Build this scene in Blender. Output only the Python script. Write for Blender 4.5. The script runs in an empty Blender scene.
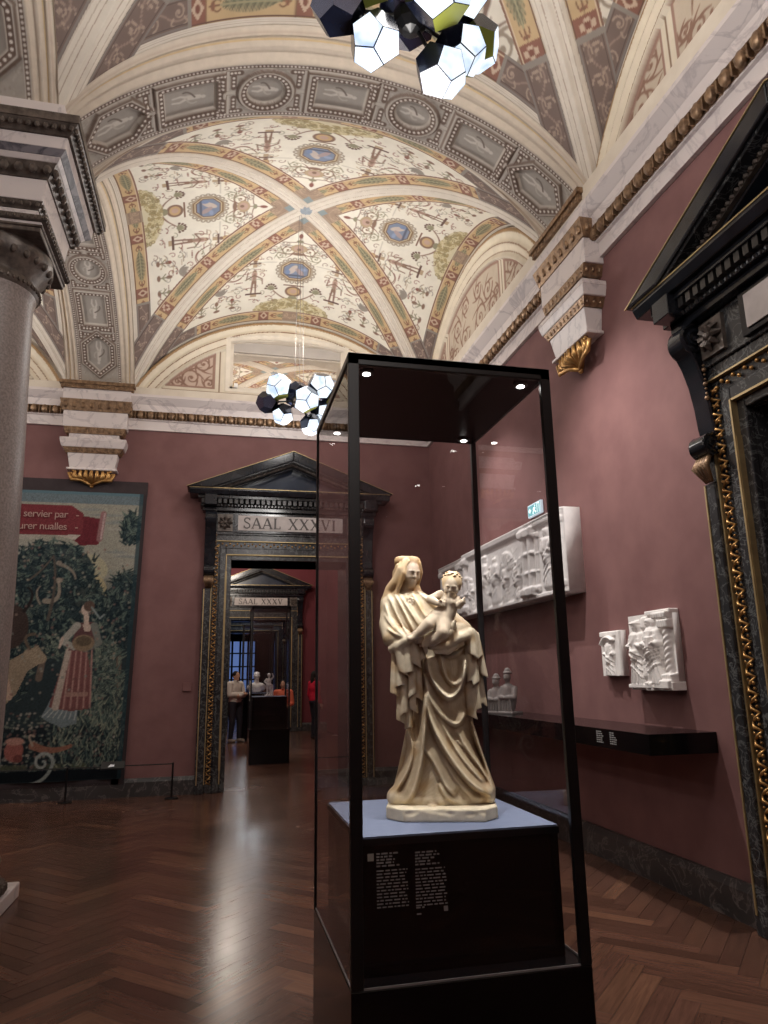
import bpy, bmesh, math, random
import numpy as np
from mathutils import Vector, Matrix
random.seed(7)
RNG = np.random.default_rng(11)
SC = bpy.context.scene
COL = SC.collection
PI = math.pi
f32 = np.float32

# ------------------------------------------------------------------ objects
def link(name, data, parent=None):
    o = bpy.data.objects.new(name, data)
    COL.objects.link(o)
    if parent is not None:
        o.parent = parent
    return o

def tag(o, label=None, cat=None, group=None, kind=None):
    if label: o['label'] = label
    if cat: o['category'] = cat
    if group: o['group'] = group
    if kind: o['kind'] = kind
    return o

def thing(name, label, cat, loc=(0, 0, 0), rotz=0.0, group=None):
    o = link(name, None)
    o.location = loc
    o.rotation_euler = (0, 0, rotz)
    o.empty_display_size = 0.1
    return tag(o, label, cat, group)

def copy_tree(o, parent=None):
    c = o.copy()
    COL.objects.link(c)
    if parent is not None:
        c.parent = parent
    for ch in [k for k in bpy.data.objects if k.parent == o]:
        copy_tree(ch, c)
    return c

def mesh_np(name, V, F, mat, parent=None, smooth=False, colors=None, kind=None):
    """V (n,3) array, F (m,4) or (m,3) int array -> one mesh object"""
    V = np.asarray(V, dtype=np.float32); F = np.asarray(F, dtype=np.int32)
    me = bpy.data.meshes.new(name)
    n, k = F.shape
    me.vertices.add(len(V)); me.vertices.foreach_set('co', V.ravel())
    me.loops.add(n * k); me.loops.foreach_set('vertex_index', F.ravel())
    me.polygons.add(n)
    me.polygons.foreach_set('loop_start', np.arange(0, n * k, k, dtype=np.int32))
    me.polygons.foreach_set('loop_total', np.full(n, k, dtype=np.int32))
    if smooth:
        me.polygons.foreach_set('use_smooth', np.ones(n, dtype=bool))
    me.update(calc_edges=True)
    me.validate()
    if colors is not None:
        set_colors(me, colors)
    if mat is not None:
        me.materials.append(mat)
    o = link(name, me, parent)
    if kind: o['kind'] = kind
    return o

def set_colors(me, rgb):
    rgb = np.asarray(rgb, dtype=np.float32)
    a = me.color_attributes.new('Col', 'FLOAT_COLOR', 'POINT')
    buf = np.ones((len(rgb), 4), dtype=np.float32)
    buf[:, :3] = rgb[:, :3]
    a.data.foreach_set('color', buf.ravel())

class MB:
    """collects simple solids; build() links them as ONE mesh object"""
    def __init__(s):
        s.v = []; s.f = []; s.mi = []; s.cur = 0
    def add(s, vs, fs):
        b = len(s.v)
        s.v.extend([tuple(map(float, p)) for p in vs])
        for q in fs:
            s.f.append([b + i for i in q]); s.mi.append(s.cur)
        return s
    def box(s, x0, x1, y0, y1, z0, z1):
        vs = [(x0, y0, z0), (x1, y0, z0), (x1, y1, z0), (x0, y1, z0), (x0, y0, z1), (x1, y0, z1), (x1, y1, z1), (x0, y1, z1)]
        return s.add(vs, [(0, 3, 2, 1), (4, 5, 6, 7), (0, 1, 5, 4), (1, 2, 6, 5), (2, 3, 7, 6), (3, 0, 4, 7)])
    def frustum(s, r0, r1, z0, z1):
        """r = (x0,x1,y0,y1) at bottom and top"""
        a, b = r0, r1
        vs = [(a[0], a[2], z0), (a[1], a[2], z0), (a[1], a[3], z0), (a[0], a[3], z0), (b[0], b[2], z1), (b[1], b[2], z1), (b[1], b[3], z1), (b[0], b[3], z1)]
        return s.add(vs, [(0, 3, 2, 1), (4, 5, 6, 7), (0, 1, 5, 4), (1, 2, 6, 5), (2, 3, 7, 6), (3, 0, 4, 7)])
    def extrude(s, prof, fn, t0, t1, closed=True, caps=True):
        """prof: 2D points; fn(p, t) -> 3D"""
        n = len(prof)
        vs = [fn(p, t0) for p in prof] + [fn(p, t1) for p in prof]
        fs = [(i, (i + 1) % n, n + (i + 1) % n, n + i) for i in range(n if closed else n - 1)]
        if caps and closed:
            fs += [tuple(range(n))[::-1], tuple(range(n, 2 * n))]
        return s.add(vs, fs)
    def loft(s, rings, close_ring=True, caps=True):
        n = len(rings[0]); b = []
        vs = [p for r in rings for p in r]; fs = []
        for j in range(len(rings) - 1):
            for i in range(n if close_ring else n - 1):
                fs.append((j * n + i, j * n + (i + 1) % n, (j + 1) * n + (i + 1) % n, (j + 1) * n + i))
        if caps and close_ring:
            fs += [tuple(range(n))[::-1], tuple(range((len(rings) - 1) * n, len(rings) * n))]
        return s.add(vs, fs)
    def lathe(s, prof, n=48, c=(0, 0, 0), caps=True):
        rings = [[(c[0] + r * math.cos(2 * PI * i / n), c[1] + r * math.sin(2 * PI * i / n), c[2] + z) for i in range(n)] for r, z in prof]
        return s.loft(rings, True, caps)
    def tube(s, pts, rad, n=8, caps=True):
        pts = [Vector(p) for p in pts]
        if not hasattr(rad, '__len__'): rad = [rad] * len(pts)
        rings = []; up = None
        for i, p in enumerate(pts):
            d = (pts[min(i + 1, len(pts) - 1)] - pts[max(i - 1, 0)]).normalized()
            if up is None:
                up = d.orthogonal().normalized()
            up = (up - d * up.dot(d))
            up = up.normalized() if up.length > 1e-6 else d.orthogonal().normalized()
            w = d.cross(up)
            rings.append([tuple(p + (up * math.cos(2 * PI * k / n) + w * math.sin(2 * PI * k / n)) * rad[i]) for k in range(n)])
        return s.loft(rings, True, caps)
    def ball(s, c, r, nu=10, nv=6, sc=(1, 1, 1)):
        rings = []
        for j in range(nv + 1):
            t = -PI / 2 + PI * j / nv
            rr = max(math.cos(t), 0.02) * r
            rings.append([(c[0] + sc[0] * rr * math.cos(2 * PI * i / nu), c[1] + sc[1] * rr * math.sin(2 * PI * i / nu), c[2] + sc[2] * r * math.sin(t)) for i in range(nu)])
        return s.loft(rings)
    def xform(s, M):
        s.v = [tuple(M @ Vector(p)) for p in s.v]
        return s
    def merge(s, o):
        b = len(s.v); s.v += o.v
        s.f += [[b + i for i in q] for q in o.f]; s.mi += o.mi
        return s
    def build(s, name, mat, parent=None, smooth=False, bevel=0.0, kind=None, auto=None, seg=1):
        me = bpy.data.meshes.new(name)
        me.from_pydata(s.v, [], s.f)
        mats = mat if isinstance(mat, (list, tuple)) else [mat]
        for m in mats: me.materials.append(m)
        if len(mats) > 1:
            me.polygons.foreach_set('material_index', s.mi)
        bm = bmesh.new(); bm.from_mesh(me)
        bmesh.ops.recalc_face_normals(bm, faces=bm.faces)
        bm.to_mesh(me); bm.free()
        if smooth or auto:
            me.polygons.foreach_set('use_smooth', [True] * len(me.polygons))
            if auto:
                me.set_sharp_from_angle(angle=math.radians(auto))
        me.update()
        o = link(name, me, parent)
        if bevel:
            b = o.modifiers.new('bevel', 'BEVEL'); b.width = bevel; b.segments = seg
            b.limit_method = 'ANGLE'; b.angle_limit = math.radians(40)
        if kind: o['kind'] = kind
        return o

# ------------------------------------------------------------------ materials
def srgb(r, g, b):
    f = lambda c: (c / 255.0) / 12.92 if c <= 10.31 else (((c / 255.0) + 0.055) / 1.055) ** 2.4
    return (f(r), f(g), f(b))
def lin(a):
    a = np.asarray(a, dtype=np.float32) / 255.0
    return np.where(a <= 0.04045, a / 12.92, ((a + 0.055) / 1.055) ** 2.4)

class NT:
    def __init__(s, name):
        m = bpy.data.materials.new(name); m.use_nodes = True
        s.m = m; s.t = m.node_tree; s.t.nodes.clear()
        s.out = s.n('ShaderNodeOutputMaterial')
        s.b = s.n('ShaderNodeBsdfPrincipled')
        s.l(s.b.outputs[0], s.out.inputs[0])
    def n(s, t, **kw):
        x = s.t.nodes.new(t)
        for k, v in kw.items(): setattr(x, k, v)
        return x
    def l(s, a, b): s.t.links.new(a, b)
    def noise(s, scale, detail=4, rough=0.55, vec=None, dist=0.0):
        x = s.n('ShaderNodeTexNoise'); x.inputs['Scale'].default_value = scale
        x.inputs['Detail'].default_value = detail; x.inputs['Roughness'].default_value = rough
        x.inputs['Distortion'].default_value = dist
        s.l(vec if vec is not None else s.coord(), x.inputs['Vector'])
        return x.outputs['Fac']
    def coord(s, kind='Object', scale=None):
        if not hasattr(s, 'tc'): s.tc = s.n('ShaderNodeTexCoord')
        if scale is None: return s.tc.outputs[kind]
        mp = s.n('ShaderNodeMapping'); mp.inputs['Scale'].default_value = scale
        s.l(s.tc.outputs[kind], mp.inputs['Vector']); return mp.outputs[0]
    def ramp(s, fac, stops):
        r = s.n('ShaderNodeValToRGB'); e = r.color_ramp.elements
        while len(e) < len(stops): e.new(0.5)
        for i, (p, c) in enumerate(stops):
            e[i].position = p; e[i].color = (c[0], c[1], c[2], 1)
        s.l(fac, r.inputs[0]); return r.outputs[0]
    def mix(s, fac, a, b, mode='MIX'):
        x = s.n('ShaderNodeMix', data_type='RGBA', blend_type=mode)
        for sock, v in ((x.inputs[0], fac), (x.inputs[6], a), (x.inputs[7], b)):
            if isinstance(v, (int, float)): sock.default_value = v
            elif isinstance(v, tuple): sock.default_value = (v[0], v[1], v[2], 1)
            else: s.l(v, sock)
        return x.outputs[2]
    def bump(s, h, strength=0.3, dist=0.01):
        b = s.n('ShaderNodeBump'); b.inputs['Strength'].default_value = strength; b.inputs['Distance'].default_value = dist
        s.l(h, b.inputs['Height']); s.l(b.outputs[0], s.b.inputs['Normal'])
    def set(s, **kw):
        for k, v in kw.items():
            i = s.b.inputs[k]
            if hasattr(v, 'default_value') or hasattr(v, 'is_linked'): s.l(v, i)
            elif isinstance(v, tuple): i.default_value = (v[0], v[1], v[2], 1)
            else: i.default_value = v
        return s

MATS = {}
def M_noise(name, c1, c2, scale, rough=0.5, metal=0.0, detail=5, bump=0.0, lo=0.3, hi=0.7, spec=0.5, coat=0.0, stretch=None, bdist=0.01, dist=0.0):
    t = NT(name)
    v = t.coord('Object', stretch) if stretch else None
    f = t.noise(scale, detail, vec=v, dist=dist)
    t.set(**{'Base Color': t.ramp(f, [(lo, c1), (hi, c2)]), 'Roughness': rough, 'Metallic': metal, 'Specular IOR Level': spec, 'Coat Weight': coat})
    if bump: t.bump(f, bump, bdist)
    MATS[name] = t.m
    return t.m

def M_veined(name, base, base2, vein, scale, rough=0.35, width=0.06):
    t = NT(name)
    n1 = t.noise(scale, 6, 0.6, dist=1.2)
    mt = t.n('ShaderNodeMath', operation='SUBTRACT'); mt.inputs[1].default_value = 0.5; t.l(n1, mt.inputs[0])
    ab = t.n('ShaderNodeMath', operation='ABSOLUTE'); t.l(mt.outputs[0], ab.inputs[0])
    n2 = t.noise(scale * 0.35, 3)
    bc = t.ramp(n2, [(0.3, base), (0.7, base2)])
    vm = t.ramp(ab.outputs[0], [(0.0, (1, 1, 1)), (width, (0, 0, 0))])
    t.set(**{'Base Color': t.mix(vm, bc, vein), 'Roughness': rough})
    MATS[name] = t.m
    return t.m

def M_vcol(name, rough=0.7, spec=0.2, noise=0.0, nscale=20, bump=0.0, metal=0.0):
    t = NT(name)
    a = t.n('ShaderNodeVertexColor'); a.layer_name = 'Col'
    c = a.outputs[0]
    if noise:
        f = t.noise(nscale, 5)
        g = t.ramp(f, [(0.25, (1 - noise,) * 3), (0.75, (1 + noise * 0.3,) * 3)])
        c = t.mix(1.0, c, g, 'MULTIPLY')
        if bump: t.bump(f, bump, 0.004)
    t.set(**{'Base Color': c, 'Roughness': rough, 'Specular IOR Level': spec, 'Metallic': metal})
    MATS[name] = t.m
    return t.m

def M_emit(name, col, strength):
    t = NT(name)
    t.set(**{'Base Color': col, 'Emission Color': col, 'Emission Strength': strength, 'Roughness': 0.4})
    MATS[name] = t.m
    return t.m

def M_glass(name, tint=(0.9, 0.9, 0.9), boost=1.0, rough=0.0, hue=(1, 1, 1)):
    t = NT(name); t.t.nodes.remove(t.b)
    tr = t.n('ShaderNodeBsdfTransparent'); tr.inputs[0].default_value = (*tint, 1)
    gl = t.n('ShaderNodeBsdfGlossy'); gl.inputs['Roughness'].default_value = rough; gl.inputs[0].default_value = (*hue, 1)
    fr = t.n('ShaderNodeFresnel'); ge = t.n('ShaderNodeNewGeometry')
    io = t.n('ShaderNodeMapRange'); io.inputs[3].default_value = 1.5; io.inputs[4].default_value = 1 / 1.5
    t.l(ge.outputs['Backfacing'], io.inputs[0]); t.l(io.outputs[0], fr.inputs[0])
    mu = t.n('ShaderNodeMath', operation='MULTIPLY'); mu.inputs[1].default_value = boost; mu.use_clamp = True
    t.l(fr.outputs[0], mu.inputs[0])
    mx = t.n('ShaderNodeMixShader'); t.l(mu.outputs[0], mx.inputs[0]); t.l(tr.outputs[0], mx.inputs[1]); t.l(gl.outputs[0], mx.inputs[2])
    t.l(mx.outputs[0], t.out.inputs[0])
    MATS[name] = t.m
    return t.m

# ------------------------------------------------------------------ painter (per-vertex colours) and height painter
class Canvas:
    """raster in metres; x in [x0,x1], y in [y0,y1]; rgb in 0..255 sRGB, plus a height layer"""
    def __init__(s, x0, x1, y0, y1, res, bg):
        s.x0, s.y0, s.res = x0, y0, res
        s.w = int(round((x1 - x0) / res)) + 1; s.h = int(round((y1 - y0) / res)) + 1
        s.a = np.empty((s.h, s.w, 3), f32); s.a[:] = bg
        s.H = np.zeros((s.h, s.w), f32)
        s.xs = (x0 + np.arange(s.w) * res).astype(f32); s.ys = (y0 + np.arange(s.h) * res).astype(f32)
    def win(s, xa, xb, ya, yb):
        i0 = max(int((xa - s.x0) / s.res) - 1, 0); i1 = min(int((xb - s.x0) / s.res) + 3, s.w)
        j0 = max(int((ya - s.y0) / s.res) - 1, 0); j1 = min(int((yb - s.y0) / s.res) + 3, s.h)
        if i1 <= i0 or j1 <= j0: return None
        return slice(j0, j1), slice(i0, i1), s.xs[None, i0:i1], s.ys[j0:j1, None]
    def blend(s, sl, m, col, al):
        m = (np.clip(m, 0, 1) * al)[..., None]
        s.a[sl] = s.a[sl] * (1 - m) + np.asarray(col, f32) * m
    def ell(s, cx, cy, rx, ry, col, al=1.0, rot=0.0, ring=None):
        R = max(rx, ry) + (ring or 0)
        w = s.win(cx - R, cx + R, cy - R, cy + R)
        if w is None: return s
        j, i, X, Y = w
        X = X - cx; Y = Y - cy
        c, sn = math.cos(rot), math.sin(rot)
        U = X * c + Y * sn; V = -X * sn + Y * c
        d = (np.sqrt((U / rx) ** 2 + (V / ry) ** 2) - 1) * min(rx, ry)
        if ring: d = np.abs(d) - ring
        s.blend((j, i), 0.5 - d / s.res, col, al); return s
    def poly(s, pts, col, al=1.0):
        P = np.asarray(pts, f32)
        w = s.win(P[:, 0].min(), P[:, 0].max(), P[:, 1].min(), P[:, 1].max())
        if w is None: return s
        j, i, X, Y = w
        ins = np.zeros((Y.shape[0], X.shape[1]), bool)
        n = len(P)
        for k in range(n):
            xa, ya = P[k]; xb, yb = P[(k + 1) % n]
            if ya == yb: continue
            c = (Y > min(ya, yb)) & (Y <= max(ya, yb))
            xi = xa + (Y - ya) * (xb - xa) / (yb - ya)
            ins ^= c & (X < xi)
        s.blend((j, i), ins.astype(f32), col, al); return s
    def rect(s, xa, xb, ya, yb, col, al=1.0):
        return s.poly([(xa, ya), (xb, ya), (xb, yb), (xa, yb)], col, al)
    def _dist(s, pts, pad):
        P = np.asarray(pts, f32)
        w = s.win(P[:, 0].min() - pad, P[:, 0].max() + pad, P[:, 1].min() - pad, P[:, 1].max() + pad)
        if w is None: return None
        return w, P
    def line(s, pts, w0, col, w1=None, al=1.0):
        """tapered stroke"""
        if w1 is None: w1 = w0
        r = s._dist(pts, max(w0, w1) + s.res)
        if r is None: return s
        (j, i, X, Y), P = r
        best = np.full((Y.shape[0], X.shape[1]), 1e3, f32)
        n = len(P) - 1
        for k in range(n):
            a, b = P[k], P[k + 1]; ab = b - a; L2 = float(ab @ ab) + 1e-12
            t = np.clip(((X - a[0]) * ab[0] + (Y - a[1]) * ab[1]) / L2, 0, 1)
            d = np.sqrt((X - a[0] - t * ab[0]) ** 2 + (Y - a[1] - t * ab[1]) ** 2)
            best = np.minimum(best, d - (w0 + (w1 - w0) * (k + t) / n) * 0.5)
        s.blend((j, i), 0.5 - best / s.res, col, al); return s
    # ---- height: capsule with half-round section, merged by max
    def cap(s, a, b, ra, rb, base=0.0, gain=1.0, col=None, cut=False):
        R = max(ra, rb)
        w = s.win(min(a[0], b[0]) - R, max(a[0], b[0]) + R, min(a[1], b[1]) - R, max(a[1], b[1]) + R)
        if w is None: return s
        j, i, X, Y = w
        ab = (b[0] - a[0], b[1] - a[1]); L2 = ab[0] ** 2 + ab[1] ** 2 + 1e-12
        t = np.clip(((X - a[0]) * ab[0] + (Y - a[1]) * ab[1]) / L2, 0, 1)
        d2 = (X - a[0] - t * ab[0]) ** 2 + (Y - a[1] - t * ab[1]) ** 2
        r = ra + (rb - ra) * t
        inside = d2 < r * r
        h = np.sqrt(np.maximum(r * r - d2, 0)) * gain
        if cut:
            s.H[j, i] = np.where(inside, s.H[j, i] - h, s.H[j, i])
        else:
            s.H[j, i] = np.where(inside, np.maximum(s.H[j, i], base + h), s.H[j, i])
        if col is not None: s.blend((j, i), inside.astype(f32), col, 1.0)
        return s
    def path(s, pts, ra, rb=None, **k):
        rb = ra if rb is None else rb
        n = len(pts) - 1
        for q in range(n):
            s.cap(pts[q], pts[q + 1], ra + (rb - ra) * q / n, ra + (rb - ra) * (q + 1) / n, **k)
        return s
    def fold(s, pts, w, h, w1=None, floor=.004, pw=1.4):
        """adds a crisp ridge (or a groove when h < 0) on whatever is already raised"""
        r = s._dist(pts, w + s.res)
        if r is None: return s
        (j, i, X, Y), P = r
        best = np.full((Y.shape[0], X.shape[1]), 1e3, f32); n = len(P) - 1
        for k in range(n):
            a, b = P[k], P[k + 1]; ab = b - a; L2 = float(ab @ ab) + 1e-12
            t = np.clip(((X - a[0]) * ab[0] + (Y - a[1]) * ab[1]) / L2, 0, 1)
            d = np.sqrt((X - a[0] - t * ab[0]) ** 2 + (Y - a[1] - t * ab[1]) ** 2)
            best = np.minimum(best, d)
        m = s.H[j, i] > floor
        s.H[j, i] += np.where(m, h * np.clip(1 - best / w, 0, 1) ** pw, 0)
        return s
    def hrect(s, xa, xb, ya, yb, h, mode='max'):
        w = s.win(xa, xb, ya, yb)
        if w is None: return s
        j, i, X, Y = w
        m = (X >= xa) & (X <= xb) & (Y >= ya) & (Y <= yb)
        if mode == 'max': s.H[j, i] = np.where(m, np.maximum(s.H[j, i], h), s.H[j, i])
        else: s.H[j, i] = np.where(m, h, s.H[j, i])
        return s
    def blur(s, n=1):
        for _ in range(n):
            p = np.pad(s.H, 1, mode='edge')
            s.H = (p[:-2, 1:-1] + p[2:, 1:-1] + p[1:-1, :-2] + p[1:-1, 2:] + 2 * s.H) / 6
        return s
    def sample(s, x, y):
        fx = np.clip((x - s.x0) / s.res, 0, s.w - 1.001); fy = np.clip((y - s.y0) / s.res, 0, s.h - 1.001)
        i = fx.astype(int); j = fy.astype(int); u = (fx - i)[..., None]; v = (fy - j)[..., None]
        A = s.a
        return A[j, i] * (1 - u) * (1 - v) + A[j, i + 1] * u * (1 - v) + A[j + 1, i] * (1 - u) * v + A[j + 1, i + 1] * u * v

def spiral(cx, cy, r0, a0, turns, sgn=1, n=26, shrink=0.12):
    out = []
    for k in range(n + 1):
        t = k / n
        r = r0 * (1 - t * (1 - shrink)); a = a0 + sgn * 2 * PI * turns * t
        out.append((cx + r * math.cos(a), cy + r * math.sin(a)))
    return out
def bez(p0, p1, p2, n=12):
    return [((1 - t) ** 2 * p0[0] + 2 * t * (1 - t) * p1[0] + t * t * p2[0], (1 - t) ** 2 * p0[1] + 2 * t * (1 - t) * p1[1] + t * t * p2[1]) for t in [k / n for k in range(n + 1)]]

def grid_faces(nu, nv):
    """verts indexed j*nu+i"""
    i, j = np.meshgrid(np.arange(nu - 1), np.arange(nv - 1))
    a = (j * nu + i).ravel()
    return np.stack([a, a + 1, a + 1 + nu, a + nu], 1)

# ------------------------------------------------------------------ implicit sculpting
class SDF:
    def __init__(s, lo, hi, h):
        s.lo = np.array(lo, f32); s.h = h
        s.n = [int(math.ceil((hi[k] - lo[k]) / h)) + 1 for k in range(3)]
        s.ax = [(lo[k] + h * np.arange(s.n[k])).astype(f32) for k in range(3)]
        s.D = np.full(s.n, 1.0, f32); s.C = np.zeros(s.n, np.uint8)
    def reg(s, lo, hi):
        sl = []; co = []
        for k in range(3):
            a = max(int((lo[k] - s.lo[k]) / s.h) - 1, 0); b = min(int((hi[k] - s.lo[k]) / s.h) + 3, s.n[k])
            if b <= a: return None
            sl.append(slice(a, b))
            sh = [1, 1, 1]; sh[k] = b - a
            co.append(s.ax[k][a:b].reshape(sh))
        return tuple(sl), co
    def _put(s, sl, d, k, col, op):
        D = s.D[sl]
        if op == 'add':
            if col is not None:
                s.C[sl] = np.where(d < D, np.uint8(col), s.C[sl])
            hh = np.maximum(k - np.abs(d - D), 0) / k if k > 0 else 0
            s.D[sl] = np.minimum(d, D) - (hh * hh * k * 0.25 if k > 0 else 0)
        else:
            d = -d
            hh = np.maximum(k - np.abs(d - D), 0) / k if k > 0 else 0
            s.D[sl] = np.maximum(d, D) + (hh * hh * k * 0.25 if k > 0 else 0)
    def cone(s, a, b, ra, rb=None, k=0.01, col=None, op='add', zcut=None, flat=None):
        rb = ra if rb is None else rb
        a = np.array(a, f32); b = np.array(b, f32); R = max(ra, rb) + k + 3 * s.h
        r = s.reg(np.minimum(a, b) - R, np.maximum(a, b) + R)
        if r is None: return s
        sl, (X, Y, Z) = r
        if flat is not None:       # squash the section along y by a factor
            yy = flat
        else: yy = 1.0
        ab = b - a; L2 = float(ab @ ab) + 1e-12
        t = np.clip(((X - a[0]) * ab[0] + (Y - a[1]) * ab[1] + (Z - a[2]) * ab[2]) / L2, 0, 1)
        dx = X - a[0] - t * ab[0]; dy = (Y - a[1] - t * ab[1]) / yy; dz = Z - a[2] - t * ab[2]
        d = np.sqrt(dx * dx + dy * dy + dz * dz) - (ra + (rb - ra) * t)
        if yy < 1: d = d * (0.5 + 0.5 * yy)
        if zcut is not None:
            d = np.maximum(d, zcut[0] + zcut[2] * (X - zcut[1]) - Z)
        s._put(sl, d.astype(f32), k, col, op); return s
    def chain(s, pts, rad, k=0.01, col=None, op='add', flat=None):
        if not hasattr(rad, '__len__'): rad = [rad] * len(pts)
        # one shape: min over segments, then a single blend
        P = np.array(pts, f32); R = max(rad) + k + 3 * s.h
        r = s.reg(P.min(0) - R, P.max(0) + R)
        if r is None: return s
        sl, (X, Y, Z) = r
        best = None
        yy = flat or 1.0
        for q in range(len(P) - 1):
            a, b = P[q], P[q + 1]; ab = b - a; L2 = float(ab @ ab) + 1e-12
            t = np.clip(((X - a[0]) * ab[0] + (Y - a[1]) * ab[1] + (Z - a[2]) * ab[2]) / L2, 0, 1)
            d = np.sqrt((X - a[0] - t * ab[0]) ** 2 + ((Y - a[1] - t * ab[1]) / yy) ** 2 + (Z - a[2] - t * ab[2]) ** 2) - (rad[q] + (rad[q + 1] - rad[q]) * t)
            best = d if best is None else np.minimum(best, d)
        s._put(sl, best.astype(f32), k, col, op); return s
    def ell(s, c, r, k=0.01, col=None, op='add', rot=None):
        c = np.array(c, f32); R = max(r) + k + 3 * s.h
        g = s.reg(c - R, c + R)
        if g is None: return s
        sl, (X, Y, Z) = g
        X = X - c[0]; Y = Y - c[1]; Z = Z - c[2]
        if rot is not None:      # columns of rot: local axes in world
            m = np.array(rot, f32)
            U = X * m[0][0] + Y * m[1][0] + Z * m[2][0]
            V = X * m[0][1] + Y * m[1][1] + Z * m[2][1]
            W = X * m[0][2] + Y * m[1][2] + Z * m[2][2]
        else: U, V, W = X, Y, Z
        k0 = np.sqrt((U / r[0]) ** 2 + (V / r[1]) ** 2 + (W / r[2]) ** 2) + 1e-9
        k1 = np.sqrt((U / r[0] ** 2) ** 2 + (V / r[1] ** 2) ** 2 + (W / r[2] ** 2) ** 2) + 1e-9
        d = k0 * (k0 - 1) / k1
        s._put(sl, d.astype(f32), k, col, op); return s
    def box(s, c, r, rnd=0.005, k=0.005, col=None, op='add', rot=None):
        c = np.array(c, f32); R = float(np.linalg.norm(r)) + k + 3 * s.h
        g = s.reg(c - R, c + R)
        if g is None: return s
        sl, (X, Y, Z) = g
        X = X - c[0]; Y = Y - c[1]; Z = Z - c[2]
        if rot is not None:
            m = np.array(rot, f32)
            X, Y, Z = X * m[0][0] + Y * m[1][0] + Z * m[2][0], X * m[0][1] + Y * m[1][1] + Z * m[2][1], X * m[0][2] + Y * m[1][2] + Z * m[2][2]
        qx = np.abs(X) - r[0] + rnd; qy = np.abs(Y) - r[1] + rnd; qz = np.abs(Z) - r[2] + rnd
        d = np.sqrt(np.maximum(qx, 0) ** 2 + np.maximum(qy, 0) ** 2 + np.maximum(qz, 0) ** 2) + np.minimum(np.maximum(qx, np.maximum(qy, qz)), 0) - rnd
        s._put(sl, d.astype(f32), k, col, op); return s
    def loft(s, rows, k=0.01, col=None, p=2.0, cy=0.0):
        """rows: (z, cx, a, b[, cy]) elliptical sections"""
        rows = np.array([list(r) + [cy] * (5 - len(r)) for r in rows], f32)
        z = s.ax[2]
        def ip(c):
            # smooth (Catmull-like) interpolation through cubic on fine samples
            zz = np.linspace(rows[0, 0], rows[-1, 0], 400)
            v = np.interp(zz, rows[:, 0], rows[:, c])
            ker = np.ones(15) / 15; v2 = np.convolve(np.pad(v, 7, mode='edge'), ker, 'valid')
            return np.interp(z, zz, v2).astype(f32)[None, None, :]
        cx, A, B, CY = ip(1), ip(2), ip(3), ip(4)
        X = s.ax[0][:, None, None]; Y = s.ax[1][None, :, None]; Z = z[None, None, :]
        q = (np.abs((X - cx) / A) ** p + np.abs((Y - CY) / B) ** p) ** (1.0 / p)
        d = (q - 1) * np.minimum(A, B) * 0.85
        d = np.maximum(d, np.maximum(rows[0, 0] - Z, Z - rows[-1, 0]))
        s._put((slice(None),) * 3, d.astype(f32), k, col, 'add'); return s
    def front(s, x, z):
        """y of the first surface met from -y at (x,z)"""
        i = int(np.clip(round((x - s.lo[0]) / s.h), 0, s.n[0] - 1)); kk = int(np.clip(round((z - s.lo[2]) / s.h), 0, s.n[2] - 1))
        col = s.D[i, :, kk]
        ins = np.nonzero(col < 0)[0]
        return float(s.ax[1][ins[0]]) if len(ins) else None
    def mesh(s):
        D = s.D; S = D < 0
        nx, ny, nz = D.shape
        cnt = np.zeros((nx - 1, ny - 1, nz - 1), np.int8)
        for a in (0, 1):
            for b in (0, 1):
                for c in (0, 1):
                    cnt += S[a:nx - 1 + a, b:ny - 1 + b, c:nz - 1 + c]
        act = (cnt > 0) & (cnt < 8)
        idx = np.full(act.shape, -1, np.int64); I, J, K = np.nonzero(act); idx[act] = np.arange(len(I))
        acc = np.zeros((len(I), 3), f32); num = np.zeros(len(I), f32)
        for axn in range(3):
            for u in (0, 1):
                for v in (0, 1):
                    o0 = [0, 0, 0]; oth = [k for k in range(3) if k != axn]
                    o0[oth[0]] = u; o0[oth[1]] = v
                    o1 = list(o0); o1[axn] = 1
                    d0 = D[I + o0[0], J + o0[1], K + o0[2]]; d1 = D[I + o1[0], J + o1[1], K + o1[2]]
                    cr = (d0 < 0) != (d1 < 0)
                    t = np.where(cr, d0 / np.where(cr, d0 - d1, 1), 0)
                    for k in range(3):
                        acc[:, k] += np.where(cr, o0[k] + (t if k == axn else 0), 0)
                    num += cr
        acc /= num[:, None]
        V = s.lo + s.h * (np.stack([I, J, K], 1) + acc)
        Fs = []
        for axn in range(3):
            sl0 = [slice(1, -1)] * 3; sl1 = [slice(1, -1)] * 3
            sl0[axn] = slice(0, -1); sl1[axn] = slice(1, None)
            a = S[tuple(sl0)]; b = S[tuple(sl1)]
            for flip in (False, True):
                m = (a & ~b) if not flip else (~a & b)
                P = np.array(np.nonzero(m))
                if P.shape[1] == 0: continue
                for k in range(3):
                    if k != axn: P[k] += 1
                u, v = [k for k in range(3) if k != axn]
                q = []
                for du, dv in ((-1, -1), (0, -1), (0, 0), (-1, 0)):
                    Q = P.copy(); Q[u] += du; Q[v] += dv
                    q.append(idx[Q[0], Q[1], Q[2]])
                q = np.stack(q, 1)
                rev = flip if axn != 1 else (not flip)
                Fs.append(q[:, ::-1] if rev else q)
        F = np.concatenate(Fs)
        return V, F, s.C[I, J, K]
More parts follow.
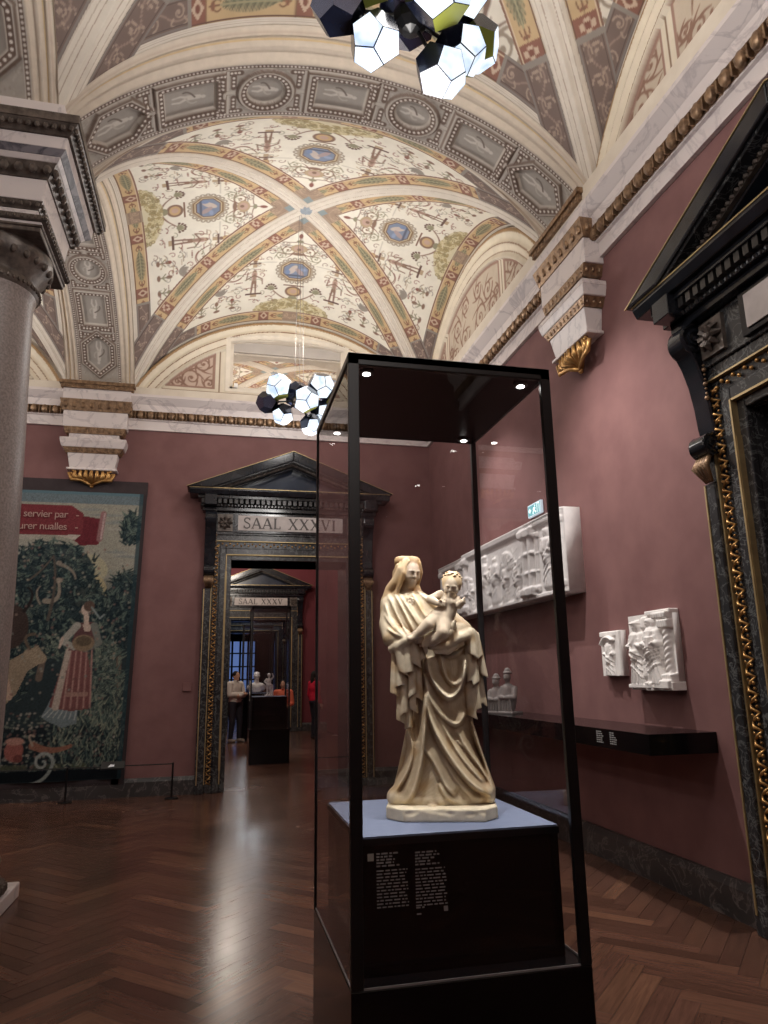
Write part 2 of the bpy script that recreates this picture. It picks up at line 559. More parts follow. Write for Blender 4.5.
    def build(s, name, mat, parent=None, palette=None, smooth=True, shade=None, relax=0):
        V, F, C = s.mesh()
        for _ in range(relax):
            a = np.zeros_like(V, dtype=np.float64); k = np.zeros(len(V))
            for i in range(4):
                for j in (F[:, (i + 1) % 4], F[:, i - 1]):
                    for c in range(3): a[:, c] += np.bincount(F[:, i], V[j, c], len(V))
                    k += np.bincount(F[:, i], minlength=len(V))
            V = (V * .5 + .5 * a / np.maximum(k, 1)[:, None]).astype(f32)
        cols = None
        if palette is not None:
            pal = lin(palette); cols = pal[C]
            if shade is not None: cols = shade(V, cols, C)
        return mesh_np(name, V, F, mat, parent, smooth, cols)
# ------------------------------------------------------------------ materials used everywhere
WALLRED = M_noise('wall_paint_rose', srgb(117, 83, 82), srgb(127, 92, 90), 3.0, 0.75, detail=8, spec=0.2, lo=0.35, hi=0.65)
WALLDEEP = M_noise('wall_paint_crimson', srgb(102, 46, 53), srgb(112, 53, 59), 2.0, 0.7, spec=0.25)
MARBLE = M_veined('white_veined_marble', srgb(222, 212, 208), srgb(206, 196, 194), srgb(188, 178, 178), 1.8, 0.4, 0.035)
GREYMARBLE = M_veined('grey_marble', srgb(150, 146, 150), srgb(124, 120, 126), srgb(84, 82, 90), 2.6, 0.35, 0.07)
BLACKMARBLE = M_veined('black_flecked_marble', srgb(34, 34, 36), srgb(52, 52, 54), srgb(96, 98, 98), 9.0, 0.22, 0.035)
BLACKGLOSS = M_noise('polished_black_marble', srgb(20, 21, 25), srgb(34, 36, 42), 6, 0.16)
BASEMARBLE = M_veined('dark_green_black_marble', srgb(48, 46, 46), srgb(66, 62, 62), srgb(104, 98, 96), 4.0, 0.35, 0.03)
GOLD = M_noise('aged_gilding', srgb(150, 108, 62), srgb(206, 164, 104), 14, 0.38, 0.75, bump=0.3)
GOLDLINE = M_noise('pale_gilt_line', srgb(160, 138, 100), srgb(186, 164, 120), 8, 0.4, 0.6)
BRONZEGOLD = M_noise('dull_gold_brown', srgb(98, 76, 60), srgb(166, 136, 106), 18, 0.42, 0.6, bump=0.4)
BRONZE = M_noise('dark_bronze', srgb(66, 58, 54), srgb(116, 105, 97), 14, 0.42, 0.3, bump=0.5)
GRANITE = M_noise('grey_rose_granite', srgb(128, 118, 115), srgb(158, 147, 143), 60, 0.42, detail=8, spec=.3, lo=0.35, hi=0.65)
CREAMSTUCCO = M_noise('cream_stucco', srgb(208, 196, 180), srgb(222, 212, 196), 4, 0.7)
FRESCO = M_vcol('painted_vault_plaster', 0.75, 0.15, 0.10, 6)
COFFER = M_vcol('painted_relief_plaster', 0.7, 0.2, 0.10, 14)
TAPESTRY = M_vcol('woven_wool', 0.95, 0.03, 0.18, 90, 0.3)
BLACKMETAL = M_noise('satin_black_metal', srgb(14, 14, 16), srgb(20, 20, 22), 10, 0.35)
BLACKPANEL = M_noise('gloss_black_panel', srgb(9, 8, 10), srgb(13, 12, 14), 5, 0.15, spec=.35)
BLUEBOARD = M_noise('grey_blue_board', srgb(112, 124, 152), srgb(120, 132, 160), 20, 0.65)
WHITETEXT = M_noise('white_lettering', srgb(150, 150, 150), srgb(170, 170, 170), 5, 0.6)
GREYTEXT = M_noise('engraved_grey_lettering', srgb(66, 60, 58), srgb(84, 76, 73), 12, 0.5)
PLASTER = M_noise('white_relief_marble', srgb(226, 221, 218), srgb(240, 236, 233), 14, 0.55, bump=0.15)
RELIEFGREY = M_noise('pale_grey_marble', srgb(212, 209, 208), srgb(230, 227, 225), 9, 0.55, bump=0.15)
STONE = M_vcol('painted_limestone', 0.62, 0.25, 0.2, 26, 0.25)
GREYPLASTER = M_noise('dim_reflected_marble', srgb(128, 122, 120), srgb(146, 140, 137), 14, 0.6)
DARKDENTIL = M_noise('black_carved_marble', srgb(26, 25, 26), srgb(52, 49, 48), 16, 0.3)
FIGURE = M_vcol('figure_tones', 0.7, 0.2, 0.06, 30)
GLASS = M_glass('case_glass', (0.88, 0.87, 0.875), 0.9)
GLASSFAR = M_glass('far_case_glass', (0.92, 0.92, 0.92), 1.0)
LAMPWHITE = M_emit('lit_lamp_panel', (0.72, 0.85, 1.0), 1.0)
def lamp_panel():
    t = NT('lit_lamp_panel'); f = t.noise(9, 2)
    c = t.ramp(f, [(.35, (.46, .60, .84)), (.55, (.86, .94, 1.0))])
    t.set(**{'Base Color': (.25, .27, .3), 'Emission Color': c, 'Emission Strength': 1.22, 'Roughness': .4}); return t.m
LAMPWHITE = lamp_panel()
LAMPNAVY = M_noise('navy_lamp_panel', srgb(16, 20, 34), srgb(30, 36, 56), 3, 0.15, 0.3)
LAMPGREY = M_noise('mirror_lamp_panel', srgb(110, 118, 150), srgb(140, 150, 180), 3, 0.12, 0.8)
LAMPYELLOW = M_emit('yellow_green_lamp_lining', srgb(120, 124, 52), 0.2)
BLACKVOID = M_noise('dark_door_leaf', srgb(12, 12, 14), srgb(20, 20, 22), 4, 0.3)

def wood_floor_mat():
    t = NT('oiled_oak_parquet')
    a = t.n('ShaderNodeVertexColor'); a.layer_name = 'Col'
    uv = t.n('ShaderNodeUVMap'); uv.uv_map = 'UVMap'
    mp = t.n('ShaderNodeMapping'); mp.inputs['Scale'].default_value = (2.0, 28.0, 1)
    t.l(uv.outputs[0], mp.inputs['Vector'])
    g = t.noise(2.0, 6, 0.6, vec=mp.outputs[0], dist=0.6)
    gr = t.ramp(g, [(0.25, (0.62,) * 3), (0.7, (1.1,) * 3)])
    c = t.mix(1.0, a.outputs[0], gr, 'MULTIPLY')
    big = t.noise(0.7, 3)
    c = t.mix(1.0, c, t.ramp(big, [(0.3, (0.82,) * 3), (0.7, (1.05,) * 3)]), 'MULTIPLY')
    r = t.ramp(big, [(0.3, (0.20,) * 3), (0.75, (0.29,) * 3)])
    t.set(**{'Base Color': c, 'Roughness': r, 'Specular IOR Level': 0.45})
    t.bump(g, 0.06, 0.002)
    return t.m
FLOORWOOD = wood_floor_mat()

# ------------------------------------------------------------------ camera (fitted to the photo's vanishing points)
CAMP = dict(f=711.5, yaw=0.23121, pitch=0.22737, roll=-0.01603)
CAMH = 1.55
def make_camera():
    y, p, r = CAMP['yaw'], CAMP['pitch'], CAMP['roll']
    F = Vector((math.sin(y) * math.cos(p), math.cos(y) * math.cos(p), math.sin(p)))
    R = Vector((math.cos(y), -math.sin(y), 0)); U = R.cross(F)
    R2 = R * math.cos(r) + U * math.sin(r); U2 = U * math.cos(r) - R * math.sin(r)
    cd = bpy.data.cameras.new('camera'); cd.sensor_fit = 'HORIZONTAL'; cd.sensor_width = 36
    cd.lens = CAMP['f'] / 768.0 * 36.0; cd.clip_start = 0.05; cd.clip_end = 200
    o = link('camera', cd)
    M = Matrix((R2, U2, -F)).transposed().to_4x4(); M.translation = (0, 0, CAMH)
    o.matrix_world = M
    SC.camera = o
make_camera()
SC.view_settings.view_transform = 'Standard'
SC.view_settings.look = 'None'
SC.view_settings.exposure = 0.0

# ------------------------------------------------------------------ key dimensions
WX = 3.35      # right wall
BY = 10.9      # back wall
WT = 0.8       # wall thickness
SPR = 5.95     # vault springing
LX = -7.2      # far left wall
FY = -4.2      # wall behind the viewer
DCX = 1.06     # axis of the doors in the back wall
YN = BY + WT   # next room starts
YB2 = 22.3     # second enfilade wall
D2Y = 2.86     # axis of the right wall's door
# ------------------------------------------------------------------ floor: herringbone parquet, one mesh
def make_floor():
    L, w = 0.66, 0.11; n = 6; g = 0.0012
    V = []; UV = []; Cc = []
    x0, x1, y0, y1 = LX - 0.2, 4.4, FY - 0.2, 36.0
    r2 = math.sqrt(0.5)
    base = [(98, 68, 56), (106, 74, 60), (90, 62, 51), (117, 83, 66), (101, 70, 58), (94, 65, 54)]
    base = lin(base)
    N = int(60 / w)
    def put(a0, b0, la, lb):
        ca, cb = a0 + la / 2, b0 + lb / 2
        X, Y = (ca - cb) * r2, (ca + cb) * r2
        if not (x0 < X < x1 and y0 < Y < y1): return
        c = base[RNG.integers(len(base))] * RNG.uniform(0.86, 1.14)
        ou = RNG.uniform(0, 50)
        for (a, b) in ((a0 + g, b0 + g), (a0 + la - g, b0 + g), (a0 + la - g, b0 + lb - g), (a0 + g, b0 + lb - g)):
            V.append(((a - b) * r2, (a + b) * r2, 0.0)); Cc.append(c)
            UV.append((ou + (a - a0 if la > lb else b - b0), ou + (b - b0 if la > lb else a - a0)))
    for k in range(-N // 2, N):
        for m in range(-22, 23):
            put((k + 2 * n * m) * w, k * w, L, w)
            put(k * w, (k + 1 + 2 * n * m) * w, w, L)
    F = np.arange(len(V)).reshape(-1, 4)
    o = mesh_np('floor', V, F, FLOORWOOD, colors=np.array(Cc), kind='structure')
    uvl = o.data.uv_layers.new(name='UVMap')
    uvl.data.foreach_set('uv', np.array(UV, f32).ravel())
    # dark bed below the boards, same structure
    m = MB(); m.box(x0, x1, y0, y1, -0.06, -0.002)
    m.build('floor_bed', M_noise('floor_joint', srgb(30, 19, 15), srgb(36, 24, 18), 5, 0.6), o)
make_floor()

def wall_holes(name, axis, pos, thick, a0, a1, z0, z1, holes, mat):
    """wall as boxes around rectangular holes [(h0,h1,zlo,zhi)]; axis 'x' = plane x=pos, running along y"""
    m = MB()
    def put(u0, u1, za, zb):
        if u1 - u0 < 1e-4 or zb - za < 1e-4: return
        if axis == 'y': m.box(u0, u1, pos, pos + thick, za, zb)
        else: m.box(pos, pos + thick, u0, u1, za, zb)
    cur = a0
    for h0, h1, zl, zh in sorted(holes):
        put(cur, h0, z0, z1); put(h0, h1, z0, zl); put(h0, h1, zh, z1); cur = h1
    put(cur, a1, z0, z1)
    return m.build(name, mat, kind='structure')

ZW = 5.75
wall_holes('wall_right', 'x', WX, 0.6, FY, BY + WT, 0, ZW, [(D2Y - 0.88, D2Y + 0.88, 0, 3.3)], WALLRED)
wall_holes('wall_back', 'y', BY, WT, LX, WX + 0.6, 0, ZW, [(DCX - 0.88, DCX + 0.88, 0, 3.3)], WALLRED)
wall_holes('wall_left', 'x', LX - 0.3, 0.3, FY, BY + WT, 0, 9.0, [], WALLRED)
wall_holes('wall_front', 'y', FY - 0.3, 0.3, LX - 0.3, WX + 0.6, 0, 9.0, [], WALLRED)
# rooms beyond the back door
wall_holes('wall_right_next_room', 'x', WX, 0.6, YN, YB2, 0, ZW + 3, [], WALLDEEP)
wall_holes('wall_left_next_room', 'x', -3.2, 0.3, YN, YB2, 0, ZW + 3, [], WALLDEEP)
wall_holes('wall_back_next_room', 'y', YB2, 0.6, -3.2, WX + 0.6, 0, ZW + 3, [(DCX + 0.24 - 0.88, DCX + 0.24 + 0.88, 0, 3.3)], WALLDEEP)

# baseboards (dark mottled marble)
def baseboard(name, axis, pos, out, a0, a1, h=0.24):
    m = MB()
    prof = [(0, 0), (out, 0), (out, h - 0.05), (out * 0.6, h), (0, h)]
    if axis == 'x': m.extrude(prof, lambda p, t: (pos - p[0], t, p[1]), a0, a1)
    else: m.extrude(prof, lambda p, t: (t, pos - p[0], p[1]), a0, a1)
    m.build(name, BASEMARBLE, kind='structure')
baseboard('baseboard_right', 'x', WX, 0.05, D2Y + 1.26, BY - 0.05)
baseboard('baseboard_right_near', 'x', WX, 0.05, FY, D2Y - 1.26)
baseboard('baseboard_back_left', 'y', BY, 0.05, LX, DCX - 1.26)
baseboard('baseboard_back_right', 'y', BY, 0.05, DCX + 1.26, WX)
baseboard('baseboard_next_room', 'y', YB2, 0.05, DCX + 1.4, WX)

# ------------------------------------------------------------------ cornice: marble fascia, egg-and-dart, sloping top
def egg_row(m, fn, a0, a1, z, out, pitch=0.15, r=0.072):
    n = max(1, int((a1 - a0) / pitch)); st = (a1 - a0) / n
    for i in range(n):
        t = a0 + (i + 0.5) * st
        e = MB(); e.ball((0, 0, 0), r, 8, 5, (0.72, 0.6, 0.95))
        for k in range(7):      # collar round the egg
            a = PI * (0.0 + k / 6.0)
            e.ball((0.052 * math.cos(a), 0.004, -0.052 * math.sin(a) + 0.01), 0.014, 5, 3)
        e.box(st / 2 - 0.007, st / 2 + 0.007, -0.02, 0.03, -0.06, 0.05)
        m.add([fn(t + p[0], out - p[1], z + p[2]) for p in e.v], e.f)

def cornice(name, fn, a0, a1):
    """fn(t, out, z) -> world"""
    root = MB()
    ext = lambda m, prof: m.extrude(prof, lambda p, t: fn(t, p[0], p[1]), a0, a1)
    ext(root, [(-0.02, 5.28), (0.04, 5.28), (0.04, 5.42), (0.065, 5.43), (0.065, 5.45), (-0.02, 5.45)])
    ext(root, [(-0.02, 5.56), (0.11, 5.56), (0.12, 5.66), (0.13, 5.67), (0.20, 5.76), (0.20, 5.80), (-0.02, 5.80)])
    o = root.build(name, MARBLE, kind='structure')
    g = MB()
    ext(g, [(-0.02, 5.45), (0.075, 5.45), (0.06, 5.48), (0.075, 5.53), (0.11, 5.56), (-0.02, 5.56)])
    egg_row(g, fn, a0, a1, 5.505, 0.095)
    g.build('egg_and_dart_band', BRONZEGOLD, o, auto=40)
    return o
right_fn = lambda t, o, z: (WX - o, t, z)
back_fn = lambda t, o, z: (t, BY - o, z)
cornice('trim_1', right_fn, FY + 0.02, BY - 0.02)
cornice('trim_2', back_fn, LX + 0.02, WX - 0.02)

# ------------------------------------------------------------------ gilded wall brackets that carry the arch bands
def acanthus(m, w, z0, z1, out):
    """tapering leaf ornament: scrolls at the top corners, ribs running to the point"""
    for sgn in (-1, 1):
        sp = spiral(sgn * (w / 2 - 0.06), z1 - 0.08, 0.07, PI / 2, 1.3, sgn)
        m.tube([(p[0], -out * 0.72, p[1]) for p in sp], [0.022 - 0.012 * k / 26 for k in range(27)], 6)
        m.tube([(sgn * (w / 2 - 0.02), -out * 0.7, z1 - 0.05), (sgn * w * 0.42, -out * 0.72, z1 - 0.15), (sgn * w * 0.22, -out * 0.6, z0 + 0.07), (0, -out * 0.42, z0)], [0.03, 0.028, 0.026, 0.02], 6)
    for k in range(-3, 4):
        x = k * w * 0.11
        m.tube([(x, -out * 0.92 + abs(k) * 0.012, z1 - 0.02), (x * 1.15, -out * 0.95 + abs(k) * .02, z1 - 0.1), (x * 0.55, -out * 0.55, z0 + 0.08), (x * 0.1, -out * 0.3, z0 + 0.01)], [0.024, 0.04, 0.03, 0.012], 6)
        m.ball((x, -out * 0.95 + abs(k) * .02, z1 - 0.09), 0.03, 6, 4)
    for k in range(9):
        a = RNG.uniform(-0.32, 0.32) * w; zz = RNG.uniform(z0 + 0.12, z1 - 0.06)
        m.ball((a, -out * 0.75, zz), 0.026, 6, 4)
    m.ball((0, -out * 0.35, z0 - 0.005), 0.035, 6, 4)

def wall_bracket(label, M):
    root = link('wall_bracket', None); root.matrix_world = M @ Matrix.Diagonal((.92, .74, 1, 1))
    tag(root, label, 'bracket', 'gilded marble brackets under the arch bands')
    def blk(m, w, o, z0, z1, w1=None, o1=None):
        w1 = w1 or w; o1 = o1 or o
        m.frustum((-w / 2, w / 2, -o, 0), (-w1 / 2, w1 / 2, -o1, 0), z0, z1)
    m = MB()
    blk(m, 1.04, .27, 5.64, 5.82); blk(m, 0.98, .26, 5.22, 5.47); blk(m, .76, .24, 5.04, 5.12)
    blk(m, 1.0, .33, 4.99, 5.04); blk(m, .94, .30, 4.90, 4.99, 1.0, .33)
    blk(m, .68, .20, 4.60, 4.82, .76, .25); blk(m, .76, .24, 4.57, 4.60)
    m.build('marble_block', MARBLE, root, bevel=0.006)
    g = MB()
    blk(g, 1.1, .32, 5.82, 5.88); blk(g, 1.16, .35, 5.88, 5.93)
    blk(g, 1.02, .27, 5.47, 5.64, 1.10, .33); blk(g, .86, .26, 5.12, 5.22, .94, .27); blk(g, .80, .26, 4.82, 4.90, .9, .29)
    for z, w, o, p, r in ((5.555, 1.06, .30, .13, .05), (5.17, .9, .265, .085, .03), (4.86, .84, .275, .07, .025), (5.85, 1.1, .325, .075, .02)):
        for i in range(int(w / p)):
            x = -w / 2 + (i + .5) * w / int(w / p); g.ball((x, -o, z), r, 6, 4, (.75, .6, 1))
        for i in range(int(o / p)):
            y = -(i + .5) * o / max(1, int(o / p))
            for sx in (-1, 1): g.ball((sx * w / 2, y, z), r, 6, 4, (.6, .75, 1))
    g.build('gilded_moulding', BRONZEGOLD, root, auto=40)
    a = MB(); acanthus(a, 0.72, 4.36, 4.58, 0.26)
    a.build('acanthus_drop', GOLD, root, smooth=True)
    return root
Mb = lambda x, y, rz: Matrix.Translation((x, y, 0)) @ Matrix.Rotation(rz, 4, 'Z')
ARCH_Y, ARCH_X = 5.75, -1.87
wall_bracket('gilded marble bracket on the right wall above the case, under the coffered arch', Mb(WX, ARCH_Y - .06, -PI / 2))
wall_bracket('gilded marble bracket on the back wall above the tapestry', Mb(ARCH_X, BY, 0))

# ------------------------------------------------------------------ vaults
HB, HB1 = 2.325, 2.32     # half lengths of the bays
R_V, D_V = 1.35, 0.5
def arch(u, half, rise):
    """profile of the arches: a circle segment, a little fuller at the foot"""
    u = np.clip(np.abs(u), 0, 1); R = (half * half + rise * rise) / (2 * rise)
    seg = np.sqrt(np.maximum(R * R - (half * u) ** 2, 0)) - (R - rise)
    return .85 * seg + .15 * rise * np.sqrt(np.maximum(1 - u * u, 0))
def ell_arc(half, rise, n=600):
    a = np.linspace(0, PI / 2, n); x = half * np.sin(a); z = arch(np.sin(a), half, rise)
    s = np.concatenate([[0], np.cumsum(np.hypot(np.diff(x), np.diff(z)))])
    return x / half, s        # u -> arc length

def rinceau(c, x, y, r, sg, col, w, a0=0.0, leaf=True):
    """acanthus scroll: spiral with side leaves and a rosette"""
    sp = spiral(x, y, r, a0, 1.5, sg)
    c.line(sp, w, col, w * 0.45)
    for k in (2, 5, 8, 11, 14):
        p = sp[k]; q = sp[k + 1]
        dx, dy = q[0] - p[0], q[1] - p[1]; L = math.hypot(dx, dy) + 1e-6
        nx, ny = dy / L * sg, -dx / L * sg
        if leaf:
            c.line(bez(p, (p[0] + nx * r * .3 + dx, p[1] + ny * r * .3 + dy), (p[0] + nx * r * .42 + dx * 4, p[1] + ny * r * .42 + dy * 4), 6), w * 1.1, col, w * 0.3)
    c.ell(x, y, r * .16, r * .16, col)

CREAM = (232, 225, 208); BRN = (142, 110, 92); DBRN = (112, 84, 74); OLV = (150, 144, 114); TAN = (186, 160, 126); MAR = (146, 92, 80)
ORG = (204, 168, 118); GRN = (134, 130, 104); GRY = (150, 140, 128); BLU = (124, 138, 164); PINK = (196, 160, 142)

def paint_cell_grotesque():
    """white-ground grotesque decoration of one vault cell; p across, q from crown (0) to wall (2.3)"""
    c = Canvas(-3.2, 3.2, -0.1, 2.7, 0.008, CREAM)
    for sg in (-1, 1):
        X = lambda v: sg * v
        # scroll mask above the medallion
        rinceau(c, X(.16), .92, .11, -sg, BRN, .02, a0=PI if sg > 0 else 0)
        rinceau(c, X(.26), 1.05, .08, sg, OLV, .016)
        c.line(bez((0, .72), (X(.12), .78), (X(.3), .74)), .018, BRN, .008); c.ell(X(.31), .74, .03, .022, MAR)
        c.line(bez((X(.05), .84), (X(.2), .8), (X(.34), .9)), .016, GRY, .008)
        # vase with flowers on a shelf
        c.ell(X(.62), 1.02, .085, .06, TAN); 
        for k in range(7):
            a = PI + PI * (k + .5) / 7; c.line([(X(.62), 1.0), (X(.62) + .11 * math.cos(a), 1.0 + .13 * math.sin(a))], .022, OLV, .03); c.ell(X(.62) + .11 * math.cos(a), 1.0 + .13 * math.sin(a), .02, .02, BRN)
        c.ell(X(.62), 1.10, .05, .07, ORG); c.ell(X(.62), 1.18, .03, .03, BRN); c.rect(X(.62) - .09, X(.62) + .09, 1.21, 1.235, DBRN)
        c.rect(X(.62) - .035, X(.62) + .035, 1.235, 1.30, TAN)
        # dotted swag from the medallion
        for k in range(8): c.rect(X(.74 + k * .06) - .008, X(.74 + k * .06) + .008, 1.22, 1.27 - .002 * k, BRN, .8)
        c.line([(X(.3), 1.2), (X(1.2), 1.2)], .006, GRY)
        # standing figure
        fx = X(.62)
        c.ell(fx, 1.40, .032, .04, BRN); c.line([(fx, 1.44), (fx, 1.62)], .085, PINK, .06); c.line([(fx, 1.44), (fx, 1.62)], .04, BRN, .05, al=.6)
        c.line([(fx - .02, 1.60), (fx - .04, 1.84)], .035, BRN, .022); c.line([(fx + .02, 1.60), (fx + .03, 1.84)], .035, BRN, .022)
        c.line([(fx, 1.47), (fx - .12, 1.55), (fx - .10, 1.40)], .024, BRN, .016); c.line([(fx, 1.47), (fx + .12, 1.55), (fx + .13, 1.66)], .024, BRN, .016)
        c.rect(fx - .13, fx + .13, 1.84, 1.87, DBRN); c.rect(fx - .05, fx + .05, 1.87, 1.92, TAN)
        # garlands with shells
        c.line(bez((X(.74), 1.36), (X(.92), 1.72), (X(1.14), 1.34)), .014, BRN); c.line(bez((X(1.14), 1.34), (X(1.36), 1.78), (X(1.6), 1.56)), .014, BRN)
        c.line(bez((X(.82), 1.5), (X(.94), 1.6), (X(1.06), 1.5)), .01, MAR)
        c.ell(X(1.14), 1.28, .06, .045, GRY); c.ell(X(1.14), 1.24, .035, .03, OLV); c.line([(X(1.14), 1.3), (X(1.14), 1.66)], .012, BRN)
        for k in range(5): c.ell(X(1.14) + (k - 2) * .028, 1.73 - abs(k - 2) * .012, .018, .06, GRY)
        c.line(bez((X(1.14) - .1, 1.70), (X(1.14), 1.86), (X(1.14) + .1, 1.70)), .022, GRY)
        for k in range(5):
            a = 2 * PI * k / 5; c.line([(X(1.62), 1.62), (X(1.62) + .085 * math.cos(a), 1.62 + .085 * math.sin(a))], .034, BRN, .01)
        c.line([(X(1.62), 1.5), (X(1.62), 1.6)], .014, BRN)
        for k in range(2): c.rect(X(.86 + .06 * k) - .05, X(.86 + .06 * k) + .05, 1.66 + k * .05, 1.674 + k * .05, GRY, .7)
        # plants along the wall arch
        for k, xx in enumerate((.95, 1.2, 1.45, 1.68, 1.9)):
            yy = 2.08; c.line([(X(xx), yy), (X(xx), yy - .16)], .02, (BRN, OLV, GRY)[k % 3]); c.ell(X(xx), yy, .05, .025, BRN)
            c.ell(X(xx), yy - .15, .03, .045, (MAR, BRN, OLV)[k % 3]); c.line([(X(xx) - .06, yy - .1), (X(xx), yy - .05), (X(xx) + .06, yy - .1)], .016, OLV)
        # branches of the central urn
        c.line(bez((0, 1.98), (X(.18), 1.98), (X(.34), 1.76)), .03, BRN, .014)
        for k in range(7):
            a = -PI * (k + .5) / 7; c.line([(X(.35), 1.78), (X(.35) + .085 * math.cos(a), 1.78 + .11 * math.sin(a))], .03, OLV, .02); c.ell(X(.35) + .085 * math.cos(a), 1.78 + .11 * math.sin(a), .018, .018, DBRN)
        # corner scrolls
        rinceau(c, X(2.05), 1.98, .16, sg, GRY, .03, a0=-PI / 2); rinceau(c, X(2.28), 2.12, .10, -sg, BRN, .022)
        rinceau(c, X(1.86), 2.06, .07, -sg, BRN, .018); c.line(bez((X(1.8), 1.92), (X(2.0), 1.72), (X(2.2), 1.86)), .026, BRN, .012)
        rinceau(c, X(2.5), 2.25, .08, sg, GRY, .02)
    # central spine
    c.line([(0, .55), (0, 1.0)], .014, BRN); c.ell(0, .60, .03, .05, MAR); c.ell(0, .72, .05, .03, OLV); c.ell(0, .88, .12, .09, TAN); c.ell(0, .88, .075, .06, PINK); c.ell(0, .90, .03, .03, BRN); c.ell(0, 1.0, .09, .03, BRN)
    # urn
    c.ell(0, 1.80, .13, .11, BRN); c.ell(0, 1.80, .095, .075, ORG); c.ell(0, 1.80, .05, .045, PINK); c.ell(0, 1.94, .07, .05, OLV); c.rect(-.16, .16, 1.66, 1.69, BRN)
    # gold fringe at the foot
    r2 = np.random.default_rng(3)
    c.ell(0, 2.20, .60, .24, (212, 200, 162), .85)
    for k in range(260):
        a = r2.uniform(0, PI); rr = math.sqrt(r2.uniform(0.1, 1)); x, y = .60 * rr * math.cos(a), 2.22 - .26 * rr * math.sin(a)
        c.ell(x, y, r2.uniform(.012, .03), r2.uniform(.01, .02), ((172, 152, 102), (216, 202, 156), (158, 142, 100))[k % 3], ring=.006)
    # fine filler ornament: dotted strings, tendrils, tiny birds
    r3 = np.random.default_rng(8)
    for k in range(150):
        y = r3.uniform(.75, 2.12); x = r3.uniform(.12, 1.0) * y * 1.02
        if abs(x) < .42 and 1.0 < y < 1.75: continue
        col = (BRN, OLV, GRY, TAN, MAR)[k % 5]
        for sg in (-1, 1):
            if k % 3 == 0: c.line(spiral(sg * x, y, .055, r3.uniform(0, 6), .9, sg, 10), .011, col, .006)
            elif k % 3 == 1:
                for q in range(4): c.ell(sg * (x + q * .026), y, .009, .009, col)
            else: c.line(bez((sg * x, y), (sg * (x + .04), y - .05), (sg * (x + .09), y - .01), 6), .014, col, .006); c.ell(sg * (x + .09), y - .01, .015, .012, col)
    # octagonal medallion
    def octa(rx, ry, col):
        rx, ry = rx * .76, ry * .80
        c.poly([(rx * math.cos(PI / 8 + k * PI / 4) * 1.08, 1.36 + ry * math.sin(PI / 8 + k * PI / 4) * 1.08) for k in range(8)], col)
    for k in range(22):
        a = 2 * PI * k / 22; c.ell(.275 * math.cos(a), 1.36 + .248 * math.sin(a), .036, .036, (160, 146, 128)); c.ell(.275 * math.cos(a), 1.36 + .248 * math.sin(a), .014, .014, CREAM)
    c.ell(0, 1.36, .262, .235, (176, 160, 138))
    octa(.30, .26, (146, 116, 84)); octa(.275, .235, (206, 186, 150)); octa(.255, .215, (124, 100, 88)); octa(.235, .195, BLU)
    c.ell(-.05, 1.34, .05, .11, (196, 180, 170), rot=.5); c.ell(.06, 1.38, .04, .10, (170, 150, 150), rot=-.7); c.ell(-.01, 1.28, .03, .03, (200, 184, 170)); c.ell(.11, 1.32, .05, .03, (140, 156, 190)); c.line([(-.14, 1.46), (.14, 1.46)], .03, (96, 100, 120)); c.ell(-.12, 1.4, .035, .05, (120, 140, 180))
    return c

def paint_cell_rinceau():
    """nearer bay: big brown scrolls and figures on a pale ground"""
    c = Canvas(-3.2, 3.2, -0.1, 2.7, 0.008, (222, 213, 196))
    B2, G2 = (136, 112, 98), (158, 142, 124)
    for sg in (-1, 1):
        X = lambda v: sg * v
        rinceau(c, X(.45), 1.75, .26, sg, B2, .05, a0=-PI / 2); rinceau(c, X(.95), 1.85, .24, -sg, B2, .045, a0=PI / 2)
        rinceau(c, X(1.4), 2.0, .18, sg, G2, .04); rinceau(c, X(1.75), 2.06, .13, -sg, B2, .03); rinceau(c, X(.28), 1.3, .15, -sg, G2, .035)
        rinceau(c, X(.62), 1.36, .14, sg, B2, .03); rinceau(c, X(2.05), 2.16, .09, sg, B2, .024); rinceau(c, X(1.1), 1.5, .10, sg, G2, .024)
        c.line(bez((0, 2.1), (X(.5), 2.15), (X(.7), 1.95)), .045, B2, .025); c.line(bez((X(.7), 1.95), (X(1.1), 2.2), (X(1.25), 1.95)), .04, B2, .02)
        # sea creature: long neck, wing, curled tail
        c.line(bez((X(.72), 1.62), (X(.86), 1.2), (X(1.0), 1.3)), .08, B2, .05); c.ell(X(1.02), 1.3, .07, .05, B2); c.line(bez((X(.72), 1.62), (X(.95), 1.75), (X(1.2), 1.66)), .09, (150, 122, 104), .03)
        c.line(bez((X(.25), .9), (X(.4), .7), (X(.5), .95)), .03, B2, .015)
    for k in range(5): c.ell(0, 1.95 - k * .16, .10 - .012 * k, .07, (B2, MAR, G2)[k % 3])
    for rx, ry, col in ((.33, .30, GRY), (.27, .24, (190, 170, 140)), (.24, .21, (84, 88, 116)), (.2, .17, (104, 112, 146))):
        c.poly([(rx * math.cos(k * PI / 3), .86 + ry * math.sin(k * PI / 3)) for k in range(6)], col)
    return c
CELL_A, CELL_B = paint_cell_grotesque(), paint_cell_rinceau()

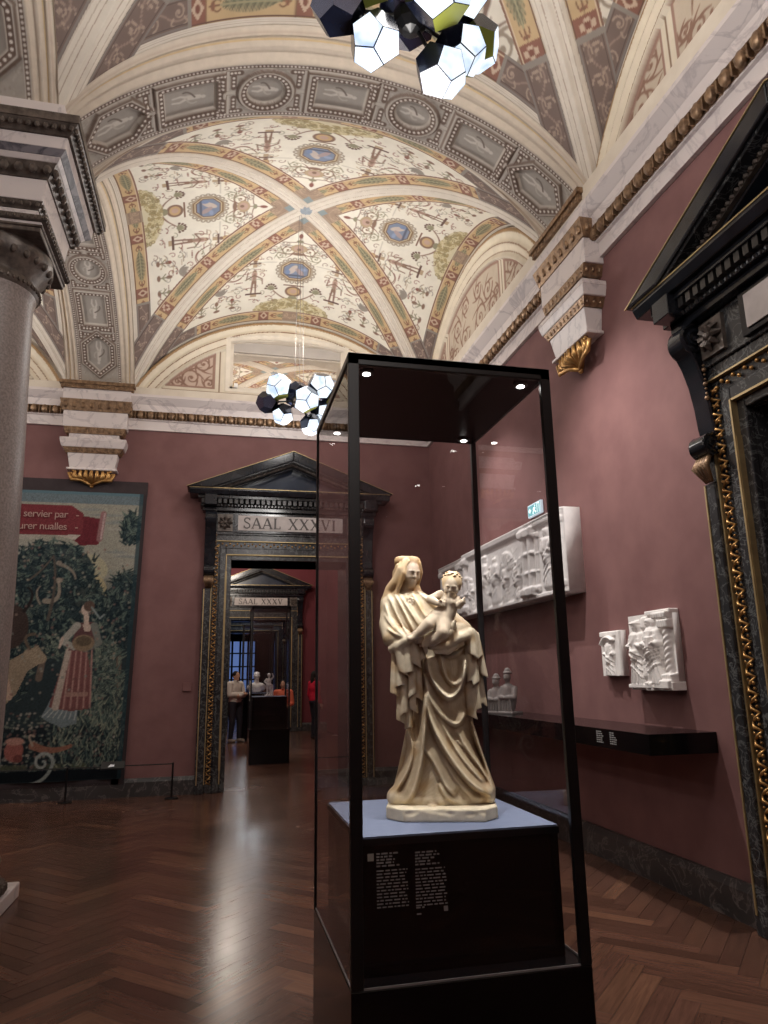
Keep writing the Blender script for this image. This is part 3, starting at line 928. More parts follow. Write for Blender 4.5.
def strip_gold(wid, style):
    """gilded border with olive leaf spindles between red-brown squares; x along, y across"""
    per = .96
    base = (206, 172, 124) if style == 'a' else (202, 170, 124)
    c = Canvas(0, per, 0, wid, .006, base); m = wid / 2; w = wid
    c.rect(.0, .15, 0, w, (150, 100, 84)); c.poly([(.075, m - w * .36), (.135, m), (.075, m + w * .36), (.015, m)], (204, 176, 150)); c.ell(.075, m, .022, w * .14, (140, 90, 76))
    c.line([(.155, 0), (.155, w)], .012, (120, 84, 70)); c.line([(per - .006, 0), (per - .006, w)], .012, (120, 84, 70))
    for sg, x0 in ((1, .2), (-1, .92)):
        c.line([(x0, m), (x0 + sg * .09, m)], .012, (128, 92, 74)); c.ell(x0 + sg * .03, m, .02, w * .15, (158, 104, 84))
        for k in (-1, 1): c.line(bez((x0 + sg * .02, m), (x0 + sg * .06, m + k * w * .3), (x0 + sg * .10, m + k * w * .12), 6), .012, (140, 104, 80))
    for k in range(26):
        t = k / 25; x = .31 + .5 * t; h = w * .30 * math.sin(PI * t) ** .6
        col = ((128, 126, 100), (150, 144, 112), (112, 112, 92))[k % 3]
        for sg in (-1, 1): c.line([(x - .02, m), (x + .012, m + sg * h)], .022, col, .008)
    c.line([(.3, m), (.82, m)], .014, (170, 160, 122))
    c.rect(0, per, 0, .014, (122, 92, 78)); c.rect(0, per, w - .02, w, (142, 104, 88)); c.rect(0, per, w - .032, w - .02, (214, 190, 156))
    return c
def strip_scroll(wid):
    """grey-brown springing panel with a scrolling vine"""
    per = .5
    c = Canvas(0, per, 0, wid, .006, (128, 108, 100)); m = wid / 2; w = wid
    LT, L2 = (174, 150, 132), (156, 132, 118)
    wave = [(x, m + w * .20 * math.sin(2 * PI * x / per)) for x in np.linspace(0, per, 30)]
    c.line(wave, w * .07, L2)
    for x0, sg in ((per * .25, -1), (per * .75, 1)):
        sp = spiral(x0, m + sg * w * .06, w * .24, sg * PI / 2, 1.2, sg, 18); c.line(sp, w * .075, LT, w * .04); c.ell(x0, m + sg * w * .06, w * .07, w * .07, LT)
        for k in (-1, 1): c.line(bez((x0 + k * .05, m - sg * w * .12), (x0 + k * .1, m - sg * w * .3), (x0 + k * .04, m - sg * w * .33), 6), w * .09, LT, w * .03)
    for sg in (0, 1):
        y = .0 if not sg else w
        c.rect(0, per, min(y, y + (.022 if not sg else -.022)), max(y, y + (.022 if not sg else -.022)), (140, 130, 122)); q = .03 if not sg else w - .038; c.rect(0, per, q, q + .008, (102, 86, 80))
    return c
STRIPS = {}
def band_colour(d, s, S, wid, mould, style):
    """colours along groin / wall-arch bands. d: distance from the line, s: distance along from the crown, S: total"""
    n = len(d); col = np.empty((n, 3), f32)
    col[:] = (220, 209, 193)
    for a, b, cc in ((.34, .40, (186, 166, 148)), (.66, .72, (196, 180, 162)), (.92, 1.0, (206, 192, 174))):
        q = (d > mould * a) & (d < mould * b); col[q] = cc
    e = d - mould; on = e > 0
    key = (round(wid, 3), style)
    if key not in STRIPS: STRIPS[key] = (strip_gold(wid, style), strip_scroll(wid))
    g, sc = STRIPS[key]
    col[on] = g.sample(np.mod(s[on] + .30, .95), e[on])
    z0 = S - (1.15 if style == 'a' else 1.25)
    cz = on & (s > z0); col[cz] = sc.sample(np.mod(s[cz], .49), e[cz])
    q = on & (np.abs(s - z0) < .02); col[q] = (150, 140, 130)
    top = on & (s < .42); col[top] = sc.sample(np.mod(s[top], .49), e[top]) * .55 + np.array((206, 172, 134), f32) * .45
    bl = on & (s < .2); col[bl] = (136, 150, 152)
    return col

def vault(name, cx, cy, hx, hy, n, cell, style):
    al = np.linspace(-PI / 2, PI / 2, n)
    A, B = np.meshgrid(al, al)          # A -> u (x), B -> v (y)
    u = np.sin(A); v = np.sin(B)
    m = np.minimum(np.abs(u), np.abs(v)); Mx = np.maximum(np.abs(u), np.abs(v))
    hm = (hx + hy) / 2
    Z = SPR + arch(m, hm, R_V) + D_V * (1 - Mx * Mx)
    X = cx + hx * u; Y = cy + hy * v
    V = np.stack([X, Y, Z], -1).reshape(-1, 3)
    # cell coordinates
    ua, sa = ell_arc((hx + hy) / 2, R_V)
    p = np.interp(m, ua, sa) * 1.0
    q = Mx * 2.3
    inY = np.abs(v) >= np.abs(u)
    sgn = np.where(inY, np.sign(u), np.sign(v))
    C = cell.sample((p * sgn).ravel(), q.ravel() * (1.075 if style == 'a' else 1.0))
    # distances to the groin (3-D) and along it
    t = np.linspace(0, 1, 160); t = np.sin(t * PI / 2)
    gx, gy = hx * t, hy * t; gz = SPR + arch(t, hm, R_V) + D_V * (1 - t * t)
    gs = np.concatenate([[0], np.cumsum(np.sqrt(np.diff(gx) ** 2 + np.diff(gy) ** 2 + np.diff(gz) ** 2))])
    P = np.stack([np.abs(u) * hx, np.abs(v) * hy, Z], -1).reshape(-1, 3).astype(f32)
    G = np.stack([gx, gy, gz], -1).astype(f32)
    dist = np.empty(len(P), f32); sl = np.empty(len(P), f32)
    for k in range(0, len(P), 20000):
        d2 = ((P[k:k + 20000, None, :] - G[None]) ** 2).sum(-1); j = d2.argmin(1)
        dist[k:k + 20000] = np.sqrt(d2[np.arange(len(j)), j]); sl[k:k + 20000] = gs[j]
    mould, wid = (.11, .205) if style == 'a' else (.135, .25)
    # wall arch: distance from the wall edge measured in the cell
    dw = (2.3 - q.ravel()); sw = p.ravel()
    dw = np.sqrt(np.maximum(dw, 0) ** 2)
    wb = (.19 if style == 'a' else .23); wm = .05
    isw = dw < wb + wm
    if isw.any():
        C[isw] = band_colour(dw[isw], np.abs(sw[isw]) + .3, 3.0, wb, wm, style)
    isg = dist < mould + wid
    C[isg] = band_colour(dist[isg], sl[isg], gs[-1], wid, mould, style)
    ctr = (np.hypot(u, v).ravel() < .035); C[ctr] = (150, 160, 170)
    # raised groin moulding
    lift = np.where(dist < mould, .018 + .012 * np.cos(dist / mould * 3 * PI), 0).astype(f32)
    V[:, 2] -= lift
    # triangulate along the diagonals
    i, j = np.meshgrid(np.arange(n - 1), np.arange(n - 1)); a = (j * n + i).ravel(); b, c_, d = a + 1, a + n + 1, a + n
    h = (n - 1) / 2
    same = (((i < h) & (j < h)) | ((i >= h) & (j >= h))).ravel()
    T1 = np.where(same[:, None], np.stack([a, c_, b], 1), np.stack([a, d, b], 1))
    T2 = np.where(same[:, None], np.stack([a, d, c_], 1), np.stack([b, d, c_], 1))
    g = C.mean(1, keepdims=True); C = C * .80 + g * .20 + 3
    return mesh_np(name, V, np.concatenate([T1, T2]), FRESCO, smooth=False, colors=lin(C), kind='structure')

BCX = (WX - 1.37) / 2; HX = (WX + 1.37) / 2
BAY2Y, BAY1Y = (6.25 + BY) / 2, (0.61 + 5.25) / 2
v2 = vault('ceiling', BCX, BAY2Y, HX, HB, 701, CELL_A, 'a')
v1 = vault('ceiling_near_bay', BCX, BAY1Y, HX, HB1, 601, CELL_B, 'b')
def copy_at(o, name, dx, dy):
    c = o.copy(); c.name = name; COL.objects.link(c); c.location = (dx, dy, 0); return c
copy_at(v2, 'ceiling_left_bay', -5.72, 0); copy_at(v1, 'ceiling_left_near_bay', -5.72, 0)
copy_at(v1, 'ceiling_bay_behind', 0, -5.66)
copy_at(v2, 'ceiling_next_room', 0, YN - 6.25); copy_at(v2, 'ceiling_next_room_far', 0, YN - 6.25 + 5.4)

# ------------------------------------------------------------------ coffered arch bands between the bays
def paint_band(length, wc=0.62, side=0.19):
    W = wc / 2 + side
    c = Canvas(-length / 2, length / 2, -W, W, 0.0085, (172, 164, 155))
    st = (190, 182, 172); dk = (112, 94, 84); pl = (228, 221, 212)
    # outer mouldings
    for sg in (-1, 1):
        c.rect(-9, 9, min(sg * wc / 2, sg * W), max(sg * wc / 2, sg * W), (208, 195, 179))
        for a, b, col, h in ((.33, .62, (214, 202, 186), 0), (.105, .12, (190, 170, 148), 0), (.215, .226, (206, 180, 136), 0), (.255, .265, (184, 164, 146), 0), (.30, .31, (196, 180, 164), 0)):
            c.rect(-9, 9, sg * (wc / 2 + a * side / .19 * .52) if sg > 0 else -(wc / 2 + b * side / .19 * .52), sg * (wc / 2 + b * side / .19 * .52) if sg > 0 else -(wc / 2 + a * side / .19 * .52), col)
        c.rect(-9, 9, sg * (wc / 2 - .05) if sg > 0 else -(wc / 2), sg * wc / 2 if sg > 0 else -(wc / 2 - .05), st)
        k = -length / 2
        y = sg * (wc / 2 - .026)
        c.line([(-9, y), (9, y)], .034, dk)
        while k < length / 2:
            c.ell(k, y, .011, .011, pl); k += .036
    c.hrect(-9, 9, -wc / 2, wc / 2, 0.0, 'set')
    r2 = np.random.default_rng(5)
    for k in range(int(length * 260)):          # stippled ground
        x, y = r2.uniform(-length / 2, length / 2), r2.uniform(-wc / 2 + .05, wc / 2 - .05)
        c.ell(x, y, .012, .008, ((150, 141, 133), (190, 182, 172))[k % 2], .6)
    def beads(pts, closed=True, pitch=.034):
        P = pts + [pts[0]] if closed else pts
        c.line(P, .056, dk)
        for (xa, ya), (xb, yb) in zip(P[:-1], P[1:]):
            L = math.hypot(xb - xa, yb - ya); m = max(1, int(L / pitch))
            for q in range(m):
                t = (q + .5) / m; c.ell(xa + (xb - xa) * t, ya + (yb - ya) * t, .013, .013, pl)
    def outline(kind, hx, hy, cx):
        if kind == 'C': return [(cx + hx * math.cos(2 * PI * k / 28), hy * math.sin(2 * PI * k / 28)) for k in range(28)]
        if kind == 'R': return [(cx - hx, -hy), (cx + hx, -hy), (cx + hx, hy), (cx - hx, hy)]
        return [(cx - hx, 0), (cx - hx * .45, -hy), (cx + hx * .45, -hy), (cx + hx, 0), (cx + hx * .45, hy), (cx - hx * .45, hy)]
    pit = length / 7.45
    for i, kd in enumerate('HRCRCRH'):
        cx = (i - 3) * pit
        hx, hy = {'H': (.31, .185), 'R': (.27, .185), 'C': (.205, .185)}[kd]
        # connecting straps
        c.rect(cx - pit / 2 - .05, cx + pit / 2 + .05, -.018, .018, st)
        o1 = outline(kd, hx + .075, hy + .06, cx)
        c.poly(o1, st); c.line(o1 + [o1[0]], .02, dk, al=.8)
        beads(outline(kd, hx + .012, hy + .01, cx), True, .045)
        inn = outline(kd, hx - .03, hy - .03, cx)
        c.poly(inn, (166, 159, 151))
        c.line(inn + [inn[0]], .016, (196, 187, 176))
        # little grisaille figure
        LT = (204, 197, 188)
        c.line([(cx - hx * .05, -.005), (cx + hx * .36, .005)], .06, LT, .045); c.ell(cx + hx * .50, .012, .024, .02, LT); c.line([(cx - hx * .05, .0), (cx - hx * .34, .03), (cx - hx * .6, .02)], .03, LT, .018); c.line([(cx - hx * .05, -.01), (cx - hx * .3, -.035), (cx - hx * .58, -.03)], .028, LT, .016)
        c.line(bez((cx - hx * .1, .0), (cx, .09), (cx + hx * .25, .06)), .018, (186, 178, 168)); c.line(bez((cx + hx * .2, .0), (cx, -.09), (cx - hx * .2, -.07)), .018, (122, 112, 104))
        # heights: frame raised, field sunk
        j0 = c.win(cx - hx - .1, cx + hx + .1, -hy - .1, hy + .1)
        sl = (j0[0], j0[1]); X = j0[2] - cx; Y = j0[3]
        if kd == 'C': d = np.hypot(X / hx, Y / hy) - 1; d = d * hx
        elif kd == 'R': d = np.maximum(np.abs(X) - hx, np.abs(Y) - hy)
        else: d = np.maximum(np.abs(Y) - hy, (np.abs(X) + np.abs(Y) * (.55 * hx / hy) - hx) * .8)
        h = np.where(d < -.02, -.022, np.where(d < .03, .020, np.where(d < .07, .028, c.H[sl])))
        c.H[sl] = h
        # key-pattern strips between the frames
        mx = cx + pit / 2
        if i < 6:
            for sg in (-1, 1):
                beads([(mx - .12, sg * (wc / 2 - .085)), (mx + .12, sg * (wc / 2 - .085))], False)
                c.rect(mx - .012, mx + .012, sg * .03 if sg > 0 else -(wc / 2 - .06), (wc / 2 - .06) if sg > 0 else -.03, st)
                beads([(mx - .055, sg * .06), (mx - .055, sg * .19)], False); beads([(mx + .055, sg * .06), (mx + .055, sg * .19)], False)
    c.blur(1)
    # side mouldings step up towards the vaults
    yy = np.abs(c.ys)[:, None]; e = np.clip((yy - wc / 2) / side, 0, 1)
    step = np.where(yy > wc / 2, .015 * np.sin(e * 6 * PI) * (e < .98), 0)
    c.H += step.astype(f32)
    return c

ell_cache = {}
def arch_band(name, half, rise=1.10, axis='x'):
    """soffit swept over a semi-ellipse centred on the origin; returns object"""
    key = (round(half, 3), rise)
    a = np.linspace(-PI / 2, PI / 2, 900); X = half * np.sin(a); Z = arch(np.sin(a), half, rise)
    s = np.concatenate([[0], np.cumsum(np.hypot(np.diff(X), np.diff(Z)))]); L = s[-1]; s -= L / 2
    c = paint_band(L) if key not in ell_cache else ell_cache[key]
    ell_cache[key] = c
    xs = np.interp(c.xs, s, X); zs = np.interp(c.xs, s, Z)
    tx = np.gradient(xs); tz = np.gradient(zs); ln = np.hypot(tx, tz); nx, nz = tz / ln, -tx / ln     # inward (down) normal
    h = c.H
    XX = xs[None] + nx[None] * h; ZZ = SPR + zs[None] + nz[None] * h; YY = np.repeat(c.ys[:, None], c.w, 1)
    e = np.clip((np.abs(c.ys) - .31) / .19, 0, 1)[:, None] ** .8
    st = np.floor(e * 4 + .35) / 4 * .5 + e * .5          # stepped mouldings rise to the vault edge
    ZZ = ZZ + st * (arch(xs / half, half, R_V) - arch(xs / half, half, rise))[None]
    ZZ = np.maximum(ZZ, SPR - 0.05)
    V = np.stack([XX, YY, ZZ] if axis == 'x' else [-YY, XX, ZZ], -1).reshape(-1, 3)
    o = mesh_np(name, V, grid_faces(c.w, c.h), COFFER, smooth=True, colors=lin(c.a.reshape(-1, 3)), kind='structure')
    return o
ab = arch_band('trim_3', HX); ab.location = (BCX, ARCH_Y, 0)
ab2 = arch_band('trim_4', HB, axis='y'); ab2.location = (ARCH_X, BAY2Y, 0)
ab5 = arch_band('trim_5', HB1, axis='y'); ab5.location = (ARCH_X, BAY1Y, 0)
copy_at(ab, 'trim_6', BCX - 5.76, ARCH_Y)
copy_at(ab, 'trim_7', BCX, ARCH_Y - 5.66)
# springing block of the vaults above the column and the wall brackets
m = MB()
m.box(ARCH_X - .50, ARCH_X + .50, ARCH_Y - .50, ARCH_Y + .50, 5.93, 8.4)
m.box(ARCH_X - .50, ARCH_X + .50, BY - .02, BY + .1, 5.8, 8.4)
m.box(WX - .02, WX + .1, ARCH_Y - .50, ARCH_Y + .50, 5.8, 8.4)
m.build('trim_8', CREAMSTUCCO, kind='structure')

# ------------------------------------------------------------------ lunettes (painted walls under the arches)
def lunette(name, half, fn, hole=None, window=True):
    c = Canvas(-half, half, 0, R_V + .03, 0.011, (216, 205, 186))
    X = c.xs[None, :]; Y = c.ys[:, None]
    A = arch(X / half, half, R_V); sl = np.gradient(A[0], c.res)[None]
    d = (A - Y) / np.sqrt(1 + sl * sl); q = np.where(Y <= A + .01, .5, 2)      # distance inside the arch
    def ring(a, b, col): 
        m = (d > a) & (d <= b); c.a[m] = col
    ring(.0, .05, (170, 140, 106)); ring(.05, .17, (224, 213, 192)); ring(.17, .185, (140, 108, 84)); ring(.185, .27, (222, 210, 190)); ring(.27, .285, (150, 126, 104)); ring(.285, .33, (214, 203, 184))
    PINKP, BR = (196, 168, 150), (140, 110, 96)
    pan = Canvas(-half, half, 0, R_V + .03, 0.011, (196, 174, 158) if window else (192, 178, 160))
    for sg in (-1, 1):
        for x, y, r, s2, a0 in ((1.52, .28, .17, 1, -PI / 2), (1.34, .52, .15, -1, PI / 2), (1.72, .2, .1, -1, 0), (1.25, .2, .11, 1, PI), (1.9, .14, .06, 1, 0), (1.32, .75, .09, 1, 0), (1.55, .55, .08, 1, 1)):
            rinceau(pan, sg * x, y, r, s2 * sg, BR, .032, a0=a0 if sg > 0 else PI - a0)
    inner = d > .36
    side = inner & (np.abs(X) > 1.16) & (Y > .1)
    edge = side & ~((d > .395) & (np.abs(X) > 1.195) & (Y > .135))
    c.a[side] = pan.a[side]; c.a[edge] = (158, 128, 114)
    if not window:
        mid = inner & (np.abs(X) < 1.02) & (Y > .1)
        for sg in (-1, 1):
            for x, y, r, s2 in ((.3, .35, .2, 1), (.62, .6, .17, -1), (.75, .28, .14, 1), (.25, .78, .14, -1), (.9, .4, .08, 1)):
                rinceau(pan, sg * x, y, r, s2 * sg, BR, .036)
        c.a[mid] = pan.a[mid]; c.a[mid & ~((d > .395) & (np.abs(X) < .985) & (Y > .135))] = (158, 128, 114)
    c.a[(np.abs(np.abs(X) - 1.09) < .012) & (d > .36)] = (140, 118, 98)
    c.a[(np.abs(Y - .05) < .012) & (d > .36)] = (150, 128, 106)
    h = np.where(d < .36, .035 + .015 * np.sin(d * 40), 0) + np.where(side & ~edge, -.012, 0) + .016
    keep = q <= 1.0
    if hole is not None:
        hx, hz0, hz1, sag = hole
        top = hz1 - sag * (X / hx) ** 2
        keep = keep & ~((np.abs(X) < hx) & (Y > hz0) & (Y < top))
        fr = (np.abs(X) < hx + .07) & (Y > hz0 - .06) & (Y < top + .07); c.a[fr] = (226, 216, 200); h = np.where(fr, .03, h)
    V = np.stack(fn(np.repeat(X, c.h, 0), h, np.repeat(Y, c.w, 1)), -1).reshape(-1, 3)
    F = grid_faces(c.w, c.h); k = keep.ravel()
    F = F[k[F].all(1)]
    used = np.unique(F); mp = np.full(len(V), -1); mp[used] = np.arange(len(used))
    return mesh_np(name, V[used], mp[F], FRESCO, smooth=True, colors=lin(c.a.reshape(-1, 3)[used]), kind='structure')
WHX, WZ0, WZ1, WSAG = 0.93, 0.14, 1.04, 0.10
lunette('wall_back_lunette', HX, lambda a, o, z: (BCX + a, BY - 0.004 - o, 5.93 + z), hole=(WHX, WZ0, WZ1, WSAG))
lunette('wall_right_lunette', HB, lambda a, o, z: (WX - 0.004 - o, BAY2Y - a, 5.93 + z), window=False)
lr = lunette('wall_right_near_lunette', HB1, lambda a, o, z: (WX - 0.004 - o, BAY1Y - a, 5.93 + z), window=False)
copy_at(lr, 'wall_right_lunette_behind', 0, -5.66)
lunette('wall_back_left_lunette', HX, lambda a, o, z: (BCX - 5.76 + a, BY - 0.004 - o, 5.93 + z), window=False)
# plaster behind the lunettes and the ledge strip between cornice and lunette
m = MB()
m.box(WX, WX + .6, FY, BY + WT, ZW, 8.6)
m.box(LX, BCX - WHX, BY, BY + WT, ZW, 8.6); m.box(BCX + WHX, WX + .6, BY, BY + WT, ZW, 8.6)
m.box(BCX - WHX, BCX + WHX, BY, BY + WT, ZW, 5.93 + WZ0); m.box(BCX - WHX, BCX + WHX, BY, BY + WT, 5.93 + WZ1, 8.6)
m.build('wall_upper', CREAMSTUCCO, kind='structure')
m = MB()
m.box(WX - .20, WX, FY, BY, 5.80, 5.94); m.box(LX, WX, BY - .12, BY, 5.78, 5.94)
m.build('trim_9', CREAMSTUCCO, kind='structure')
# lunette window: reveal arch and frame, one pane
w1 = link('window_1', None); w1.location = (BCX, BY + .02, 5.93); w1['kind'] = 'structure'
m = MB()
NS = 14
top = [(-WHX + 2 * WHX * k / NS, WZ1 - WSAG * ((-WHX + 2 * WHX * k / NS) / WHX) ** 2) for k in range(NS + 1)]
m.extrude([(-WHX, WZ1 + .05)] + top + [(WHX, WZ1 + .05)], lambda p, t: (p[0], t, p[1]), 0, WT - .04)
m.extrude([(-WHX, WZ0)] + [(-WHX, top[0][1])] + [(-WHX + .05, top[0][1])] + [(-WHX + .05, WZ0)], lambda p, t: (p[0], t, p[1]), 0, .12)
m.extrude([(WHX, WZ0)] + [(WHX, top[0][1])] + [(WHX - .05, top[0][1])] + [(WHX - .05, WZ0)], lambda p, t: (p[0], t, p[1]), 0, .12)
m.box(-WHX, WHX, 0, .12, WZ0 - .02, WZ0 + .05)
m.box(-WHX + .05, WHX - .05, .10, .14, WZ1 - .24, WZ1 - .2)
m.build('frame', CREAMSTUCCO, w1)
m = MB(); m.box(-WHX + .05, WHX - .05, .05, .10, WZ1 - .22, WZ1 - .04)
m.build('header_panel', M_noise('grey_beige_plaster', srgb(176, 168, 160), srgb(188, 180, 172), 3, 0.7), w1)
m = MB(); m.add([(-WHX + .05, .06, WZ0 + .05), (WHX - .05, .06, WZ0 + .05), (WHX - .05, .06, WZ1 - .2), (-WHX + .05, .06, WZ1 - .2)], [(0, 1, 2, 3)])
m.build('pane', GLASSFAR, w1)
m = MB(); m.box(-WHX + .07, -WHX + .13, -.05, .0, WZ0 + .02, WZ0 + .09)
tag(m.build('sensor_box', M_noise('white_plastic', srgb(226, 224, 220), srgb(232, 230, 226), 5, .5), None), 'small white sensor box at the corner of the arched ceiling window', 'sensor').location = (BCX, BY + .02, 5.93)
# roof cover so no light leaks in
m = MB(); m.box(LX - .3, WX + .6, FY - .3, YB2 + .6, 8.7, 8.8); m.build('ceiling_roof_slab', CREAMSTUCCO, kind='structure')
# ------------------------------------------------------------------ stone letters (serif capitals from strokes)
GLYPH = {   # list of (x0,y0,x1,y1,width); unit height
    'A': ([(0.0, 0, .36, 1, .07), (.36, 1, .74, 0, .13), (.13, .33, .6, .33, .06), (-.1, .02, .14, .02, .05), (.58, .02, .88, .02, .05)], .86),
    'L': ([(.12, 0, .12, 1, .13), (0, .03, .58, .03, .06), (.57, 0, .57, .26, .06), (0, .98, .26, .98, .05)], .72),
    'X': ([(.08, 1, .72, 0, .13), (.72, 1, .06, 0, .07), (-.04, .98, .24, .98, .05), (.56, .98, .84, .98, .05), (-.06, .02, .2, .02, .05), (.56, .02, .86, .02, .05)], .9),
    'V': ([(.06, 1, .4, 0, .13), (.4, 0, .72, 1, .07), (-.06, .98, .22, .98, .05), (.58, .98, .84, .98, .05)], .86),
    'I': ([(.16, 0, .16, 1, .13), (.02, .02, .3, .02, .05), (.02, .98, .3, .98, .05)], .42),
    'S': (None, .68), ' ': ([], .42)}
def letters(text, h, x0, z0, y, depth, m, sp=0.12):
    x = x0
    def seg(a, b, w):
        dx, dz = b[0] - a[0], b[1] - a[1]; L = math.hypot(dx, dz) or 1e-6
        nx, nz = -dz / L * w / 2, dx / L * w / 2
        P = [(a[0] + nx, a[1] + nz), (b[0] + nx, b[1] + nz), (b[0] - nx, b[1] - nz), (a[0] - nx, a[1] - nz)]
        m.extrude(P, lambda p, t: (p[0], t, p[1]), y, y - depth)
    for ch in text:
        st, adv = GLYPH[ch]
        if ch == 'S':
            pts = [(.56, .80), (.5, .93), (.32, .99), (.14, .93), (.07, .76), (.14, .62), (.32, .53), (.5, .42), (.58, .26), (.5, .08), (.3, .01), (.12, .06), (.04, .22)]
            for a, b in zip(pts[:-1], pts[1:]):
                seg((x + a[0] * h, z0 + a[1] * h), (x + b[0] * h, z0 + b[1] * h), .12 * h)
            seg((x + .57 * h, z0 + .72 * h), (x + .57 * h, z0 + 1.0 * h), .05 * h); seg((x + .04 * h, z0), (x + .04 * h, z0 + .3 * h), .05 * h)
        else:
            for a in st:
                seg((x + a[0] * h, z0 + a[1] * h), (x + a[2] * h, z0 + a[3] * h), a[4] * h * 1.35)
        x += (adv + sp) * h
    return x

# ------------------------------------------------------------------ pedimented black marble doorways
def doorway(name, M, text, leaf=False, detail=True, sw=.80):
    root = link(name, None); root.matrix_world = M; root['kind'] = 'structure'
    IW, IH, OW = 0.88, 3.3, 1.25
    m = MB()
    def jamb(x0, x1, out, zt, th=None):       # U-shaped frame layer
        for s in (-1, 1):
            a, b = sorted((s * x0, s * x1)); m.box(a, b, -out, 0.0, 0, zt)
        m.box(-x0, x0, -out, 0.0, zt - (x1 - x0), zt)
    jamb(IW, .96, .05, IH + .08); jamb(.96, 1.05, .085, IH + .17); jamb(1.05, 1.16, .07, IH + .28); jamb(1.16, OW, .10, IH + .37)
    for s in (-1, 1): m.box(*sorted((s * 1.17, s * 1.285)), -.12, 0, 0, 2.86)          # pilaster strip under the console
    m.box(-OW, OW, -.12, 0, IH + .37, 4.02)                                               # frieze
    m.build('frame', BLACKMARBLE, root, bevel=0.006)
    rv = MB()      # reveal
    for s in (-1, 1): rv.box(*sorted((s * IW, s * (IW + .02))), 0, WT if not leaf else .5, 0, IH)
    rv.box(-IW, IW, 0, WT if not leaf else .5, IH, IH + .02)
    rv.build('reveal', BLACKMARBLE, root)
    g = MB()
    for x in (.955, 1.16, 1.262):
        for s in (-1, 1): g.box(s * x - .007, s * x + .007, -.128 if x > 1.2 else -.10, -.05, 0.12, (2.85 if x > 1.2 else IH + (x - IW)))
    for s in (-1, 1): g.box(s * .955 - .014, s * .955 + .014, -.093, -.05, 0.3, 3.12)
    g.box(-.955, .955, -.093, -.05, IH + .066, IH + .082); g.box(-1.16, 1.16, -.108, -.05, IH + .272, IH + .284)
    g.build('gilt_line', GOLDLINE, root)
    o = MB()       # carved gilded strip
    if detail:
        for s in (-1, 1):
            for k in range(int(3.45 / .055)):
                z = .12 + k * .055; sg = 1 if k % 2 else -1
                o.tube([(s * 1.105 - .038 * sg, -.075, z - .005), (s * 1.105 + .012 * sg, -.098, z + .02), (s * 1.105 + .034 * sg, -.080, z + .05)], [.007, .012, .006], 5)
                o.ball((s * 1.105 + .024 * sg, -.088, z + .015), .012, 6, 4); o.ball((s * 1.105 - .024 * sg, -.085, z + .035), .010, 5, 4)
        for k in range(int(2.2 / .055)):
            x = -1.1 + (k + .5) * .055; sg = 1 if k % 2 else -1
            o.ball((x, -.085, IH + .225 + .014 * sg), .016, 5, 4)
        o.build('carved_strip', GOLD, root, smooth=True)
    # sign panel in the frieze
    fr = MB(); fr.box(-sw - .06, sw + .06, -.155, -.11, 3.70, 4.0); fr.box(-sw, sw, -.16, -.155, 3.73, 3.975)
    fr.build('sign_border', BLACKGLOSS, root)
    sg = MB(); sg.box(-sw, sw, -.168, -.15, 3.735, 3.965)
    sp = sg.build('sign_panel', M_noise('worn_sign_marble', srgb(168, 158, 154), srgb(194, 184, 180), 6, 0.5), root)
    if text:
        L = MB(); w = letters(text, .165, 0, 0, 0, .01, L); x0 = -w / 2
        L = MB(); letters(text, .165, x0, 3.768, -.166, .006, L); L.build('lettering', GREYTEXT, sp)
    # rosette blocks beside the sign
    r = MB()
    for s in (-1, 1):
        r.box(*sorted((s * .88, s * 1.10)), -.15, -.10, 3.72, 3.98)
        for a in range(8):
            t = a * PI / 4; r.tube([(s * .99, -.16, 3.85), (s * .99 + .07 * math.cos(t), -.185, 3.85 + .07 * math.sin(t)), (s * .99 + .105 * math.cos(t), -.155, 3.85 + .105 * math.sin(t))], [.012, .024, .01], 5)
        r.ball((s * .99, -.18, 3.85), .03, 8, 5)
    r.build('rosette_block', BRONZE, root, auto=40)
    # consoles: S scrolls that carry the cornice
    prof = [(0, 4.02), (.10, 4.03)]
    prof += [(.165 + .12 * math.cos(t), 3.90 + .12 * math.sin(t)) for t in np.linspace(PI / 2, -PI / 3, 10)]
    prof += [(.19, 3.72), (.15, 3.58), (.125, 3.42), (.115, 3.28)]
    prof += [(.13 + .08 * math.cos(t), 3.12 + .08 * math.sin(t)) for t in np.linspace(PI * .62, -PI * .75, 10)]
    prof += [(.05, 3.04), (0, 3.04)]
    for s in (-1, 1):
        c = MB(); x0, x1 = sorted((s * 1.13, s * 1.27))
        c.extrude(prof, lambda p, t: (t, -p[0], p[1]), x0, x1)
        for xs in (x0, x1):
            sp1 = spiral(.165, 3.90, .115, PI / 2, 2.0, -1, 30); c.tube([(xs, -p[0], p[1]) for p in sp1], .014, 5)
            sp2 = spiral(.13, 3.12, .075, PI * .6, 1.6, -1, 22); c.tube([(xs, -p[0], p[1]) for p in sp2], .011, 5)
            c.tube([(xs, -p[0] + .012, p[1]) for p in prof[2:24]], .012, 5)
            c.ball((xs, -.165, 3.90), .026, 6, 4)
        cn = c.build('console', BLACKGLOSS, root, auto=35)
        d = MB()
        for k in range(5):
            d.tube([(s * 1.2 + (k - 2) * .026, -.15, 3.04), (s * 1.2 + (k - 2) * .03, -.19, 2.97), (s * 1.2 + (k - 2) * .014, -.13, 2.86)], [.018, .024, .01], 5)
        for k in range(8): d.ball((s * 1.115, -.135, 3.45 + .035 * k), .010 + .008 * (k % 3 == 0), 6, 4)
        d.build('leaf_drop', BRONZEGOLD, cn, smooth=True)
    # entablature
    e = MB()
    e.box(-1.33, 1.33, -.20, 0, 4.02, 4.08); e.box(-1.36, 1.36, -.24, 0, 4.08, 4.12)
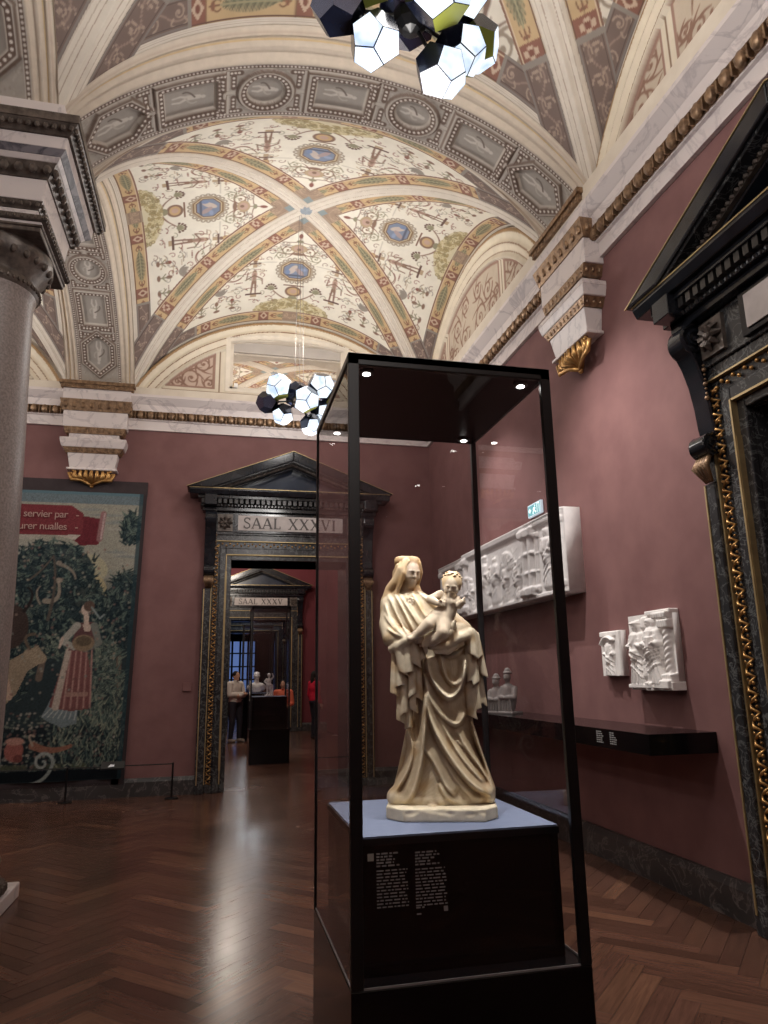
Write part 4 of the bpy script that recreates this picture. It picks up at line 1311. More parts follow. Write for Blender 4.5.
    e.box(-1.40, 1.40, -.30, 0, 4.19, 4.24)
    e.extrude([(0, 4.24), (.34, 4.24), (.37, 4.30), (.37, 4.335), (0, 4.335)], lambda p, t: (t, -p[0], p[1]), -1.52, 1.52)
    for s in (-1, 1): e.box(*sorted((s * 1.12, s * 1.30)), -.36, 0, 4.08, 4.24)
    e.build('entablature', BLACKGLOSS, root, bevel=0.005)
    dn = MB()
    nd = 34
    for k in range(nd):
        x = -1.36 + (k + .5) * 2.72 / nd; dn.box(x - .024, x + .024, -.285, 0, 4.12, 4.19)
    for k in range(52):
        x = -1.3 + (k + .5) * 2.6 / 52; dn.ball((x, -.235, 4.10), .02, 5, 4)
    dn.build('dentil_row', DARKDENTIL, root)
    gl = MB(); gl.box(-1.525, 1.525, -.376, -.36, 4.326, 4.337); gl.build('cornice_gilt_line', GOLDLINE, root)
    # pediment
    H = .62; HWD = 1.565
    p = MB()
    def rake(hw, z0, ht, th, out, o0=0.0, mm=None):
        mm = mm or p
        k = th / ht * hw
        for s in (-1, 1):
            P = [(s * hw, z0), (0, z0 + ht), (0, z0 + ht - th), (s * (hw - k), z0)]
            mm.extrude(P, lambda q, t: (q[0], t, q[1]), -o0, -out)
    rake(HWD, 4.335, H, .15, .40); rake(HWD - .52, 4.335, H - .21, .035, .24)
    p.build('raking_cornice', BLACKGLOSS, root, bevel=0.012, seg=2)
    p2 = MB(); rake(HWD - .30, 4.335, H - .125, .05, .37, 0, p2); p2.build('inner_raking_cornice', BLACKMARBLE, root, bevel=.006)
    gl = MB(); rake(HWD + .006, 4.338, H + .002, .008, .406, .39, gl); gl.build('pediment_gilt_line', GOLDLINE, root)
    b = MB()
    rake(HWD - .36, 4.335, H - .15, .05, .26, 0, b)
    for s in (-1, 1):
        for k in range(26):
            t = (k + .5) / 26; b.ball((s * (HWD - .42) * (1 - t), -.265, 4.335 + (H - .175) * t), .022, 5, 4)
    b.build('leaf_moulding', BRONZE, root)
    t = MB(); t.extrude([(-HWD + .3, 4.335), (HWD - .3, 4.335), (0, 4.335 + H - .1)], lambda q, u: (q[0], u, q[1]), 0, -.10)
    t.build('tympanum', M_noise('blue_black_marble', srgb(34, 40, 54), srgb(50, 58, 74), 3, .2), root)
    if leaf:
        lf = MB()
        for s in (-1, 1):
            lf.box(*sorted((s * .01, s * .87)), .30, .36, 0.01, 3.29)
            for z0, z1 in ((.2, 1.3), (1.45, 3.1)): lf.box(*sorted((s * .14, s * .74)), .285, .30, z0, z1)
        lf.build('door_leaf', BLACKVOID, root, bevel=0.01)
    return root
doorway('door_1', Mb(DCX, BY, 0), 'SAAL XXXVI')
D2Y = 2.83
doorway('door_2', Mb(WX, D2Y, -PI / 2), '', leaf=True, sw=.64).scale = (1, 1, .978)
doorway('door_3', Mb(DCX + .24, YB2, 0), 'SAAL XXXV', detail=False)

# ------------------------------------------------------------------ granite column with its entablature block
def column(x, y):
    root = thing('column', 'grey-rose granite column with bronze capital at the left edge, in front of the tapestry', 'column', (x, y, 0))
    m = MB()
    m.lathe([(.41, .40), (.412, .5), (.408, 1.2), (.395, 2.2), (.36, 3.4), (.318, 4.50), (.325, 4.55), (.335, 4.57), (.335, 4.62)], 64)
    m.build('shaft', GRANITE, root, auto=30)
    m = MB(); m.box(-.51, .51, -.51, .51, 0, .105); m.build('plinth', MARBLE, root, bevel=.008)
    m = MB(); m.lathe([(.48, .105), (.505, .13), (.51, .17), (.50, .21), (.47, .23), (.455, .25), (.45, .29), (.46, .31), (.475, .34), (.465, .37), (.44, .39), (.43, .41)], 64)
    for k in range(40):
        a = 2 * PI * k / 40; m.ball((.505 * math.cos(a), .505 * math.sin(a), .17), .03, 6, 4)
    m.build('base_moulding', BRONZE, root, auto=40)
    m = MB(); m.lathe([(.32, 4.57), (.345, 4.60), (.358, 4.63), (.345, 4.66), (.33, 4.69), (.345, 4.73), (.40, 4.79), (.44, 4.86), (.435, 4.93)], 64)
    for k in range(26):
        a = 2 * PI * k / 26; m.ball((.415 * math.cos(a), .415 * math.sin(a), 4.83), .040, 7, 5, (.7, .7, 1.05))
    for k in range(52):
        a = 2 * PI * k / 52; m.ball((.355 * math.cos(a), .355 * math.sin(a), 4.63), .018, 5, 4)
    m.build('capital', BRONZE, root, auto=40)
    sq = lambda m, h0, h1, z0, z1: m.frustum((-h0, h0, -h0, h0), (-h1, h1, -h1, h1), z0, z1)
    m = MB(); sq(m, .435, .44, 4.93, 4.965); sq(m, .45, .45, 4.965, 4.985); m.build('abacus', BRONZE, root, bevel=.005)
    e = MB()
    sq(e, .44, .44, 4.985, 5.015); sq(e, .385, .395, 5.05, 5.14); sq(e, .43, .45, 5.20, 5.38); sq(e, .53, .56, 5.48, 5.52); sq(e, .60, .61, 5.56, 5.66)
    e.build('entablature_marble', MARBLE, root, bevel=.006)
    gy = MB(); sq(gy, .56, .60, 5.52, 5.56); gy.build('entablature_fascia', GREYMARBLE, root)
    b = MB(); sq(b, .47, .475, 5.015, 5.05); sq(b, .40, .43, 5.14, 5.20); sq(b, .46, .53, 5.38, 5.48); sq(b, .63, .69, 5.66, 5.73); sq(b, .70, .70, 5.73, 5.80)
    for z, h, p, r in ((5.43, .51, .10, .042), (5.17, .425, .06, .022), (5.03, .476, .05, .016), (5.695, .675, .06, .026)):
        n = int(2 * h / p)
        for i in range(n):
            t = -h + (i + .5) * 2 * h / n
            for s in (-1, 1):
                b.ball((t, s * h, z), r, 6, 4, (.8, .6, 1)); b.ball((s * h, t, z), r, 6, 4, (.6, .8, 1))
    b.build('entablature_bronze', BRONZE, root, auto=40)
    m = MB(); m.box(-.56, .56, -.6, .6, 5.80, 5.96); m.build('impost', MARBLE, root)
column(ARCH_X, ARCH_Y)

# ------------------------------------------------------------------ tapestry on the back wall
def tapestry():
    x0, x1, z0, z1 = -4.9, -1.13, 0.25, 4.26
    root = thing('tapestry', 'large woven tapestry with a red banner above a garden scene, hung on the back wall', 'tapestry', (0, BY, 0))
    c = Canvas(x0, x1, z0, z1, 0.012, (54, 66, 72))
    r = np.random.default_rng(21)
    # sky to meadow
    t = ((c.ys - z0) / (z1 - z0))[:, None, None]
    c.a[:] = np.where(t > .66, np.array((128, 130, 122), f32), np.array((40, 52, 58), f32))
    m = np.clip((t - .52) / .2, 0, 1); c.a[:] = np.array((44, 56, 60), f32) * (1 - m) + np.array((140, 136, 120), f32) * m
    c.ell(-1.9, 3.1, .35, .25, (158, 150, 118)); c.ell(-1.75, 2.75, .22, .3, (168, 150, 104), .8); c.rect(x0, x1, 4.08, z1, (84, 104, 116), .8)
    for k in range(60): c.ell(r.uniform(x0, x1), r.uniform(3.0, 4.0), r.uniform(.1, .3), .02, ((150, 146, 136), (112, 120, 122))[k % 2], .5)
    def leaves(cx, cy, rx, ry, n, pal, L=.09):
        for k in range(n):
            a = r.uniform(0, 2 * PI); q = math.sqrt(r.uniform(0, 1)); x, y = cx + rx * q * math.cos(a), cy + ry * q * math.sin(a)
            b = r.uniform(0, PI); d = L * r.uniform(.6, 1.3)
            c.line([(x, y), (x + d * math.cos(b), y + d * math.sin(b))], .034, pal[k % len(pal)], .008); c.line([(x, y), (x + d * .8 * math.cos(b), y + d * .8 * math.sin(b))], .010, pal[(k + 1) % len(pal)], .004)
    DK = [(26, 38, 46), (34, 50, 56), (58, 76, 76), (20, 28, 36)]; MD = [(70, 90, 84), (98, 112, 98), (38, 54, 58), (126, 132, 110)]
    # trees: trunks and leafy crowns
    for tx, b, tp, w in ((-2.35, 1.6, 3.0, .09), (-1.75, 1.2, 2.6, .07), (-1.32, .6, 2.3, .10), (-3.4, 1.0, 3.0, .12), (-4.2, .8, 2.8, .1)):
        c.line(bez((tx, b), (tx + .1, (b + tp) / 2), (tx - .02, tp)), w, (104, 88, 76), w * .6)
    for cx, cy, rx, ry, n in ((-2.3, 3.1, .6, .42, 420), (-2.75, 2.75, .4, .4, 260), (-2.05, 2.65, .5, .5, 300), (-1.27, 3.72, .14, .25, 90), (-1.30, 2.7, .2, .42, 170), (-2.5, 2.2, .45, .4, 240), (-1.5, 2.3, .35, .5, 260), (-3.4, 2.9, .6, .6, 400), (-4.3, 2.7, .6, .8, 420)):
        c.ell(cx, cy, rx * .92, ry * .9, (34, 48, 54), .8); leaves(cx, cy, rx, ry, n, DK + MD[:2])
    leaves(-1.45, 1.45, .3, .6, 330, MD); leaves(-1.8, 2.05, .5, .3, 160, MD); leaves(-3.2, 1.8, .8, .8, 420, DK + MD)
    # flower meadow
    c.rect(x0, x1, z0, .95, (30, 38, 44), .85)
    for k in range(1500):
        x, y = r.uniform(x0, x1), r.uniform(z0 + .12, 1.15)
        c.ell(x, y, r.uniform(.01, .026), r.uniform(.01, .022), ((104, 112, 98), (70, 86, 82), (150, 142, 128), (48, 62, 64), (110, 80, 74))[k % 5], .85)
    c.rect(x0, x1, z0, z0 + .14, (22, 28, 34)); 
    for k in range(40): c.ell(r.uniform(x0, x1), z0 + .19, .06, .04, (74, 78, 58), .7)
    for k in range(420):
        x, y = r.uniform(-2.1, x1), r.uniform(.4, 1.3); c.line([(x, y), (x + r.uniform(-.08, .08), y + r.uniform(.04, .16))], .022, MD[k % 4], .006)
    # banner
    RED = (122, 44, 50)
    c.poly([(x0, 3.60), (x0, 4.03), (-2.12, 4.05), (-1.95, 3.94), (-1.90, 3.76), (-1.96, 3.62), (-2.2, 3.60)], RED)
    c.poly([(-1.95, 3.90), (-1.70, 3.86), (-1.70, 3.48), (-1.95, 3.46), (-2.06, 3.54), (-1.94, 3.66)], (108, 36, 44)); c.poly([(-2.3, 3.60), (-1.96, 3.62), (-2.04, 3.54)], (168, 154, 140))
    c.line([(-1.70, 3.56), (-1.67, 3.94)], .08, (140, 92, 92)); c.line([(-1.68, 3.56), (-1.655, 3.94)], .025, (170, 138, 134)); c.rect(x0, -2.5, 3.53, 3.60, (160, 150, 136), .8)
    class Sh:
        def pt(q, p): return (-1.80 + (p[0] + 1.985) * .88, 2.54 + (p[1] - 2.66) * .86)
        def poly(q, pts, col, al=1.0): c.poly([q.pt(p) for p in pts], col, al)
        def line(q, pts, w0, col, w1=None, al=1.0): c.line([q.pt(p) for p in pts], w0 * .87, col, None if w1 is None else w1 * .87, al)
        def ell(q, x, y, rx, ry, col, *a, **k): x, y = q.pt((x, y)); c.ell(x, y, rx * .88, ry * .88, col, *a, **k)
        def rect(q, xa, xb, ya, yb, col, al=1.0): q.poly([(xa, ya), (xb, ya), (xb, yb), (xa, yb)], col, al)
    L = Sh()
    # lady: headdress, bodice, arms with basket, striped skirt over blue-grey underskirt
    SK = (186, 160, 142)
    L.poly([(-2.52, .98), (-2.35, 1.35), (-1.98, 1.2), (-1.98, .86), (-2.2, .80), (-2.45, .92)], (104, 118, 122))
    for k in range(7): L.line(bez((-2.5 + k * .08, .98 - k * .01), (-2.35 + k * .06, 1.1), (-2.3 + k * .05, 1.3)), .022, (150, 158, 156), .01)
    L.poly([(-2.42, 1.12), (-2.22, 2.0), (-1.92, 2.02), (-1.80, 1.5), (-1.82, 1.08), (-2.1, 1.05)], (122, 70, 68))
    for k in range(5): L.line([(-2.16 + k * .08, 2.0), (-2.2 + k * .1, 1.1)], .024, (164, 116, 106), .03)
    L.line([(-2.2, 2.0), (-2.32, 1.12)], .085, (170, 152, 136), .11); L.rect(-2.18, -1.84, 1.28, 1.35, (160, 120, 104), .8)
    L.poly([(-2.2, 2.0), (-2.08, 2.45), (-1.84, 2.46), (-1.80, 2.02)], (98, 62, 62)); L.poly([(-2.02, 2.42), (-1.86, 2.42), (-1.9, 2.3), (-1.98, 2.3)], SK)
    L.line([(-2.1, 2.4), (-2.3, 2.15), (-2.12, 2.05)], .12, (150, 146, 134), .09); L.line([(-1.84, 2.4), (-1.74, 2.12), (-1.95, 2.02)], .11, (110, 112, 104), .09)
    L.ell(-1.98, 2.12, .17, .13, (132, 108, 82)); L.ell(-1.98, 2.15, .12, .08, (96, 80, 62))
    L.line([(-1.96, 2.42), (-1.97, 2.55)], .08, SK); L.ell(-1.985, 2.66, .075, .095, SK); L.ell(-1.94, 2.72, .085, .085, (92, 70, 60)); L.line([(-1.9, 2.7), (-1.76, 2.52), (-1.7, 2.58)], .03, (120, 130, 128))
    L.line([(-2.3, 2.2), (-2.34, 2.05)], .04, SK)
    # horned beasts at the left, a bird, a fox and a snake-like tail
    c.ell(-2.76, 2.3, .22, .30, (66, 52, 48)); c.ell(-2.84, 2.42, .08, .12, (96, 78, 66)); c.line(bez((-2.62, 2.52), (-2.45, 2.75), (-2.6, 2.85)), .05, (44, 38, 38), .02)
    c.poly([(-2.95, 1.25), (-2.9, 1.75), (-2.4, 2.05), (-2.26, 1.86), (-2.5, 1.7), (-2.62, 1.4), (-2.8, 1.2)], (142, 122, 98)); c.ell(-2.42, 1.9, .16, .09, (150, 130, 104), rot=-.4)
    c.line(bez((-2.5, 2.0), (-2.65, 2.2), (-2.45, 2.2)), .04, (96, 80, 66)); c.line([(-2.9, 1.9), (-2.75, 1.55), (-2.7, 1.35)], .07, (176, 142, 120))
    c.line(bez((-2.36, 2.66), (-2.12, 2.62), (-2.2, 2.92)), .075, (134, 122, 106), .035); c.line(bez((-2.42, 2.62), (-2.52, 2.78), (-2.44, 2.86)), .03, (128, 116, 100), .02); c.ell(-2.2, 2.95, .05, .04, (140, 126, 110))
    c.line(bez((-2.2, 3.18), (-2.0, 3.12), (-1.98, 2.98)), .05, (124, 112, 98), .025); c.ell(-2.22, 3.2, .04, .035, (130, 118, 104)); c.line(bez((-2.6, 2.95), (-2.45, 3.05), (-2.3, 3.3)), .03, (88, 78, 68), .02); c.line(bez((-2.3, 2.4), (-2.2, 2.9), (-2.3, 3.3)), .045, (84, 74, 66), .025)
    for k in range(170):
        x, y = r.uniform(-2.9, x1 - .05), r.uniform(1.3, 3.5); c.ell(x, y, .018, .018, ((142, 116, 100), (120, 128, 120), (150, 140, 120), (122, 86, 80))[k % 4], .7)
    c.ell(-2.58, .66, .12, .14, (156, 84, 74)); c.ell(-2.58, .78, .12, .05, (176, 120, 104)); c.ell(-2.52, .56, .06, .05, (120, 60, 54))
    c.line(bez((-2.35, .72), (-2.1, .60), (-1.85, .70)), .10, (144, 90, 70), .05); c.line(bez((-2.35, .72), (-2.45, .9), (-2.34, .84)), .03, (150, 130, 110))
    sp = spiral(-2.2, .5, .14, 0, 1.2, 1); c.line(sp, .045, (140, 146, 140), .03); c.line(bez((-2.06, .5), (-2.1, .25), (-2.38, .22)), .045, (130, 138, 132))
    c.line([(-2.85, .95), (-2.95, .5)], .12, (88, 70, 60), .05)
    g = c.a.mean(2, keepdims=True); c.a[:] = (c.a * .72 + g * .28) * (0.90 + .2 * r.random((c.h, c.w, 1)))
    # red piping of the weave edge
    c.rect(x0, x1, z1 - .05, z1, (88, 110, 118)); c.rect(x1 - .05, x1, z0, z1, (44, 60, 66), .7)
    # gentle sag and waves of hanging cloth
    X, Z = np.meshgrid(c.xs, c.ys)
    Y = -.075 - .02 * np.sin(X * 5.2 + Z * .4) * (1 - (Z - z0) / (z1 - z0)) - .004 * np.sin(X * 17)
    X = X + .05 * ((z1 - Z) / (z1 - z0)) * 0 - (x1 - X < 1.2) * .07 * (1 - (x1 - X) / 1.2) * ((z1 - Z) / (z1 - z0))
    mesh_np('woven_cloth', np.stack([X, Y, Z], -1).reshape(-1, 3), grid_faces(c.w, c.h), TAPESTRY, root, True, lin(c.a.reshape(-1, 3)))
    # dark mounting border behind
    b = MB(); b.box(x0 - .05, x1 + .045, -.045, -.004, z1 - .02, z1 + .19)
    b.add([(x1 - .1, -.05, z1), (x1 + .045, -.05, z1), (x1 - .03, -.05, z0 - .08), (x1 - .2, -.05, z0 - .08)], [(0, 1, 2, 3)])
    b.add([(x0, -.05, z0 + .02), (x1 - .1, -.05, z0 + .02), (x1 - .1, -.05, z0 - .08), (x0, -.05, z0 - .08)], [(0, 1, 2, 3)])
    b.build('mount_border', M_noise('dark_brown_cloth', srgb(48, 38, 40), srgb(56, 46, 48), 8, .9), root)
    # woven words of the banner
    def words(s, x, z, size):
        cu = bpy.data.curves.new('banner_words', 'FONT'); cu.body = s; cu.size = size; cu.align_x = 'RIGHT'; cu.extrude = .001; cu.space_character = .92
        tmp = bpy.data.objects.new('tmp', cu); COL.objects.link(tmp)
        dg = bpy.context.evaluated_depsgraph_get(); me = bpy.data.meshes.new_from_object(tmp.evaluated_get(dg))
        bpy.data.objects.remove(tmp); me.materials.clear(); me.materials.append(M_noise('pale_pink_wool', srgb(150, 120, 112), srgb(164, 134, 126), 30, .9))
        o = link('banner_words', me, root); o.rotation_euler = (PI / 2, 0, 0); o.location = (x, -.098, z)
    words('et servier par   -', -2.0, 3.86, .15); words('ul figurer nualles   -', -2.0, 3.68, .15)
tapestry()

# ------------------------------------------------------------------ low barrier in front of the tapestry
def barrier():
    root = thing('barrier', 'low dark metal rail barrier in front of the tapestry', 'barrier', (-.51, 10.55, 0))
    m = MB()
    m.tube([(0, 0, 0), (0, 0, .46)], .013, 8); m.lathe([(.09, 0), (.09, .012), (.02, .02)], 20)
    m.build('post', BLACKMETAL, root, auto=40)
    m = MB(); m.tube([(-1.35, .1, 0), (-1.35, .1, .44)], .013, 8); m.lathe([(.09, 0), (.09, .012), (.02, .02)], 20, (-1.35, .1, 0)); m.build('post', BLACKMETAL, root, auto=40)
    m = MB(); m.tube([(-2.6, .1, 0), (-2.6, .1, .44)], .013, 8); m.build('post', BLACKMETAL, root, auto=40)
    m = MB(); m.tube([(0, 0, .445), (-1.35, .1, .43), (-2.6, .1, .43), (-3.6, .1, .43)], .008, 6); m.build('rail', BLACKMETAL, root)
    m = MB(); m.add([(-.92, -.02, .42), (-.62, -.04, .42), (-.62, .03, .50), (-.92, .05, .50)], [(0, 1, 2, 3)]); m.box(-.92, -.62, -.02, .02, .40, .42)
    lb = m.build('label_plate', BLACKMETAL, root)
    m = MB(); m.add([(-.83, -.02, .436), (-.75, -.028, .444), (-.75, .0, .474), (-.76, .005, .462), (-.80, .005, .47)], [(0, 1, 2, 3, 4)]); m.build('white_notice', M_emit('bright_notice', (.6, .6, .62), .15), lb)
barrier()
m = MB(); m.box(-.06, .06, -.025, 0, -.06, .06)
tag(m.build('wall_box', WALLRED, None, bevel=.004), 'small square box painted like the wall, left of the black doorway', 'wall box').location = (-.385, BY, 1.45)

# ------------------------------------------------------------------ display case
CX0, CX1, CY0, CY1 = .457, 1.298, 2.50, 3.40
PX0, PX1, PY0, PY1, PZ = .512, 1.248, 2.60, 3.34, 1.01
def text_lines(m, x0, x1, z, n, pitch, h, y, r, ragged=.25):
    for k in range(n):
        x = x0; end = x1 - r.uniform(0, ragged) * (x1 - x0)
        while x < end - .004:
            w = r.uniform(.008, .03); w = min(w, end - x)
            m.box(x, x + w * .86, y, y - .0006, z - h, z); x += w + .003
        z -= pitch
    return z
def lamp_disc(root, x, y, z):
    m = MB(); m.lathe([(.030, 0), (.030, -.008), (.022, -.01)], 20, (x, y, z)); h = m.build('case_spotlight', BLACKMETAL, root)
    m = MB(); m.lathe([(.016, -.0105), (.014, -.013)], 16, (x, y, z)); m.build('lens', M_emit('lit_spot_lens', (1, .97, .92), 22), h)
def display_case():
    root = thing('display_case', 'tall black-framed glass case holding the Madonna statue', 'display case', ((CX0 + CX1) / 2, (CY0 + CY1) / 2, 0))
    ox, oy = (CX0 + CX1) / 2, (CY0 + CY1) / 2
    x0, x1, y0, y1 = CX0 - ox, CX1 - ox, CY0 - oy, CY1 - oy
    ZB, ZT = .575, 2.775
    m = MB(); m.box(x0, x1, y0, y1, 0, ZB); m.build('base', BLACKPANEL, root, bevel=.003)
    p = MB(); p.box(PX0 - ox, PX1 - ox, PY0 - oy, PY1 - oy, ZB, PZ - .03); p.build('pedestal', BLACKPANEL, root)
    m = MB(); m.box(PX0 - ox - .004, PX1 - ox + .004, PY0 - oy - .004, PY1 - oy + .004, PZ - .03, PZ - .006); m.build('pedestal_edge', BLACKMETAL, root)
    m = MB(); m.box(PX0 - ox, PX1 - ox, PY0 - oy, PY1 - oy, PZ - .006, PZ); m.build('blue_board', BLUEBOARD, root)
    w = .042
    for (ax, ay, ww) in ((x0, y0, w), (x1 - w, y0, w), (x1 - .026, y1 - .026, .026)):
        m = MB(); m.box(ax, ax + ww, ay, ay + (ww if ww < .03 else .022), ZB, ZT); m.build('frame_post', BLACKMETAL, root, bevel=.002)
    m = MB(); m.box(x0, x0 + .012, y1 - .012, y1, ZB, ZT); m.build('frame_post', BLACKMETAL, root)
    m = MB()
    m.box(x0, x1, y0, y1, ZT - .03, ZT); m.box(x0, x1, y0, y0 + .02, ZT - .048, ZT)
    m.build('top_panel', BLACKMETAL, root, bevel=.002)
    m = MB(); m.box(x0 + .02, x1 - .02, y0 + .02, y1 - .02, ZT - .036, ZT - .031); m.build('ceiling_panel', M_noise('mirror_black_panel', srgb(7, 7, 8), srgb(10, 10, 11), 3, .25, spec=.1), root)
    e = .006
    for P in ([(x0, y0 + e), (x1, y0 + e)], [(x0, y1 - e), (x1, y1 - e)], [(x0 + e, y0), (x0 + e, y1)], [(x1 - e, y0), (x1 - e, y1)]):
        m = MB(); (a, b), (c, d) = P; m.add([(a, b, ZB), (c, d, ZB), (c, d, ZT - .03), (a, b, ZT - .03)], [(0, 1, 2, 3)]); m.build('glass_pane', GLASS, root)
    m = MB()        # bright lower edges of the panes
    m.box(x0 + .04, x1 - .04, y0 + .004, y0 + .008, ZB, ZB + .006); m.box(x1 - .009, x1 - .005, y0 + .03, y1 - .03, ZB, ZB + .006); m.box(x0 + .003, x0 + .007, y0 + .03, y1 - .03, ZB, ZB + .005)
    m.build('glass_edge', M_noise('pale_glass_edge', srgb(120, 116, 116), srgb(140, 136, 136), 4, .3), root)
    for (x, y) in ((x0 + .09, y0 + .09), (x1 - .09, y0 + .09), (x0 + .09, y1 - .09), (x1 - .09, y1 - .09)): lamp_disc(root, x, y, ZT - .036)
    # printed description, two columns, with a pale square pictogram
    yb = PY0 - oy - .0006; r = np.random.default_rng(2)
    fx = lambda px: PX0 - ox + (px - 364) / 200.0 * (PX1 - PX0)
    for c0, c1, z in ((fx(378.5), fx(409.5), .956), (fx(416), fx(447.5), .952)):
        t = MB(); z = text_lines(t, c0, c0 + (c1 - c0) * .8, z, 5, .0098, .0052, yb, r, .5)
        z = text_lines(t, c0, c1, z - .006, 12, .0104, .0042, yb, r, .08)
        if c0 > fx(400): text_lines(t, fx(416), fx(425), .776, 1, .01, .0045, yb, r); text_lines(t, fx(416.5), fx(423), .756, 1, .01, .0045, yb, r)
        t.build('description_text', WHITETEXT, root)
    m = MB(); m.box(fx(370), fx(376), yb, yb - .0008, .932, .956); m.build('pictogram', M_noise('pale_grey_print', srgb(168, 164, 156), srgb(176, 172, 164), 4, .6), root)
    m = MB(); m.box(fx(443), fx(447), yb, yb - .0008, .756, .772); m.build('printed_mark', WHITETEXT, root)
display_case()

# ------------------------------------------------------------------ chandeliers: clusters of pentagonal shades
def dodeca():
    ph = (1 + 5 ** .5) / 2
    v = [(x, y, z) for x in (-1, 1) for y in (-1, 1) for z in (-1, 1)]
    for a in (-1, 1):
        for b in (-1, 1):
            v += [(0, a / ph, b * ph), (a / ph, b * ph, 0), (a * ph, 0, b / ph)]
    V = [Vector(p).normalized() for p in v]
    bm = bmesh.new()
    for p in V: bm.verts.new(p)
    bmesh.ops.convex_hull(bm, input=bm.verts)
    bmesh.ops.dissolve_limit(bm, angle_limit=.05, verts=bm.verts, edges=bm.edges)
    F = [[tuple(q.co) for q in f.verts] for f in bm.faces]; bm.free()
    return F
DOD = dodeca()
def chandelier(label, loc, top, rz, mods):
    root = thing('chandelier', label, 'chandelier', loc, rz, 'cluster chandeliers under the vaults')
    m = MB()
    for x, y in ((-.06, 0), (.06, .02), (0, -.05)): m.tube([(x, y, .1), (x * .4, y * .4, top - loc[2])], .003, 5)
    m.build('suspension_wire', M_noise('thin_grey_wire', srgb(112, 106, 100), srgb(124, 118, 112), 3, .8), root)
    m = MB(); m.ball((0, 0, .02), .1, 10, 6)
    for p, r, ax, kind in mods: m.tube([(0, 0, .02), p], .012, 6)
    m.build('spider', BLACKMETAL, root)
    for p, r, ax, kind in mods:
        ax = Vector(ax).normalized()
        # turn the solid so that one vertex looks along ax (three lit faces meet there)
        vv = Vector(DOD[0][0]).normalized(); Q = vv.rotation_difference(ax)
        hsh = (p[0] * 7.3 + p[1] * 3.1) % 1.0
        Q = Matrix.Rotation(hsh * 2.1, 3, ax) @ Q.to_matrix()
        lit, navy, grey, yel = MB(), MB(), MB(), MB()
        k = 0
        for f in DOD:
            P = [Q @ Vector(q) for q in f]; n = sum(P, Vector()).normalized(); d = n.dot(ax)
            P = [tuple(Vector(p) + q * r) for q in P]
            if d > .70 and kind != 'dark':
                cen = sum((Vector(q) for q in P), Vector()) / len(P)
                lit.add([tuple(cen + (Vector(q) - cen) * .955 + n * r * .012) for q in P], [tuple(range(len(P)))]); navy.add([tuple(Vector(q)) for q in P], [tuple(range(len(P)))])
            else:
                k += 1
                tgt = navy
                if n.z < -.2 and kind == 'open' and k % 3 == 1: tgt = yel
                elif k % 4 == 2: tgt = grey
                tgt.add(P, [tuple(range(len(P)))])
        sh = link('shade', None, root)
        for b, mt, nm in ((lit, LAMPWHITE, 'lit_panel'), (navy, LAMPNAVY, 'navy_panel'), (grey, LAMPGREY, 'mirror_panel'), (yel, LAMPYELLOW, 'yellow_lining')):
            if b.v: b.build(nm, mt, sh)
    return root
D = (0, -.25, -1)
MODS = [((-.27, -.10, .15), .175, (-.35, -.85, -.32), 'open'), ((.27, -.08, .22), .18, (.25, -.85, -.36), 'open'), ((.06, -.26, -.06), .18, (-.1, -.9, -.42), 'open'),
        ((-.20, .02, -.17), .15, (-.2, -.5, -.85), 'lit'), ((.29, .0, -.11), .15, (.3, -.6, -.75), 'open'), ((0, .06, .12), .19, (0, .5, -.2), 'dark'),
        ((.16, -.02, -.30), .15, (.15, -.5, -.85), 'open'), ((.44, .12, .10), .16, (.8, .1, -.4), 'open'), ((-.40, .02, -.02), .15, (-.9, .1, -.1), 'dark')]
CH1 = (.91, 3.05, 5.03); CH2 = (.93, 8.65, 5.02)
chandelier('cluster chandelier of white-lit polygonal shades hanging far back, left of the case top', CH2, 7.75, 0, MODS)
chandelier('cluster chandelier of white-lit polygonal shades cut by the top of the picture', CH1, 7.75, .08, MODS)
# ------------------------------------------------------------------ carved wall reliefs
def slab(name, c, t, mat, parent, base_h=0.0):
    """closed slab: carved front grid over a box of thickness t, local x along the wall, -y outwards"""
    H = c.H.copy(); H[0, :] = 0; H[-1, :] = 0; H[:, 0] = 0; H[:, -1] = 0
    X, Z = np.meshgrid(c.xs, c.ys)
    V = np.stack([X, -(t + H), Z], -1).reshape(-1, 3); F = grid_faces(c.w, c.h)
    x0, x1, z0, z1 = c.xs[0], c.xs[-1], c.ys[0], c.ys[-1]; b = len(V)
    bx = np.array([(x0, -t, z0), (x1, -t, z0), (x1, 0, z0), (x0, 0, z0), (x0, -t, z1), (x1, -t, z1), (x1, 0, z1), (x0, 0, z1)])
    bf = np.array([(0, 3, 2, 1), (4, 5, 6, 7), (1, 2, 6, 5), (2, 3, 7, 6), (3, 0, 4, 7)]) + b
    return mesh_np(name, np.concatenate([V, bx]), np.concatenate([F, bf]), mat, parent, smooth=False)

